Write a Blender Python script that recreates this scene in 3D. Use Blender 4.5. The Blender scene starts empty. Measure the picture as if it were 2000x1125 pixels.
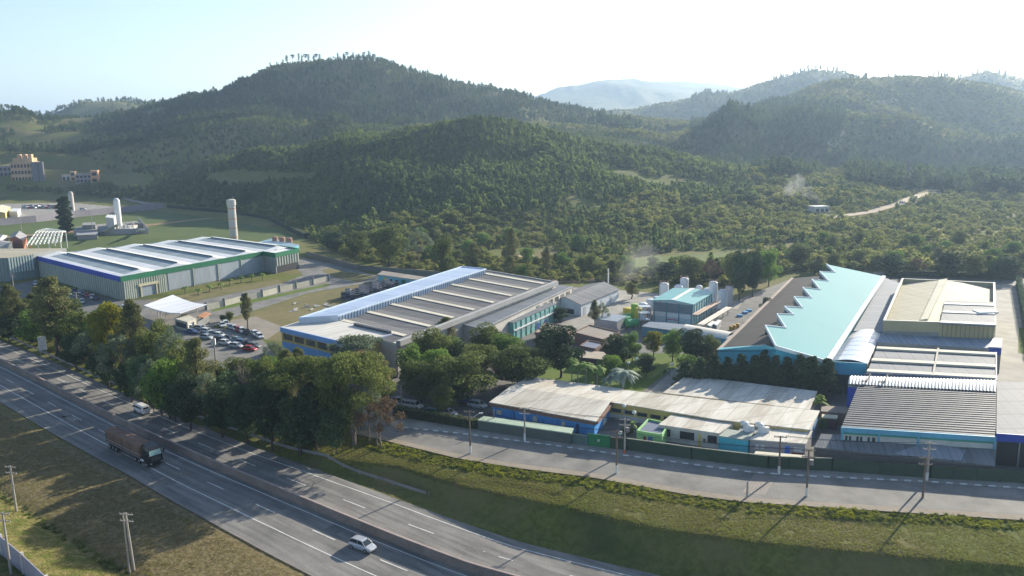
import bpy, math, random
import numpy as np
from mathutils import Vector, Matrix
R = math.radians
SC = bpy.context.scene
COL = SC.collection
rng = random.Random(7)

# ------------------------------------------------------------------ camera, sky, sun, exposure
FOC, HOR, ROLL, HC = 1600.0, 255.0, R(1.0), 60.0        # focal length in photo pixels, horizon row, roll, camera height (m)
pitch = math.atan((562.5 - HOR) / FOC * math.cos(ROLL))
FW = Vector((0, math.cos(pitch), -math.sin(pitch)))
UP0 = Vector((1, 0, 0)).cross(FW)
IX = Vector((1, 0, 0)) * math.cos(ROLL) - UP0 * math.sin(ROLL)
IY = Vector((1, 0, 0)) * math.sin(ROLL) + UP0 * math.cos(ROLL)
cam_d = bpy.data.cameras.new("camera")
cam = bpy.data.objects.new("camera", cam_d)
COL.objects.link(cam)
cam_d.sensor_width = 36
cam_d.lens = FOC / 2000 * 36
cam_d.clip_start = 1
cam_d.clip_end = 60000
m3 = Matrix((IX, IY, -FW)).transposed()
cam.matrix_world = Matrix.Translation((0, 0, HC)) @ m3.to_4x4()
SC.camera = cam

HAZE_D = 0.00013
SUN_AZ, SUN_EL = R(42), R(20)      # azimuth clockwise from +Y
wd = bpy.data.worlds.new("World")
SC.world = wd
wd.use_nodes = True
nt = wd.node_tree
bgn = nt.nodes["Background"]
sky = nt.nodes.new("ShaderNodeTexSky")
sky.sky_type = 'NISHITA'
sky.sun_disc = False
sky.sun_elevation = SUN_EL
sky.sun_rotation = SUN_AZ
sky.air_density = 1.0
sky.dust_density = 1.2
sky.ozone_density = 1.0
sky.altitude = 700
nt.links.new(sky.outputs[0], bgn.inputs[0])
bgn.inputs[1].default_value = 0.09
sd = Vector((math.sin(SUN_AZ) * math.cos(SUN_EL), math.cos(SUN_AZ) * math.cos(SUN_EL), math.sin(SUN_EL)))
sun_d = bpy.data.lights.new("sun", 'SUN')
sun_d.energy = 5.0
sun_d.angle = R(0.5)
sun_d.color = (1.0, 0.91, 0.74)
sun = bpy.data.objects.new("sun", sun_d)
COL.objects.link(sun)
sun.rotation_euler = (-sd).to_track_quat('-Z', 'Y').to_euler()
SC.view_settings.view_transform = 'Standard'
SC.view_settings.look = 'None'
SC.view_settings.exposure = 1.28
SC.view_settings.gamma = 1.0
SC.cycles.use_denoising = True
SC.cycles.max_bounces = 6
SC.cycles.diffuse_bounces = 2
SC.cycles.glossy_bounces = 2
SC.cycles.transmission_bounces = 3
SC.cycles.transparent_max_bounces = 8
SC.cycles.volume_bounces = 0
SC.cycles.sample_clamp_indirect = 4
SC.cycles.volume_max_steps = 64

# ------------------------------------------------------------------ survey: photo pixel (2000x1125) -> point of the place
def ray(px, py):
    return FW * FOC + IX * (px - 1000) - IY * (py - 562.5)
def A(px, py, z=0.0):
    d = ray(px, py)
    t = (z - HC) / d.z
    return Vector((d.x * t, d.y * t, z))
def AY(px, py, Y):
    d = ray(px, py)
    t = Y / d.y
    return Vector((d.x * t, Y, HC + d.z * t))
def on_plane(px, py, p0, p1, p2):
    n = (p1 - p0).cross(p2 - p0)
    d = ray(px, py)
    o = Vector((0, 0, HC))
    return o + d * ((p0 - o).dot(n) / d.dot(n))
def pix(P):
    q = P - np.array([0, 0, HC])
    w = q @ np.array(FW)
    return 1000 + FOC * (q @ np.array(IX)) / w, 562.5 - FOC * (q @ np.array(IY)) / w

# ------------------------------------------------------------------ materials
MATS = {}
def new_mat(name):
    m = bpy.data.materials.new(name)
    m.use_nodes = True
    return m, m.node_tree, m.node_tree.nodes["Principled BSDF"]
def mat(name, col, rough=0.7, metal=0.0, var=0.18, scale=1.5, bump=0.0, stretch=(1, 1, 1), col2=None, spec=0.4, local=False):
    """paint / plaster / metal with uneven soiling at two sizes"""
    if name in MATS: return MATS[name]
    m, t, b = new_mat(name)
    n, l = t.nodes, t.links
    tc = n.new("ShaderNodeTexCoord")
    mp = n.new("ShaderNodeMapping")
    geo = n.new("ShaderNodeNewGeometry")
    l.new(tc.outputs["Object"] if local else geo.outputs["Position"], mp.inputs[0])
    mp.inputs["Scale"].default_value = stretch
    n1 = n.new("ShaderNodeTexNoise"); n1.inputs["Scale"].default_value = scale; n1.inputs["Detail"].default_value = 6; n1.inputs["Roughness"].default_value = 0.65
    n2 = n.new("ShaderNodeTexNoise"); n2.inputs["Scale"].default_value = scale * 0.12; n2.inputs["Detail"].default_value = 3
    l.new(mp.outputs[0], n1.inputs[0]); l.new(mp.outputs[0], n2.inputs[0])
    mx = n.new("ShaderNodeMath"); mx.operation = 'ADD'
    l.new(n1.outputs[0], mx.inputs[0]); l.new(n2.outputs[0], mx.inputs[1])
    mr = n.new("ShaderNodeMapRange"); mr.inputs[1].default_value = 0.7; mr.inputs[2].default_value = 1.3
    l.new(mx.outputs[0], mr.inputs[0])
    cr = n.new("ShaderNodeMix"); cr.data_type = 'RGBA'
    c2 = col2 if col2 else tuple(min(1, c * (1 + var)) for c in col)
    c1 = tuple(c * (1 - var) for c in col) if not col2 else col
    cr.inputs[6].default_value = (*c1, 1); cr.inputs[7].default_value = (*c2, 1)
    l.new(mr.outputs[0], cr.inputs[0]); l.new(cr.outputs[2], b.inputs["Base Color"])
    b.inputs["Roughness"].default_value = rough
    b.inputs["Metallic"].default_value = metal
    b.inputs["Specular IOR Level"].default_value = spec
    if bump:
        bp = n.new("ShaderNodeBump"); bp.inputs["Strength"].default_value = bump; bp.inputs["Distance"].default_value = 0.1
        l.new(n1.outputs[0], bp.inputs["Height"]); l.new(bp.outputs[0], b.inputs["Normal"])
    MATS[name] = m
    return m
def sheet_mat(name, col, col2, axis, period, rough=0.55, metal=0.0, line=0.12, dirt=0.25, off=0.0, cross=None):
    """profiled roofing: sheet laps every `period` metres along the horizontal axis vector, weather streaks, corrugation bump.
    cross=(axis, period) adds the second set of laps"""
    if name in MATS: return MATS[name]
    m, t, b = new_mat(name)
    n, l = t.nodes, t.links
    geo = n.new("ShaderNodeNewGeometry")
    def coord(ax, per, o=0.0):
        dt = n.new("ShaderNodeVectorMath"); dt.operation = 'DOT_PRODUCT'
        l.new(geo.outputs["Position"], dt.inputs[0]); dt.inputs[1].default_value = (ax[0] / per, ax[1] / per, 0)
        ad = n.new("ShaderNodeMath"); ad.operation = 'ADD'; ad.inputs[1].default_value = o + 1000
        l.new(dt.outputs["Value"], ad.inputs[0]); return ad.outputs[0]
    def stripe(v, w):
        fr = n.new("ShaderNodeMath"); fr.operation = 'FRACT'; l.new(v, fr.inputs[0])
        lt = n.new("ShaderNodeMapRange"); lt.inputs[1].default_value = 0; lt.inputs[2].default_value = w
        lt.inputs[3].default_value = 1; lt.inputs[4].default_value = 0
        l.new(fr.outputs[0], lt.inputs[0]); return lt.outputs[0]
    v = coord(axis, period, off)
    fl = n.new("ShaderNodeMath"); fl.operation = 'FLOOR'; l.new(v, fl.inputs[0])
    wn = n.new("ShaderNodeTexWhiteNoise"); wn.noise_dimensions = '1D'; l.new(fl.outputs[0], wn.inputs["W"])
    st = n.new("ShaderNodeTexNoise"); st.inputs["Scale"].default_value = 0.25; st.inputs["Detail"].default_value = 5
    mp = n.new("ShaderNodeMapping"); mp.vector_type = 'POINT'
    a = math.atan2(axis[1], axis[0]); mp.inputs["Rotation"].default_value = (0, 0, -a)
    mp.inputs["Scale"].default_value = (4, 0.6, 0.6)
    vr = n.new("ShaderNodeVectorRotate"); vr.rotation_type = 'Z_AXIS'; vr.inputs["Angle"].default_value = -a
    l.new(geo.outputs["Position"], vr.inputs["Vector"])
    mp.inputs["Rotation"].default_value = (0, 0, 0)
    l.new(vr.outputs[0], mp.inputs[0]); l.new(mp.outputs[0], st.inputs[0])
    m1 = n.new("ShaderNodeMath"); m1.operation = 'MULTIPLY_ADD'; m1.inputs[1].default_value = 0.35
    l.new(wn.outputs["Value"], m1.inputs[0]); l.new(st.outputs[0], m1.inputs[2])
    mr = n.new("ShaderNodeMapRange"); mr.inputs[1].default_value = 0.35; mr.inputs[2].default_value = 1.0
    l.new(m1.outputs[0], mr.inputs[0])
    cr = n.new("ShaderNodeMix"); cr.data_type = 'RGBA'
    cr.inputs[6].default_value = (*col, 1); cr.inputs[7].default_value = (*col2, 1)
    l.new(mr.outputs[0], cr.inputs[0])
    out = cr.outputs[2]
    s = stripe(v, 0.12)
    if cross:
        s2 = stripe(coord(cross[0], cross[1]), 0.1)
        mxx = n.new("ShaderNodeMath"); mxx.operation = 'MAXIMUM'; l.new(s, mxx.inputs[0]); l.new(s2, mxx.inputs[1]); s = mxx.outputs[0]
    ml = n.new("ShaderNodeMath"); ml.operation = 'MULTIPLY'; ml.inputs[1].default_value = line * 4; ml.use_clamp = True
    l.new(s, ml.inputs[0])
    dk = n.new("ShaderNodeMix"); dk.data_type = 'RGBA'
    dk.inputs[7].default_value = (col[0] * .35, col[1] * .35, col[2] * .35, 1)
    l.new(ml.outputs[0], dk.inputs[0]); l.new(out, dk.inputs[6])
    l.new(dk.outputs[2], b.inputs["Base Color"])
    b.inputs["Roughness"].default_value = max(.75, rough)
    b.inputs["Specular IOR Level"].default_value = .2
    b.inputs["Metallic"].default_value = 0
    bp = n.new("ShaderNodeBump"); bp.inputs["Strength"].default_value = 0.25; bp.inputs["Distance"].default_value = 0.08
    sn = n.new("ShaderNodeMath"); sn.operation = 'PINGPONG'; sn.inputs[1].default_value = 0.5
    mm = n.new("ShaderNodeMath"); mm.operation = 'MULTIPLY'; mm.inputs[1].default_value = max(1, round(period / 0.35))
    l.new(v, mm.inputs[0]); l.new(mm.outputs[0], sn.inputs[0]); l.new(sn.outputs[0], bp.inputs["Height"]); l.new(bp.outputs[0], b.inputs["Normal"])
    MATS[name] = m
    return m
def leaf_mat(name, c1, c2, trans=0.35, rnd=0.5, sc=0.35):
    if name in MATS: return MATS[name]
    m, t, b = new_mat(name)
    n, l = t.nodes, t.links
    geo = n.new("ShaderNodeNewGeometry")
    oi = n.new("ShaderNodeObjectInfo")
    ns = n.new("ShaderNodeTexNoise"); ns.inputs["Scale"].default_value = sc; ns.inputs["Detail"].default_value = 3
    l.new(geo.outputs["Position"], ns.inputs[0])
    mr = n.new("ShaderNodeMapRange"); mr.inputs[1].default_value = .3; mr.inputs[2].default_value = .7
    l.new(ns.outputs[0], mr.inputs[0])
    a = n.new("ShaderNodeMath"); a.operation = 'MULTIPLY_ADD'; a.inputs[1].default_value = rnd
    l.new(oi.outputs["Random"], a.inputs[0])
    k = n.new("ShaderNodeMath"); k.operation = 'MULTIPLY'; k.inputs[1].default_value = 1 - rnd
    l.new(mr.outputs[0], k.inputs[0]); l.new(k.outputs[0], a.inputs[2])
    isl = n.new("ShaderNodeMath"); isl.operation = 'MULTIPLY_ADD'; isl.inputs[1].default_value = 0.5; isl.inputs[2].default_value = -.25
    l.new(geo.outputs["Random Per Island"], isl.inputs[0])
    a2 = n.new("ShaderNodeMath"); a2.operation = 'ADD'; a2.use_clamp = True
    l.new(a.outputs[0], a2.inputs[0]); l.new(isl.outputs[0], a2.inputs[1])
    cr = n.new("ShaderNodeMix"); cr.data_type = 'RGBA'
    cr.inputs[6].default_value = (*c1, 1); cr.inputs[7].default_value = (*c2, 1)
    l.new(a2.outputs[0], cr.inputs[0])
    l.new(cr.outputs[2], b.inputs["Base Color"])
    b.inputs["Roughness"].default_value = 0.7
    b.inputs["Specular IOR Level"].default_value = 0.12
    tr = n.new("ShaderNodeBsdfTranslucent"); l.new(cr.outputs[2], tr.inputs[0])
    mx = n.new("ShaderNodeMixShader"); mx.inputs[0].default_value = trans
    l.new(b.outputs[0], mx.inputs[1]); l.new(tr.outputs[0], mx.inputs[2])
    l.new(mx.outputs[0], n["Material Output"].inputs[0])
    MATS[name] = m
    return m

# ------------------------------------------------------------------ mesh helper
class MB:
    def __init__(s): s.v = []; s.f = []
    def add(s, vs, fs):
        k = len(s.v); s.v += [tuple(v) for v in vs]; s.f += [tuple(i + k for i in f) for f in fs]; return s
    def prism(s, pts, z0, z1, top=None):
        """pts: ground polygon (any winding); z0,z1 floats or lists"""
        n = len(pts)
        ar = sum(pts[i][0] * pts[(i + 1) % n][1] - pts[(i + 1) % n][0] * pts[i][1] for i in range(n))
        idx = list(range(n)) if ar > 0 else list(range(n - 1, -1, -1))
        z0s = z0 if isinstance(z0, (list, tuple)) else [z0] * n
        z1s = z1 if isinstance(z1, (list, tuple)) else [z1] * n
        vs = [(pts[i][0], pts[i][1], z0s[i]) for i in idx] + [(pts[i][0], pts[i][1], z1s[i]) for i in idx]
        fs = [tuple(range(n - 1, -1, -1)), tuple(range(n, 2 * n))]
        fs += [(i, (i + 1) % n, n + (i + 1) % n, n + i) for i in range(n)]
        return s.add(vs, fs)
    def slab(s, pts, th):
        """closed slab from a (nearly planar) list of 3-D points, thickness th downwards"""
        return s.prism([(p[0], p[1]) for p in pts], [p[2] - th for p in pts], [p[2] for p in pts])
    def box(s, c, sx, sy, sz, rz=0.0):
        """c = centre of the base"""
        ca, sa = math.cos(rz), math.sin(rz)
        pts = [(c[0] + x * ca - y * sa, c[1] + x * sa + y * ca) for x, y in ((-sx / 2, -sy / 2), (sx / 2, -sy / 2), (sx / 2, sy / 2), (-sx / 2, sy / 2))]
        return s.prism(pts, c[2], c[2] + sz)
    def tube(s, p, q, r0, r1=None, n=8, cap=True):
        p, q = Vector(p), Vector(q); r1 = r0 if r1 is None else r1
        d = (q - p).normalized()
        a = d.cross(Vector((0, 0, 1)) if abs(d.z) < .95 else Vector((1, 0, 0))).normalized(); b = d.cross(a)
        vs = []
        for c, r in ((p, r0), (q, r1)):
            for i in range(n):
                t = 2 * math.pi * i / n; vs.append(c + a * r * math.cos(t) + b * r * math.sin(t))
        fs = [(i, n + i, n + (i + 1) % n, (i + 1) % n) for i in range(n)]
        if cap: fs += [tuple(range(n)), tuple(range(2 * n - 1, n - 1, -1))]
        return s.add(vs, fs)
    def lathe(s, c, prof, n=20):
        """prof: list of (r,z) from bottom to top"""
        vs = []; fs = []
        for r, z in prof:
            for i in range(n):
                t = 2 * math.pi * i / n; vs.append((c[0] + r * math.cos(t), c[1] + r * math.sin(t), c[2] + z))
        for k in range(len(prof) - 1):
            for i in range(n): fs.append((k * n + i, k * n + (i + 1) % n, (k + 1) * n + (i + 1) % n, (k + 1) * n + i))
        fs.append(tuple(range(n - 1, -1, -1))); fs.append(tuple(range((len(prof) - 1) * n, len(prof) * n)))
        return s.add(vs, fs)
    def bar(s, p, q, w, h):
        """rectangular bar between two points"""
        p, q = Vector(p), Vector(q); d = (q - p).normalized()
        a = d.cross(Vector((0, 0, 1)) if abs(d.z) < .95 else Vector((1, 0, 0))).normalized() * w / 2; b = a.cross(d).normalized() * h / 2
        vs = [c + x for c in (p, q) for x in (-a - b, a - b, a + b, -a + b)]
        return s.add(vs, [(3, 2, 1, 0), (4, 5, 6, 7), (0, 1, 5, 4), (1, 2, 6, 5), (2, 3, 7, 6), (3, 0, 4, 7)])
    def on_edge(s, a, b, f0, f1, z0, z1, d, out=1, inset=0.0):
        """box standing proud by d of the wall running a->b (2-D), between fractions f0,f1 and heights z0,z1. out=+1: to the right of a->b"""
        a = Vector((a[0], a[1])); b = Vector((b[0], b[1])); e = b - a; nn = Vector((e.y, -e.x)).normalized() * out
        p, q = a + e * f0 - nn * inset, a + e * f1 - nn * inset
        return s.prism([p, q, q + nn * (d + inset), p + nn * (d + inset)], z0, z1)
    def build(s, name, m, parent=None, smooth=False, kind=None, label=None, local=False):
        me = bpy.data.meshes.new(name)
        o = bpy.data.objects.new(name, me)
        off = parent.location if (parent is not None and not local) else Vector((0, 0, 0))
        g = parent
        if parent is not None and not local:
            off = world_loc(parent)
        vs = [(v[0] - off[0], v[1] - off[1], v[2] - off[2]) for v in s.v]
        me.from_pydata(vs, [], s.f)
        me.validate()
        me.materials.append(m)
        if smooth:
            for p in me.polygons: p.use_smooth = True
        COL.objects.link(o)
        if parent is not None: o.parent = parent
        if kind: o['kind'] = kind
        if label: o['label'] = label
        return o
_ONES = "zeroth first second third fourth fifth sixth seventh eighth ninth tenth eleventh twelfth thirteenth fourteenth fifteenth sixteenth seventeenth eighteenth nineteenth".split()
def nth(i):
    if i < 20: return _ONES[i]
    t = {2: "twent", 3: "thirt", 4: "fort", 5: "fift", 6: "sixt", 7: "sevent"}[i // 10]
    return t + "ieth" if i % 10 == 0 else t + "y-" + _ONES[i % 10]
def world_loc(o):
    v = Vector(o.location)
    while o.parent is not None:
        o = o.parent; v += Vector(o.location)
    return v
def thing(name, label, cat, loc=(0, 0, 0), group=None, rz=0.0):
    o = bpy.data.objects.new(name, None)
    o.empty_display_size = .2
    COL.objects.link(o)
    o.location = loc; o.rotation_euler = (0, 0, rz)
    o['label'] = label; o['category'] = cat
    if group: o['group'] = group
    return o
def tag(o, label, cat, group=None):
    o['label'] = label; o['category'] = cat
    if group: o['group'] = group
    return o
def single(mb, name, m, label, cat, loc, group=None, smooth=False):
    """a thing that is one mesh, origin at its base"""
    o = mb.build(name, m, smooth=smooth)
    o.data.transform(Matrix.Translation(-Vector(loc))); o.location = loc
    return tag(o, label, cat, group)
def dup(root, loc, rz=0.0, sc=1.0, label=None, group=None):
    r = root.copy(); COL.objects.link(r); r.location = loc; r.rotation_euler = (0, 0, rz); r.scale = (sc, sc, sc) if not isinstance(sc, tuple) else sc
    if label: r['label'] = label
    if group: r['group'] = group
    for ch in list(root.children):
        c = ch.copy(); COL.objects.link(c); c.parent = r
        for g in ch.children:
            d = g.copy(); COL.objects.link(d); d.parent = c
    return r
def lerp(a, b, t): return a + (b - a) * t
def sstep(t): t = np.clip(t, 0, 1); return t * t * (3 - 2 * t)
def cen(pts): return Vector((sum(p[0] for p in pts) / len(pts), sum(p[1] for p in pts) / len(pts), 0))

# ------------------------------------------------------------------ highway axis
def zx(x):
    k = min(max((x - 400) / 700, 0), 1); return -2 - 3.2 * k * k * (3 - 2 * k)
_wb = [(0, 716), (110, 775), (221, 828), (360, 895), (500, 958), (600, 1002), (700, 1042), (800, 1082), (908, 1124)]
_W = np.array([A(x, y, zx(x)) for x, y in _wb])
HO = _W[0].copy(); HD = _W[-1] - _W[0]; HD[2] = 0; HL = np.linalg.norm(HD); HD /= HL; HN = np.array([-HD[1], HD[0], 0])
_T = (_W - HO) @ HD; _S = (_W - HO) @ HN
HCF = np.polyfit(_T, _S, 3)
def cl(t):
    t = np.asarray(t, float); tt = np.clip(t, -25, HL + 12)
    der = np.polyder(HCF)
    return np.polyval(HCF, tt) + (t - tt) * np.polyval(der, tt)
def hz(t): return np.interp(t, _T, _W[:, 2])
def hw_pt(t, s, dz=0.0):
    p = HO + HD * t + HN * (cl(t) + s)
    return Vector((float(p[0]), float(p[1]), float(hz(t)) + dz))
def hw_ts(X, Y):
    dx, dy = X - HO[0], Y - HO[1]
    t = dx * HD[0] + dy * HD[1]
    return t, dx * HN[0] + dy * HN[1] - cl(t)

# ------------------------------------------------------------------ terrain
def vnoise(X, Y, sc, seed):
    r = np.random.RandomState(seed); G = r.rand(64, 64)
    x, y = X / sc + 100.37, Y / sc + 57.11
    xi, yi = np.floor(x).astype(int), np.floor(y).astype(int)
    fx, fy = x - xi, y - yi; fx = fx * fx * (3 - 2 * fx); fy = fy * fy * (3 - 2 * fy)
    g = lambda a, b: G[a % 64, b % 64]
    return (g(xi, yi) * (1 - fx) + g(xi + 1, yi) * fx) * (1 - fy) + (g(xi, yi + 1) * (1 - fx) + g(xi + 1, yi + 1) * fx) * fy - .5
def cv(pts): return np.array(pts, float)
# each curve: photo columns -> row, with the distance (m) at which the relief stands
PLAIN = cv([(-400, 385), (0, 380), (200, 392), (400, 410), (600, 445), (800, 478), (1000, 482), (1200, 486), (1400, 476), (1600, 468), (2000, 466), (2400, 466)])
RA = (cv([(-400, 325), (0, 322), (200, 334), (330, 332), (420, 322), (520, 300), (600, 296), (680, 272), (800, 256), (950, 245), (1100, 260), (1250, 287), (1350, 308), (1450, 322), (1600, 335), (1750, 346), (1900, 366), (2000, 372), (2400, 380)]), 720)
RB = (cv([(-400, 300), (0, 300), (150, 302), (300, 276), (400, 252), (500, 238), (600, 246), (700, 262), (900, 262), (1150, 262), (1300, 278), (1370, 250), (1430, 208), (1500, 234), (1590, 228), (1700, 240), (1850, 262), (2000, 282), (2400, 300)]), 950)
RC = (cv([(-400, 205), (-50, 212), (0, 217), (45, 222), (85, 236), (150, 232), (250, 226), (320, 206), (370, 192), (430, 187), (470, 162), (520, 134), (560, 124), (640, 119), (700, 114), (745, 120), (780, 137), (820, 147), (900, 164), (1000, 184), (1100, 209), (1200, 226), (1300, 236), (1400, 240), (1450, 222), (1520, 195), (1580, 172), (1640, 158), (1700, 153), (1780, 151), (1850, 152), (1950, 168), (2000, 180), (2400, 215)]), 1250)
RD = (cv([(-400, 250), (0, 250), (100, 230), (150, 216), (200, 206), (260, 203), (305, 206), (360, 220), (700, 225), (1050, 222), (1200, 214), (1300, 205), (1360, 192), (1420, 178), (1480, 155), (1540, 137), (1590, 131), (1640, 142), (1700, 152), (1800, 160), (1860, 156), (1900, 134), (1930, 126), (2000, 142), (2400, 160)]), 1950)
RE = (cv([(-400, 262), (600, 250), (900, 226), (1000, 204), (1050, 184), (1100, 168), (1180, 159), (1240, 161), (1300, 168), (1400, 172), (1600, 190), (2400, 215)]), 5200)
RF = (cv([(-400, 262), (900, 240), (1150, 200), (1250, 168), (1310, 156), (1350, 154), (1420, 163), (1600, 200), (2400, 230)]), 6300)
NU = 561
US = np.linspace(-0.92, 0.92, NU)
def relief_columns():
    cols = []
    pxs = 1000 + FOC * US          # column of the photo, roll is small
    def zat(curve, YY):
        out = []
        for u, p, Y in zip(US, pxs, YY * np.ones(NU)):
            py = np.interp(p, curve[:, 0], curve[:, 1])
            # fine-tune the column for roll
            px = p
            for _ in range(3):
                q = AY(px, py, Y); px += (u * Y - q.x) * FOC / Y
                py = np.interp(px, curve[:, 0], curve[:, 1])
            out.append(AY(px, py, Y).z)
        return np.array(out)
    ypl = np.array([A(p, np.interp(p, PLAIN[:, 0], PLAIN[:, 1])).y for p in pxs])
    ya = lerp(895.0, float(RA[1]), sstep((pxs - 330) / 260))
    k = np.ones(21) / 21; ypl = np.convolve(np.pad(ypl, 10, 'edge'), k, 'valid')
    za, zb, zc, zd, ze, zf = [zat(c, Y) for c, Y in ((RA[0], ya), RB, RC, RD, RE, RF)]
    za = np.maximum(za, 6); zb = np.maximum(zb, 10)
    ypl = np.minimum(ypl, ya - 70)
    n = np.ones(NU)
    ys = [0 * n, ypl - 60, ypl, ya, (ya + RB[1]) / 2, RB[1] * n, 1060 * n, RC[1] * n, 1560 * n, RD[1] * n, 2700 * n, RE[1] * n, 5750 * n, RF[1] * n, 10000 * n]
    zs = [0 * n, 0 * n, 1.0 * n, za, np.minimum(za, zb) - 10, zb, np.minimum(zb + 4, zc - 12), zc, np.minimum(zc, zd) - 70, zd, 60 * n, ze, 100 * n, zf, 60 * n]
    return np.array(ys), np.array(zs)
YS, ZS = relief_columns()
def pchip(x, y, xi):
    h = np.diff(x); d = np.diff(y) / h; m = np.zeros(len(x))
    for i in range(1, len(x) - 1):
        if d[i - 1] * d[i] > 0:
            w1, w2 = 2 * h[i] + h[i - 1], h[i] + 2 * h[i - 1]; m[i] = (w1 + w2) / (w1 / d[i - 1] + w2 / d[i])
    k = np.clip(np.searchsorted(x, xi) - 1, 0, len(x) - 2)
    t = (xi - x[k]) / h[k]; t2, t3 = t * t, t * t * t
    return (2 * t3 - 3 * t2 + 1) * y[k] + (t3 - 2 * t2 + t) * h[k] * m[k] + (-2 * t3 + 3 * t2) * y[k + 1] + (t3 - t2) * h[k] * m[k + 1]
YG = np.concatenate([np.arange(0, 1500, 6), np.arange(1500, 12001, 60)])
HG = np.array([pchip(YS[:, i], ZS[:, i], YG) for i in range(NU)])     # NU x len(YG)
def ts_line(px, z):
    out = []
    for x, y in px:
        p = A(x, y, z); t, s = hw_ts(p.x, p.y); out.append((float(t), float(s)))
    return out
S_B = cv([(100, 17)] + ts_line([(640, 892), (780, 910), (900, 946), (1100, 988), (1300, 1033), (1500, 1060), (1750, 1083), (2000, 1106)], -.9) + [(320, 90)])
S_S = cv([(100, 27)] + ts_line([(775, 858), (900, 888), (1020, 907), (1158, 924), (1350, 958), (1455, 971), (1592, 980), (2000, 1006), (2300, 1022)], 0) + [(330, 110)])
def relief(X, Y):
    Yc = np.maximum(Y, 1.0)
    u = np.clip(X / Yc, US[0], US[-1])
    fu = (u - US[0]) / (US[1] - US[0]); i = np.clip(fu.astype(int), 0, NU - 2); fu = fu - i
    j = np.clip(np.searchsorted(YG, Yc) - 1, 0, len(YG) - 2); fy = np.clip((Yc - YG[j]) / (YG[j + 1] - YG[j]), 0, 1)
    h = (HG[i, j] * (1 - fy) + HG[i, j + 1] * fy) * (1 - fu) + (HG[i + 1, j] * (1 - fy) + HG[i + 1, j + 1] * fy) * fu
    k = np.clip(h / 25, 0, 1)
    far = np.clip((Y - 1300) / 1500, 0, 1)
    nz = (.5 - np.abs(vnoise(X, Y, 150, 6)) * 2.4) * 9 * np.clip((Y - 430) / 300, 0, 1) + vnoise(X, Y, 80, 1) * 12 + vnoise(X, Y, 40, 2) * 8 + vnoise(X, Y, 19, 3) * 3
    nz = nz + far * (vnoise(X, Y, 420, 4) * 60 + vnoise(X, Y, 190, 5) * 30)
    crest = np.exp(-((Y - RC[1]) / 90) ** 2) * .85
    return np.maximum(h + nz * k * (1 - crest), 0) * np.where(Y < 60, 0, 1)
def ground(X, Y):
    X = np.asarray(X, float); Y = np.asarray(Y, float)
    z = np.where(Y > 300, relief(X, Y), 0.0)
    t, s = hw_ts(X, Y)
    zh = hz(t)
    fl = np.where(t > 195, np.maximum(zh - (t - 195) * .3, -15), zh)      # the verge keeps falling past the frame
    left = lerp(zh, 0.0, sstep((s - 13.5) / 14))
    sb = np.interp(t, S_B[:, 0], S_B[:, 1]); ss = np.interp(t, S_S[:, 0], S_S[:, 1])
    right = np.where(s < sb, np.maximum(fl, -.9 - .80 * (sb - s)), lerp(-.9, -.05, np.clip((s - sb) / np.maximum(ss - sb, 1), 0, 1) ** .9))
    bank = lerp(left, right, sstep((t - 104) / 24))
    near = zh + np.where(s < -28.5, np.minimum((-28.5 - s) * .2, 3.2), 0) - .5 * np.exp(-((s + 28.3) / .9) ** 2) + np.where(s < -47, np.maximum((s + 47) * .6, -3), 0)
    zz = np.where(s > 13.5, bank, np.where(s < -9, near, zh))
    lim = np.interp(t, [-400, 100, 134, 300], [30, 30, 29, 93])
    zz = np.where(s < lim, zz, z)
    paved = (s > np.interp(t, [90, 144], [-11.4, -13.8])) & (s < np.interp(t, [90, 150], [12.4, 14.0]))
    zz = zz - .14 * paved
    return np.where(Y > 300, z, zz)
def gz(x, y): return float(ground(np.array([x]), np.array([y]))[0])

def axis_lines(segs):
    out = []
    for a, b, st in segs: out += list(np.arange(a, b, st))
    return np.array(out)
gx = axis_lines([(-9000, -2600, 400), (-2600, -1000, 60), (-1000, -190, 10), (-190, 130, 1.25), (130, 1000, 10), (1000, 2600, 60), (2600, 9001, 400)])
gy = axis_lines([(-400, 60, 20), (60, 262, 1.25), (262, 1400, 8), (1400, 2600, 25), (2600, 9000, 110), (9000, 13001, 500)])
GX, GY = np.meshgrid(gx, gy)
GZ = ground(GX, GY)
nxg, nyg = len(gx), len(gy)
vs = np.stack([GX.ravel(), GY.ravel(), GZ.ravel()], 1)
ii, jj = np.meshgrid(np.arange(nxg - 1), np.arange(nyg - 1))
q = (jj * nxg + ii).ravel()
fs = np.stack([q, q + 1, q + 1 + nxg, q + nxg], 1)
def np_mesh(name, vs, fs, m, smooth=True):
    me = bpy.data.meshes.new(name)
    me.vertices.add(len(vs)); me.vertices.foreach_set("co", vs.astype(np.float32).ravel())
    k = fs.shape[1]
    me.loops.add(len(fs) * k); me.loops.foreach_set("vertex_index", fs.astype(np.int32).ravel())
    me.polygons.add(len(fs)); me.polygons.foreach_set("loop_start", np.arange(0, len(fs) * k, k, dtype=np.int32))
    me.polygons.foreach_set("loop_total", np.full(len(fs), k, np.int32))
    me.polygons.foreach_set("use_smooth", np.full(len(fs), smooth, bool))
    me.update(calc_edges=True)
    if m: me.materials.append(m)
    return me

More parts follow.
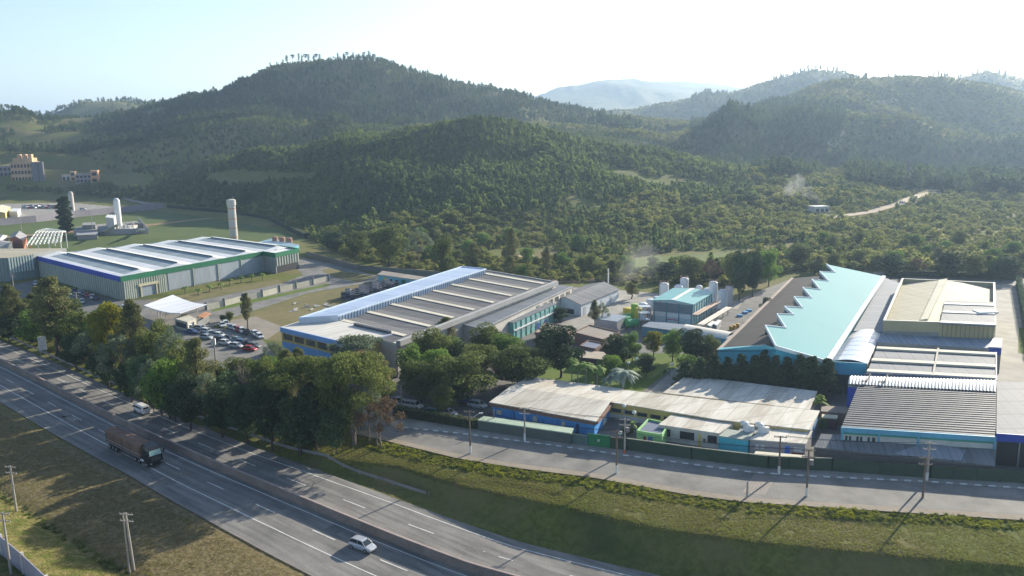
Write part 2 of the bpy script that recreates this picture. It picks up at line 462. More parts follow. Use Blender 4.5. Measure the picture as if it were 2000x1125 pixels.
def ground_material():
    m, t, b = new_mat("ground_cover")
    n, l = t.nodes, t.links
    geo = n.new("ShaderNodeNewGeometry")
    def noise(sc, det=5, ro=.6):
        x = n.new("ShaderNodeTexNoise"); x.inputs["Scale"].default_value = sc; x.inputs["Detail"].default_value = det; x.inputs["Roughness"].default_value = ro
        l.new(geo.outputs["Position"], x.inputs[0]); return x.outputs[0]
    def rng_(v, a, b_):
        r = n.new("ShaderNodeMapRange"); r.inputs[1].default_value = a; r.inputs[2].default_value = b_; r.interpolation_type = 'SMOOTHSTEP'
        l.new(v, r.inputs[0]); return r.outputs[0]
    def mix(f, c1, c2):
        x = n.new("ShaderNodeMix"); x.data_type = 'RGBA'; l.new(f, x.inputs[0])
        for i, c in ((6, c1), (7, c2)):
            if isinstance(c, tuple): x.inputs[i].default_value = (*c, 1)
            else: l.new(c, x.inputs[i])
        return x.outputs[2]
    g1 = mix(rng_(noise(.9, 7, .7), .35, .65), (.085, .105, .022), (.155, .165, .045))
    g2 = mix(rng_(noise(.035, 9, .68), .42, .62), g1, (.17, .145, .065))          # dry yellowish stretches
    g3 = mix(rng_(noise(.012, 9, .65), .54, .68), g2, (.060, .080, .026))
    g4 = mix(rng_(noise(.8, 6, .75), .66, .80), g3, (.15, .105, .06))        # bare soil
    dt = n.new("ShaderNodeVectorMath"); dt.operation = 'DOT_PRODUCT'; l.new(geo.outputs["Position"], dt.inputs[0]); dt.inputs[1].default_value = tuple(float(v) for v in HN)
    g5 = mix(rng_(noise(1.1, 8, .75), .38, .62), (.115, .092, .045), (.215, .175, .095))       # browned field south of the highway
    c0 = float(HO @ HN); fs_ = n.new("ShaderNodeMapRange"); fs_.inputs[1].default_value = c0 - 12; fs_.inputs[2].default_value = c0 - 16; l.new(dt.outputs["Value"], fs_.inputs[0])
    g6 = mix(fs_.outputs[0], g4, g5)
    fy = n.new("ShaderNodeMapRange"); fy.inputs[1].default_value = c0 - 31; fy.inputs[2].default_value = c0 - 34; l.new(dt.outputs["Value"], fy.inputs[0])
    l.new(mix(fy.outputs[0], g6, mix(rng_(noise(.5, 7, .7), .4, .6), (.11, .13, .03), (.24, .205, .08))), b.inputs["Base Color"])
    b.inputs["Roughness"].default_value = .95; b.inputs["Specular IOR Level"].default_value = .1
    bp = n.new("ShaderNodeBump"); bp.inputs["Strength"].default_value = .9; bp.inputs["Distance"].default_value = .35
    l.new(noise(2.2, 6, .75), bp.inputs["Height"]); l.new(bp.outputs[0], b.inputs["Normal"])
    return m
M_GROUND = ground_material()
# the near verges and the plain are one sheet, the hills a second sheet that starts where they rise
def terrain_sheet(name, rows):
    a, b_ = rows
    sel = (jj.ravel() >= a) & (jj.ravel() < b_)
    f = fs[sel]; used = np.unique(f); re = np.zeros(len(vs), int); re[used] = np.arange(len(used))
    o = bpy.data.objects.new(name, np_mesh(name, vs[used], re[f], M_GROUND)); COL.objects.link(o); o['kind'] = 'structure'; return o
jsplit = int(np.searchsorted(gy, 380)); jfar = int(np.searchsorted(gy, 1560))
terrain_sheet("ground", (0, jsplit)); terrain_sheet("hillside", (jsplit, jfar)); terrain_sheet("distant_mountains", (jfar, nyg))
# ------------------------------------------------------------------ roads, yards, lawns (thin sheets on the ground)
def asphalt_mat(name, c1, c2, lane=False, bump=.2):
    m, t, b = new_mat(name)
    n, l = t.nodes, t.links
    geo = n.new("ShaderNodeNewGeometry")
    vr = n.new("ShaderNodeVectorRotate"); vr.rotation_type = 'Z_AXIS'; vr.inputs["Angle"].default_value = -math.atan2(HD[1], HD[0])
    l.new(geo.outputs["Position"], vr.inputs["Vector"])
    mp = n.new("ShaderNodeMapping"); mp.inputs["Scale"].default_value = (.05, .9, 1) if lane else (1, 1, 1)
    l.new(vr.outputs[0], mp.inputs[0])
    a = n.new("ShaderNodeTexNoise"); a.inputs["Scale"].default_value = 1.0 if lane else .22; a.inputs["Detail"].default_value = 5; l.new(mp.outputs[0], a.inputs[0])
    a2 = n.new("ShaderNodeTexNoise"); a2.inputs["Scale"].default_value = .12; a2.inputs["Detail"].default_value = 6; a2.inputs["Roughness"].default_value = .7; l.new(geo.outputs["Position"], a2.inputs[0])
    sm = n.new("ShaderNodeMath"); sm.operation = 'ADD'; l.new(a.outputs[0], sm.inputs[0]); l.new(a2.outputs[0], sm.inputs[1])
    r = n.new("ShaderNodeMapRange"); r.inputs[1].default_value = .8; r.inputs[2].default_value = 1.2; l.new(sm.outputs[0], r.inputs[0])
    c = n.new("ShaderNodeMix"); c.data_type = 'RGBA'; c.inputs[6].default_value = (*c1, 1); c.inputs[7].default_value = (*c2, 1); l.new(r.outputs[0], c.inputs[0])
    f = n.new("ShaderNodeTexNoise"); f.inputs["Scale"].default_value = 3.5; f.inputs["Detail"].default_value = 6; f.inputs["Roughness"].default_value = .8; l.new(geo.outputs["Position"], f.inputs[0])
    fr = n.new("ShaderNodeMapRange"); fr.inputs[1].default_value = .3; fr.inputs[2].default_value = .7; fr.inputs[3].default_value = .82; fr.inputs[4].default_value = 1.15; l.new(f.outputs[0], fr.inputs[0])
    vm = n.new("ShaderNodeVectorMath"); vm.operation = 'SCALE'; l.new(c.outputs[2], vm.inputs[0]); l.new(fr.outputs[0], vm.inputs["Scale"])
    # patched joints across
    w = n.new("ShaderNodeTexVoronoi"); w.inputs["Scale"].default_value = .09; w.feature = 'DISTANCE_TO_EDGE'; l.new(geo.outputs["Position"], w.inputs[0])
    cr = n.new("ShaderNodeMapRange"); cr.inputs[1].default_value = 0; cr.inputs[2].default_value = .012; cr.inputs[3].default_value = .6; cr.inputs[4].default_value = 1; l.new(w.outputs[0], cr.inputs[0])
    v2 = n.new("ShaderNodeVectorMath"); v2.operation = 'SCALE'; l.new(vm.outputs[0], v2.inputs[0]); l.new(cr.outputs[0], v2.inputs["Scale"])
    l.new(vm.outputs[0], b.inputs["Base Color"]); b.inputs["Roughness"].default_value = .85; b.inputs["Specular IOR Level"].default_value = .25
    return m
M_HWY = asphalt_mat("highway_asphalt", (.130, .127, .122), (.225, .215, .200), True)
M_STREET = asphalt_mat("street_asphalt", (.130, .127, .120), (.215, .205, .190))
M_YARD = asphalt_mat("yard_asphalt", (.10, .10, .098), (.165, .16, .15))
M_CONC = asphalt_mat("yard_concrete", (.22, .21, .19), (.32, .305, .27))
M_PAINT = mat("road_paint", (.62, .62, .60), .6, var=.2, scale=4)
M_LAWN = mat("lawn_grass", (.075, .125, .020), .9, scale=1.2, bump=.8, col2=(.125, .165, .035), spec=.1)
M_LAWND = mat("field_turf", (.065, .095, .032), .9, scale=.12, bump=.4, col2=(.105, .135, .048), spec=.1)
M_DRY = mat("dry_grass", (.12, .115, .048), .95, scale=.35, bump=.6, col2=(.20, .17, .085), spec=.1)
M_EARTH = mat("bare_earth", (.22, .14, .085), .95, scale=.5, bump=.5, col2=(.33, .235, .16), spec=.1)
M_SAND = mat("sand_pitch", (.42, .31, .20), .95, scale=.3, bump=.3, col2=(.52, .40, .27), spec=.1)

def strip(name, m, f_s0, f_s1, t0, t1, dz=0.0, step=3.0, th=.06, parent=None):
    ts = np.arange(t0, t1 + step * .5, step); mb = MB(); vs_, fs_ = [], []
    for t in ts:
        a = f_s0(t) if callable(f_s0) else f_s0; b_ = f_s1(t) if callable(f_s1) else f_s1
        for s in (a, b_):
            p = hw_pt(t, s, dz); vs_ += [p]
    for i in range(len(ts) - 1): fs_.append((2 * i, 2 * i + 2, 2 * i + 3, 2 * i + 1))
    mb.add(vs_, fs_); return mb
near_edge = lambda t: float(np.interp(t, [-400, 30, 100, 144, 160, 400], [-10.6, -10.4, -10.0, -12.0, -12.6, -12.6]))
far_edge = lambda t: float(np.interp(t, [-400, 60, 110, 150, 190, 400], [11.2, 11.4, 12.0, 12.6, 13.0, 13.0]))
near_line = lambda t: float(np.interp(t, [-400, 90, 137, 164, 400], [-6.1, -6.0, -6.9, -7.4, -7.4]))
far_line = lambda t: float(np.interp(t, [-400, 36, 113, 150, 400], [8.9, 8.7, 9.8, 11.0, 11.0]))
near_dash = lambda t: float(np.interp(t, [-400, 120, 160, 400], [-3.1, -3.2, -3.7, -3.7]))
far_dash = lambda t: float(np.interp(t, [-400, 54, 126, 165, 400], [5.7, 5.8, 6.5, 7.2, 7.2]))
hwm = MB()
for s0, s1 in ((near_edge, 1.05), (1.45, far_edge)):
    hwm.add(strip("x", None, s0, s1, -330, 330).v, strip("x", None, s0, s1, -330, 330).f)
o = hwm.build("highway", M_HWY); o['kind'] = 'structure'
pm = MB()
for fn, w in ((near_line, .16), (lambda t: -.05, .16), (lambda t: 2.25, .16), (far_line, .16)):
    k = strip("x", None, lambda t: fn(t) - w / 2, lambda t: fn(t) + w / 2, -330, 330, .006); pm.add(k.v, k.f)
for fn, t0 in ((near_dash, 14.0), (far_dash, -4.0)):
    per = 14.6
    for k in range(-22, 22):
        a = t0 + k * per + (1.0 if fn is near_dash else 0)
        s_ = strip("x", None, lambda t: fn(t) - .08, lambda t: fn(t) + .08, a, a + 5.2, .006, 1.3); pm.add(s_.v, s_.f)
o = pm.build("lane_markings", M_PAINT); o['kind'] = 'structure'
# tar seam / gutter along the near shoulder
k = strip("x", None, lambda t: near_edge(t) - .35, near_edge, -330, 330, .02)
o = k.build("concrete_gutter", mat("gutter_concrete", (.20, .18, .17), .9, scale=3)); o['kind'] = 'structure'

M_BARR = mat("barrier_concrete", (.155, .120, .105), .9, scale=2.5, bump=.4, col2=(.26, .205, .18))
def ext_wall(profile, t0, t1, step=2.5):
    ts = np.arange(t0, t1 + .1, step); n = len(profile); mb = MB(); v, f = [], []
    for t in ts:
        for s, z in profile: v.append(hw_pt(t, s, z))
    for i in range(len(ts) - 1):
        for j in range(n): f.append((i * n + j, i * n + (j + 1) % n, (i + 1) * n + (j + 1) % n, (i + 1) * n + j))
    f.append(tuple(range(n))); f.append(tuple((len(ts) - 1) * n + j for j in range(n - 1, -1, -1)))
    return mb.add(v, f)
b = thing("median_barrier", "long brown concrete barrier wall dividing the two carriageways of the highway", "barrier", hw_pt(90, 1.25))
ext_wall([(1.0, -.2), (1.0, .25), (1.12, 1.5), (1.40, 1.5), (1.52, .25), (1.52, -.2)], -330, 330).build("wall", M_BARR, b)
ext_wall([(1.06, 1.5), (1.06, 1.58), (1.46, 1.58), (1.46, 1.5)], -330, 330).build("coping", mat("barrier_coping", (.30, .24, .22), .85, scale=2), b)
# guard rail behind the far shoulder
g = thing("guard_rail", "grey steel guard rail on posts beyond the far shoulder, ending at the grass bank", "guard rail", hw_pt(60, 14.2))
gs = lambda t: float(np.interp(t, [-400, -40, 0, 30, 80, 105, 135, 156], [15.0, 14.4, 12.8, 12.6, 13.8, 14.6, 15.4, 16.6]))
mb = MB(); ts = np.arange(-300, 156, 4.0); v, f = [], []
for t in ts:
    s = gs(t); base = gz(hw_pt(t, s).x, hw_pt(t, s).y); p = hw_pt(t, s)
    for ds, z in ((0, .35), (0, .95), (.09, .80), (.09, .50)): v.append((hw_pt(t, s + ds).x, hw_pt(t, s + ds).y, base + z))
for i in range(len(ts) - 1):
    for j in range(4): f.append((i * 4 + j, i * 4 + (j + 1) % 4, (i + 1) * 4 + (j + 1) % 4, (i + 1) * 4 + j))
mb.add(v, f); mb.build("rail", mat("galvanised_steel", (.36, .36, .40), .45, .7, scale=3), g)
k = 0
for t in np.arange(-40, 156, 4.0):
    p = hw_pt(t + .5, gs(t + .5) + .16); zb = gz(p.x, p.y)
    MB().box((p.x, p.y, zb - .4), .16, .16, 1.25, math.atan2(HD[1], HD[0])).build("post", MATS["galvanised_steel"], g)

from mathutils.geometry import tessellate_polygon
def sheet(name, px, m, dz, dens=None, kind='structure'):
    pts = [A(x, y) for x, y in px]
    tri = tessellate_polygon([[Vector((p.x, p.y, 0)) for p in pts]])
    me = bpy.data.meshes.new(name)
    vs_ = [(p.x, p.y, dz) for p in pts]
    fs_ = []
    for t in tri:
        a, b_, c = [vs_[i] for i in t]
        ar = (b_[0] - a[0]) * (c[1] - a[1]) - (c[0] - a[0]) * (b_[1] - a[1])
        fs_.append(tuple(t) if ar > 0 else (t[0], t[2], t[1]))
    me.from_pydata(vs_, [], fs_); me.materials.append(m)
    o = bpy.data.objects.new(name, me); COL.objects.link(o); o['kind'] = kind
    return o
# public street with its pavement and kerb
near_st = [(690, 838), (775, 858), (900, 888), (1020, 907), (1158, 924), (1350, 958), (1455, 971), (1592, 980), (2000, 1006), (2300, 1022)]
kerb_st = [(650, 806), (760, 833), (900, 848), (1080, 871), (1215, 890), (1350, 908), (1470, 924), (1592, 932), (1810, 942), (2000, 955), (2300, 975)]
fence_st = [(640, 790), (770, 815), (835, 826), (999, 848), (1146, 871), (1224, 880), (1350, 898), (1500, 916), (1624, 921), (1816, 935), (2000, 945), (2300, 962)]
def ribbon(name, a, b_, m, za, zb, n=90):
    def res(pl, k):
        P_ = [A(x, y) for x, y in pl]; d = [0]
        for i in range(1, len(P_)): d.append(d[-1] + (P_[i] - P_[i - 1]).length)
        f = d[-1] * k
        xs = np.interp(f, d, [p.x for p in P_]); ys = np.interp(f, d, [p.y for p in P_]); return float(xs), float(ys)
    mb = MB(); v = []; f = []
    for i in range(n + 1):
        p, q = res(a, i / n), res(b_, i / n); v += [(p[0], p[1], za), (q[0], q[1], zb)]
    for i in range(n): f.append((2 * i, 2 * i + 2, 2 * i + 3, 2 * i + 1))
    mb.add(v, f); o = mb.build(name, m); o['kind'] = 'structure'; return o
def offs(pl, d):   # shift a surveyed line by d metres away from the camera, in photo columns
    out = []
    for x, y in pl:
        p = A(x, y); px, py = pix(np.array([[p.x + d * .25, p.y + d, 0]])); out.append((float(px[0]), float(py[0])))
    return out
ribbon("street_shoulder", offs(near_st, -1.8), near_st, mat("shoulder_dust", (.20, .165, .125), .95, scale=1, col2=(.29, .245, .20)), .02, .035)
ribbon("street", near_st, kerb_st, M_STREET, .04, .05)
ribbon("pavement", offs(kerb_st, .28), offs(fence_st, .3), M_CONC, .17, .18)
# kerb stones painted white and bare in turn
kb = MB(); kw = MB()
P_ = [A(x, y) for x, y in kerb_st]; d_ = [0]
for i in range(1, len(P_)): d_.append(d_[-1] + (P_[i] - P_[i - 1]).length)
def kpt(s): return Vector((float(np.interp(s, d_, [p.x for p in P_])), float(np.interp(s, d_, [p.y for p in P_])), 0))
s = 0.0; i = 0
while s < d_[-1] - 2.2:
    a, b_ = kpt(s), kpt(s + 1.1); nrm = Vector((-(b_ - a).y, (b_ - a).x, 0)).normalized()
    (kw if i % 2 == 0 and s > 16 else kb).prism([a, b_, b_ + nrm * .3, a + nrm * .3], 0.0, .185 if i % 2 == 0 else .18)
    s += 1.1; i += 1
kb.build("kerb", mat("kerb_bare", (.24, .23, .21), .9, scale=4)).__setitem__('kind', 'structure')
kw.build("kerb_painted", mat("kerb_white", (.55, .56, .58), .8, scale=6)).__setitem__('kind', 'structure')
# hatched speed hump on the street
hm = MB()
for k in range(7):
    a, b_ = A(1476 + k * 6.4, 926 + k * .6), A(1452 + k * 6.4, 964 + k * .6)
    e = Vector((.25, 0, 0)); hm.prism([a - e, a + e, b_ + e, b_ - e], .056, .062)
hm.build("hump_markings", mat("hump_paint", (.21, .18, .16), .8, scale=5)).__setitem__('kind', 'structure')

sheet("service_road", [(250, 640), (300, 583), (375, 590), (553, 553), (592, 537), (575, 520), (590, 503), (640, 512), (760, 545), (735, 549), (600, 573), (440, 625), (412, 640), (500, 648), (535, 690), (560, 740), (700, 760), (840, 790), (790, 818), (650, 800), (430, 720), (330, 680)], M_STREET, .012)
sheet("west_yard", [(-200, 640), (-200, 560), (18, 556), (64, 548), (239, 588), (295, 584), (300, 640), (200, 640), (60, 610)], M_YARD, .010)
sheet("plant_yard", [(560, 700), (590, 640), (900, 538), (1000, 540), (1120, 560), (1230, 570), (1440, 585), (1545, 545), (1730, 530), (1990, 535), (2150, 560), (2250, 955), (2000, 943), (1624, 920), (1500, 914), (1224, 878), (999, 846), (835, 823), (700, 790), (620, 760)], M_YARD, .008)
sheet("plant_lane", [(1946, 860), (1944, 556), (1984, 556), (2012, 760), (2040, 900), (1950, 900)], M_CONC, .018)
sheet("factory_lane", [(1120, 562), (1232, 568), (1450, 590), (1440, 604), (1330, 600), (1225, 604), (1150, 640), (1090, 650)], M_CONC, .018)
sheet("storage_earth", [(440, 627), (600, 575), (735, 551), (760, 560), (590, 625), (556, 640), (552, 668), (520, 664), (470, 640)], M_DRY, .020)
sheet("storage_soil", [(556, 640), (520, 664), (440, 627), (500, 618)], mat("grey_gravel", (.17, .15, .12), .95, scale=1, bump=.4, col2=(.26, .23, .19)), .026)
sheet("front_lawn", [(290, 586), (544, 546), (553, 553), (372, 590), (305, 590)], M_DRY, .030)
sheet("fence_lawn", [(412, 606), (470, 590), (640, 554), (645, 558), (480, 594), (416, 609)], M_LAWN, .030)
sheet("corner_lawn", [(640, 524), (735, 540), (700, 552), (648, 540), (628, 528)], M_DRY, .030)
sheet("garden_lawn", [(1020, 700), (1130, 690), (1300, 690), (1420, 690), (1372, 712), (1312, 722), (1250, 768), (1040, 745), (1000, 725)], M_LAWN, .030)
sheet("garden_path", [(1352, 700), (1316, 722), (1255, 775), (1296, 776), (1330, 740), (1372, 712)], M_CONC, .036)
sheet("east_lawn", [(1990, 640), (2030, 640), (2060, 700), (1988, 690)], M_LAWN, .026)
sheet("turf_field", [(-160, 452), (0, 440), (115, 427), (320, 409), (447, 422), (530, 437), (592, 470), (520, 470), (420, 466), (130, 500), (-160, 525)], M_LAWND, .05)
sheet("field_track", [(130, 496), (330, 474), (424, 461), (422, 464), (330, 479), (128, 503)], M_EARTH, .07)
sheet("field_track", [(0, 463), (300, 437), (447, 421), (447, 423), (300, 440), (0, 467)], M_EARTH, .07)
sheet("yard_slab", [(-200, 446), (0, 430), (145, 419), (318, 406), (240, 396), (60, 394), (-200, 402)], M_CONC, .06)
sheet("batching_yard", [(145, 462), (290, 456), (268, 432), (190, 438), (146, 444)], M_CONC, .08)

# repair patches and oil-darkened strips in the carriageways
pr = random.Random(9); pt_ = MB()
for k in range(34):
    t = pr.uniform(-60, 200); s = pr.choice([pr.uniform(-9.5, -.8), pr.uniform(2.8, 11)]); w, L = pr.uniform(.5, 2.6), pr.uniform(1.2, 9)
    s_ = strip("x", None, lambda q: s, lambda q: s + w, t, t + L, .003, L / 3); pt_.add(s_.v, s_.f)
o = pt_.build("asphalt_patches", mat("patch_asphalt", (.125, .122, .118), .9, scale=3, var=.3)); o['kind'] = 'structure'

wt_ = MB()
for c_ in (-8.2, -4.7, -1.7, 4.1, 7.7):
    for d_ in (-.78, .78):
        k = strip("x", None, lambda t: c_ + d_ - .28, lambda t: c_ + d_ + .28, -330, 330, .0015); wt_.add(k.v, k.f)
o = wt_.build("wheel_tracks", asphalt_mat("track_asphalt", (.112, .109, .105), (.200, .190, .177), True)); o['kind'] = 'structure'
# ------------------------------------------------------------------ buildings
def Q(z, *px): return [A(x, y, z) for x, y in px]
def bil(q, u, v, z=None):
    a, b_, c, d = q; p = a.lerp(b_, u).lerp(d.lerp(c, u), v)
    if z is not None: p.z = z
    return p
def unit(a, b_): v = Vector((b_[0] - a[0], b_[1] - a[1])); return (v.x / v.length, v.y / v.length)
def perp(ax): return (-ax[1], ax[0])
def walls(mb, q, z0, z1): return mb.prism(q, z0, z1)
def roof_slab(q, z, over=.3, th=.18):
    c = cen(q); pts = [p + (Vector((p.x, p.y, 0)) - c).normalized() * over for p in q]
    return [Vector((p.x, p.y, zz)) for p, zz in zip(pts, z if isinstance(z, (list, tuple)) else [z] * len(q))]
def wins(parent, a, b_, z0, z1, fr, m, d=.05, name="window", out=1):
    for f0, f1 in fr: MB().on_edge(a, b_, f0, f1, z0, z1, d, out).build(name, m, parent)
def ribs(parent, a, b_, z0, z1, n, w, d, m, name="wall_ribs", out=1, f0=0, f1=1):
    L = (Vector(a[:2]) - Vector(b_[:2])).length; mb = MB()
    for i in range(n):
        f = f0 + (f1 - f0) * (i + .5) / n; mb.on_edge(a, b_, f - w / L / 2, f + w / L / 2, z0, z1, d, out)
    mb.build(name, m, parent)

M_GLASS = mat("window_glass", (.035, .05, .06), .12, 0, var=.4, scale=2, spec=.6)
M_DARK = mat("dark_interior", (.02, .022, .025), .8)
M_WHITE = mat("white_paint", (.62, .62, .60), .6, var=.12, scale=.8)
M_CONCW = mat("precast_concrete", (.27, .28, .27), .85, scale=.8, stretch=(1, 1, .25))
M_STEEL = mat("shed_steel", (.45, .46, .48), .4, .5)

# ---- the warehouse with the green and blue fascia
ZW = 8.6
wA, wB, wC, wD, wE, wF = Q(ZW, (235, 543), (514, 493), (537, 496.5), (583, 487), (419, 463), (64, 500))
wDi = wA + (wB - wA) * 1.26
wh = thing("warehouse", "long grey warehouse with green and blue fascia and white saw-tooth roof", "warehouse", (wA.x, wA.y, 0))
axU = unit(wA, wB); axV = unit(wA, wF)
walls(MB(), [wA, wB, wC, wD, wE, wF], -.3, ZW - .4).build("wall", mat("warehouse_wall", (.24, .26, .25), .85, scale=.7, stretch=(1, 1, .2)), wh)
q = [wA, wDi, wE, wF]
mA = sheet_mat("warehouse_roof_white", (.60, .61, .62), (.74, .75, .76), axV, 4.2, .5, .1, line=.2)
mB_ = sheet_mat("warehouse_rooflight", (.20, .25, .28), (.33, .39, .42), axV, 2.1, .35, .1, line=.16, cross=(axU, 3.5))
white, light, cap, shade = MB(), MB(), MB(), MB()
N = 5
for k in range(N):
    u0, u1 = k / N, (k + 1) / N; us_, ur = u0 + .24 / N, u0 + .60 / N
    zl, zr_ = ZW - .3, ZW + .9; zs_ = lerp(zl, zr_, .24 / .60)
    def strip4(mb_, a, za, b_, zb, v0, v1): mb_.add([bil(q, a, v0, za), bil(q, b_, v0, zb), bil(q, b_, v1, zb), bil(q, a, v1, za)], [(0, 1, 2, 3)])
    strip4(white, u0, zl, us_, zs_, .005, .995); strip4(light, us_, zs_, ur, zr_, .06, .9); strip4(white, us_, zs_, ur, zr_, .005, .06); strip4(white, us_, zs_, ur, zr_, .9, .995); strip4(white, ur, zr_, u1, zl, .005, .995)
    for vv in (.005, .995):
        white.add([bil(q, u0, vv, zl), bil(q, ur, vv, zr_), bil(q, u1, vv, zl)], [(0, 1, 2)])
    a, b_ = ur, ur + .034
    cap.slab([bil(q, a, .07, zr_ + .55), bil(q, b_, .07, zr_ + .2), bil(q, b_, .88, zr_ + .2), bil(q, a, .88, zr_ + .55)], .12)
    shade.prism([bil(q, a + .0005, .075), bil(q, a + .003, .075), bil(q, a + .003, .875), bil(q, a + .0005, .875)], zr_ - .3, zr_ + .42)
white.prism([wDi, wB, wC, wD], ZW - .5, ZW - .25)
white.build("roof", mA, wh); light.build("rooflight", mB_, wh); cap.build("roof_monitor", M_WHITE, wh); shade.build("monitor_louvre", mat("louvre_dark", (.06, .09, .10), .6), wh)
M_GREEN = mat("fascia_green", (.010, .15, .07), .5, scale=.5, var=.25); M_BLUE = mat("fascia_blue", (.02, .06, .38), .5, scale=.5, var=.25)
gf = MB()
for a, b_ in ((wA, wB), (wB, wC), (wC, wD), (wD, wE)): gf.on_edge(a, b_, -.001, 1.001, ZW - 1.45, ZW + .55, .25, 1, .1)
gf.build("green_fascia", M_GREEN, wh)
MB().on_edge(wF, wA, 0, 1.0, ZW - 1.45, ZW + .55, .25, 1, .1).build("blue_fascia", M_BLUE, wh)
MB().on_edge(wE, wF, 0, 1.0, ZW - .9, ZW + .2, .2, 1, .1).build("rear_gutter", M_STEEL, wh)
M_RIB = mat("rib_concrete", (.40, .44, .38), .8, scale=1, stretch=(1, 1, .3))
ribs(wh, wF, wA, 0, ZW - 1.25, 44, .5, .22, M_RIB)
ribs(wh, wA, wB, 0, ZW - 1.25, 7, .5, .22, M_RIB, f0=.012, f1=.10)
ribs(wh, wA, wB, 0, ZW - 1.25, 4, .5, .22, M_RIB, f0=.225, f1=.275)
ribs(wh, wA, wB, 4.3, ZW - 1.25, 8, .5, .22, M_RIB, f0=.10, f1=.225)
ribs(wh, wC, wD, 3.2, ZW - 1.25, 9, .45, .22, M_RIB)
for k in range(4):
    f0 = .285 + k * .178
    MB().on_edge(wA, wB, f0 + .004, f0 + .17, .4, ZW - 1.3, .1).build("panel_bay", mat("bay_panels", (.30, .34, .38), .6, scale=.6, stretch=(1, 1, .2)), wh)
    MB().on_edge(wA, wB, f0 + .171, f0 + .177, 0, ZW - 1.25, .35).build("pilaster", M_RIB, wh)
MB().on_edge(wA, wB, .115, .205, 0, 4.1, .12).build("roller_door", mat("roller_grey", (.27, .31, .36), .5, scale=1, stretch=(1, 1, 6)), wh)
df = MB()
for f0, f1, z0, z1 in ((.108, .115, 0, 4.1), (.205, .212, 0, 4.1), (.098, .222, 4.1, 5.0)): df.on_edge(wA, wB, f0, f1, z0, z1, .5)
df.build("door_portal", mat("portal_cream", (.52, .47, .33), .8, scale=1), wh)
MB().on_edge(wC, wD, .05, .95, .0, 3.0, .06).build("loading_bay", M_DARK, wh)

# ---- ribbed hall left of it
zl = 10.2
l0, l1, l2, l3, l4 = Q(zl, (-70, 506), (14, 503.5), (64, 497), (129, 485), (-70, 486))
hl = thing("ribbed_hall", "teal grey ribbed concrete hall with slatted beige roof at the left edge", "hall", (l1.x, l1.y, 0))
lw = [l0, l1, l2, l3, l4]
walls(MB(), lw, -.3, zl - .2).build("wall", mat("hall_wall_teal", (.13, .19, .20), .85, scale=.6, stretch=(1, 1, .2), col2=(.23, .29, .28)), hl)
mb = MB().prism([p for p in lw], zl - .2, zl); mb.build("roof", sheet_mat("hall_roof", (.30, .27, .20), (.46, .42, .33), unit(l1, l3) and (0.25, .97), 1.5, .8, line=.2, cross=((1, .1), 1.3)), hl)
ribs(hl, l1, l2, 3.5, zl - .25, 9, .55, .3, mat("rib_pale", (.50, .58, .56), .7, scale=1), out=1)
ribs(hl, l0, l1, 0, zl - .25, 12, .5, .25, MATS["hall_wall_teal"], out=1)
MB().on_edge(l2, l3, .0, 1, ZW + .0, zl + .15, .15).build("gable_panel", mat("gable_grey", (.22, .24, .24), .8, scale=.5), hl)

# ---- open steel frame shed behind
zf = 11.0
f_ = Q(zf - 1.5, (52, 479), (118, 474), (128, 452), (92, 446))
fr = thing("steel_frame_shed", "bare white steel roof frame with purlins, still without cladding", "steel frame", (f_[0].x, f_[0].y, 0))
q = f_
for u in np.linspace(0, 1, 9):
    MB().bar(bil(q, u, 0, zf - 1.5), bil(q, u, .5, zf + 1.2), .5, .5).bar(bil(q, u, .5, zf + 1.2), bil(q, u, 1, zf - 1.5), .5, .5).build("rafter", M_WHITE, fr)
pl = MB()
for v in np.linspace(.04, .96, 9):
    zz = zf - 1.5 + 2.7 * (1 - abs(v - .5) * 2); pl.bar(bil(q, 0, v, zz + .3), bil(q, 1, v, zz + .3), .25, .25)
pl.build("purlins", MATS["rib_pale"], fr)
for u in (0, .33, .66, 1):
    for v in (0, 1): MB().tube(bil(q, u, v, 0), bil(q, u, v, zf - 1.5), .25).build("post", M_WHITE, fr)

def shed(name, label, cat, px, z, ridge, m_wall, m_roof, along=0, over=.35, base=0.0, group=None, wcol=None):
    """gable roofed building; px = 4 eave corners (front-left, front-right, rear-right, rear-left); along=0: ridge runs from the left side to the right"""
    q = Q(z, *px) if not isinstance(px[0], Vector) else px
    t = thing(name, label, cat, (q[0].x, q[0].y, base), group)
    if along: q = [q[1], q[2], q[3], q[0]]
    a, b_, c, d = q
    mL, mR = (a + d) / 2, (b_ + c) / 2; e = z + ridge
    w = MB(); w.prism(q, base - .3, z)
    for k in ((a, d, mL), (b_, c, mR)):
        w.add([(k[0].x, k[0].y, z), (k[1].x, k[1].y, z), (k[2].x, k[2].y, e)], [(0, 1, 2)])
    w.build("wall", m_wall, t)
    r = MB(); du = (b_ - a).normalized() * over; dv = (d - a).normalized() * over; dz = ridge / ((d - a).length / 2) * over
    for p0, p1, m0, m1, sg in ((a, b_, mL, mR, -1), (d, c, mL, mR, 1)):
        P4 = [p0 - du + dv * sg, p1 + du + dv * sg, m1 + du, m0 - du]
        zz = [z - dz + .05, z - dz + .05, e + .05, e + .05]
        r.prism([(p.x, p.y) for p in P4], [k - .02 for k in zz], [k + .14 for k in zz])
    r.build("roof", m_roof, t)
    return t, q
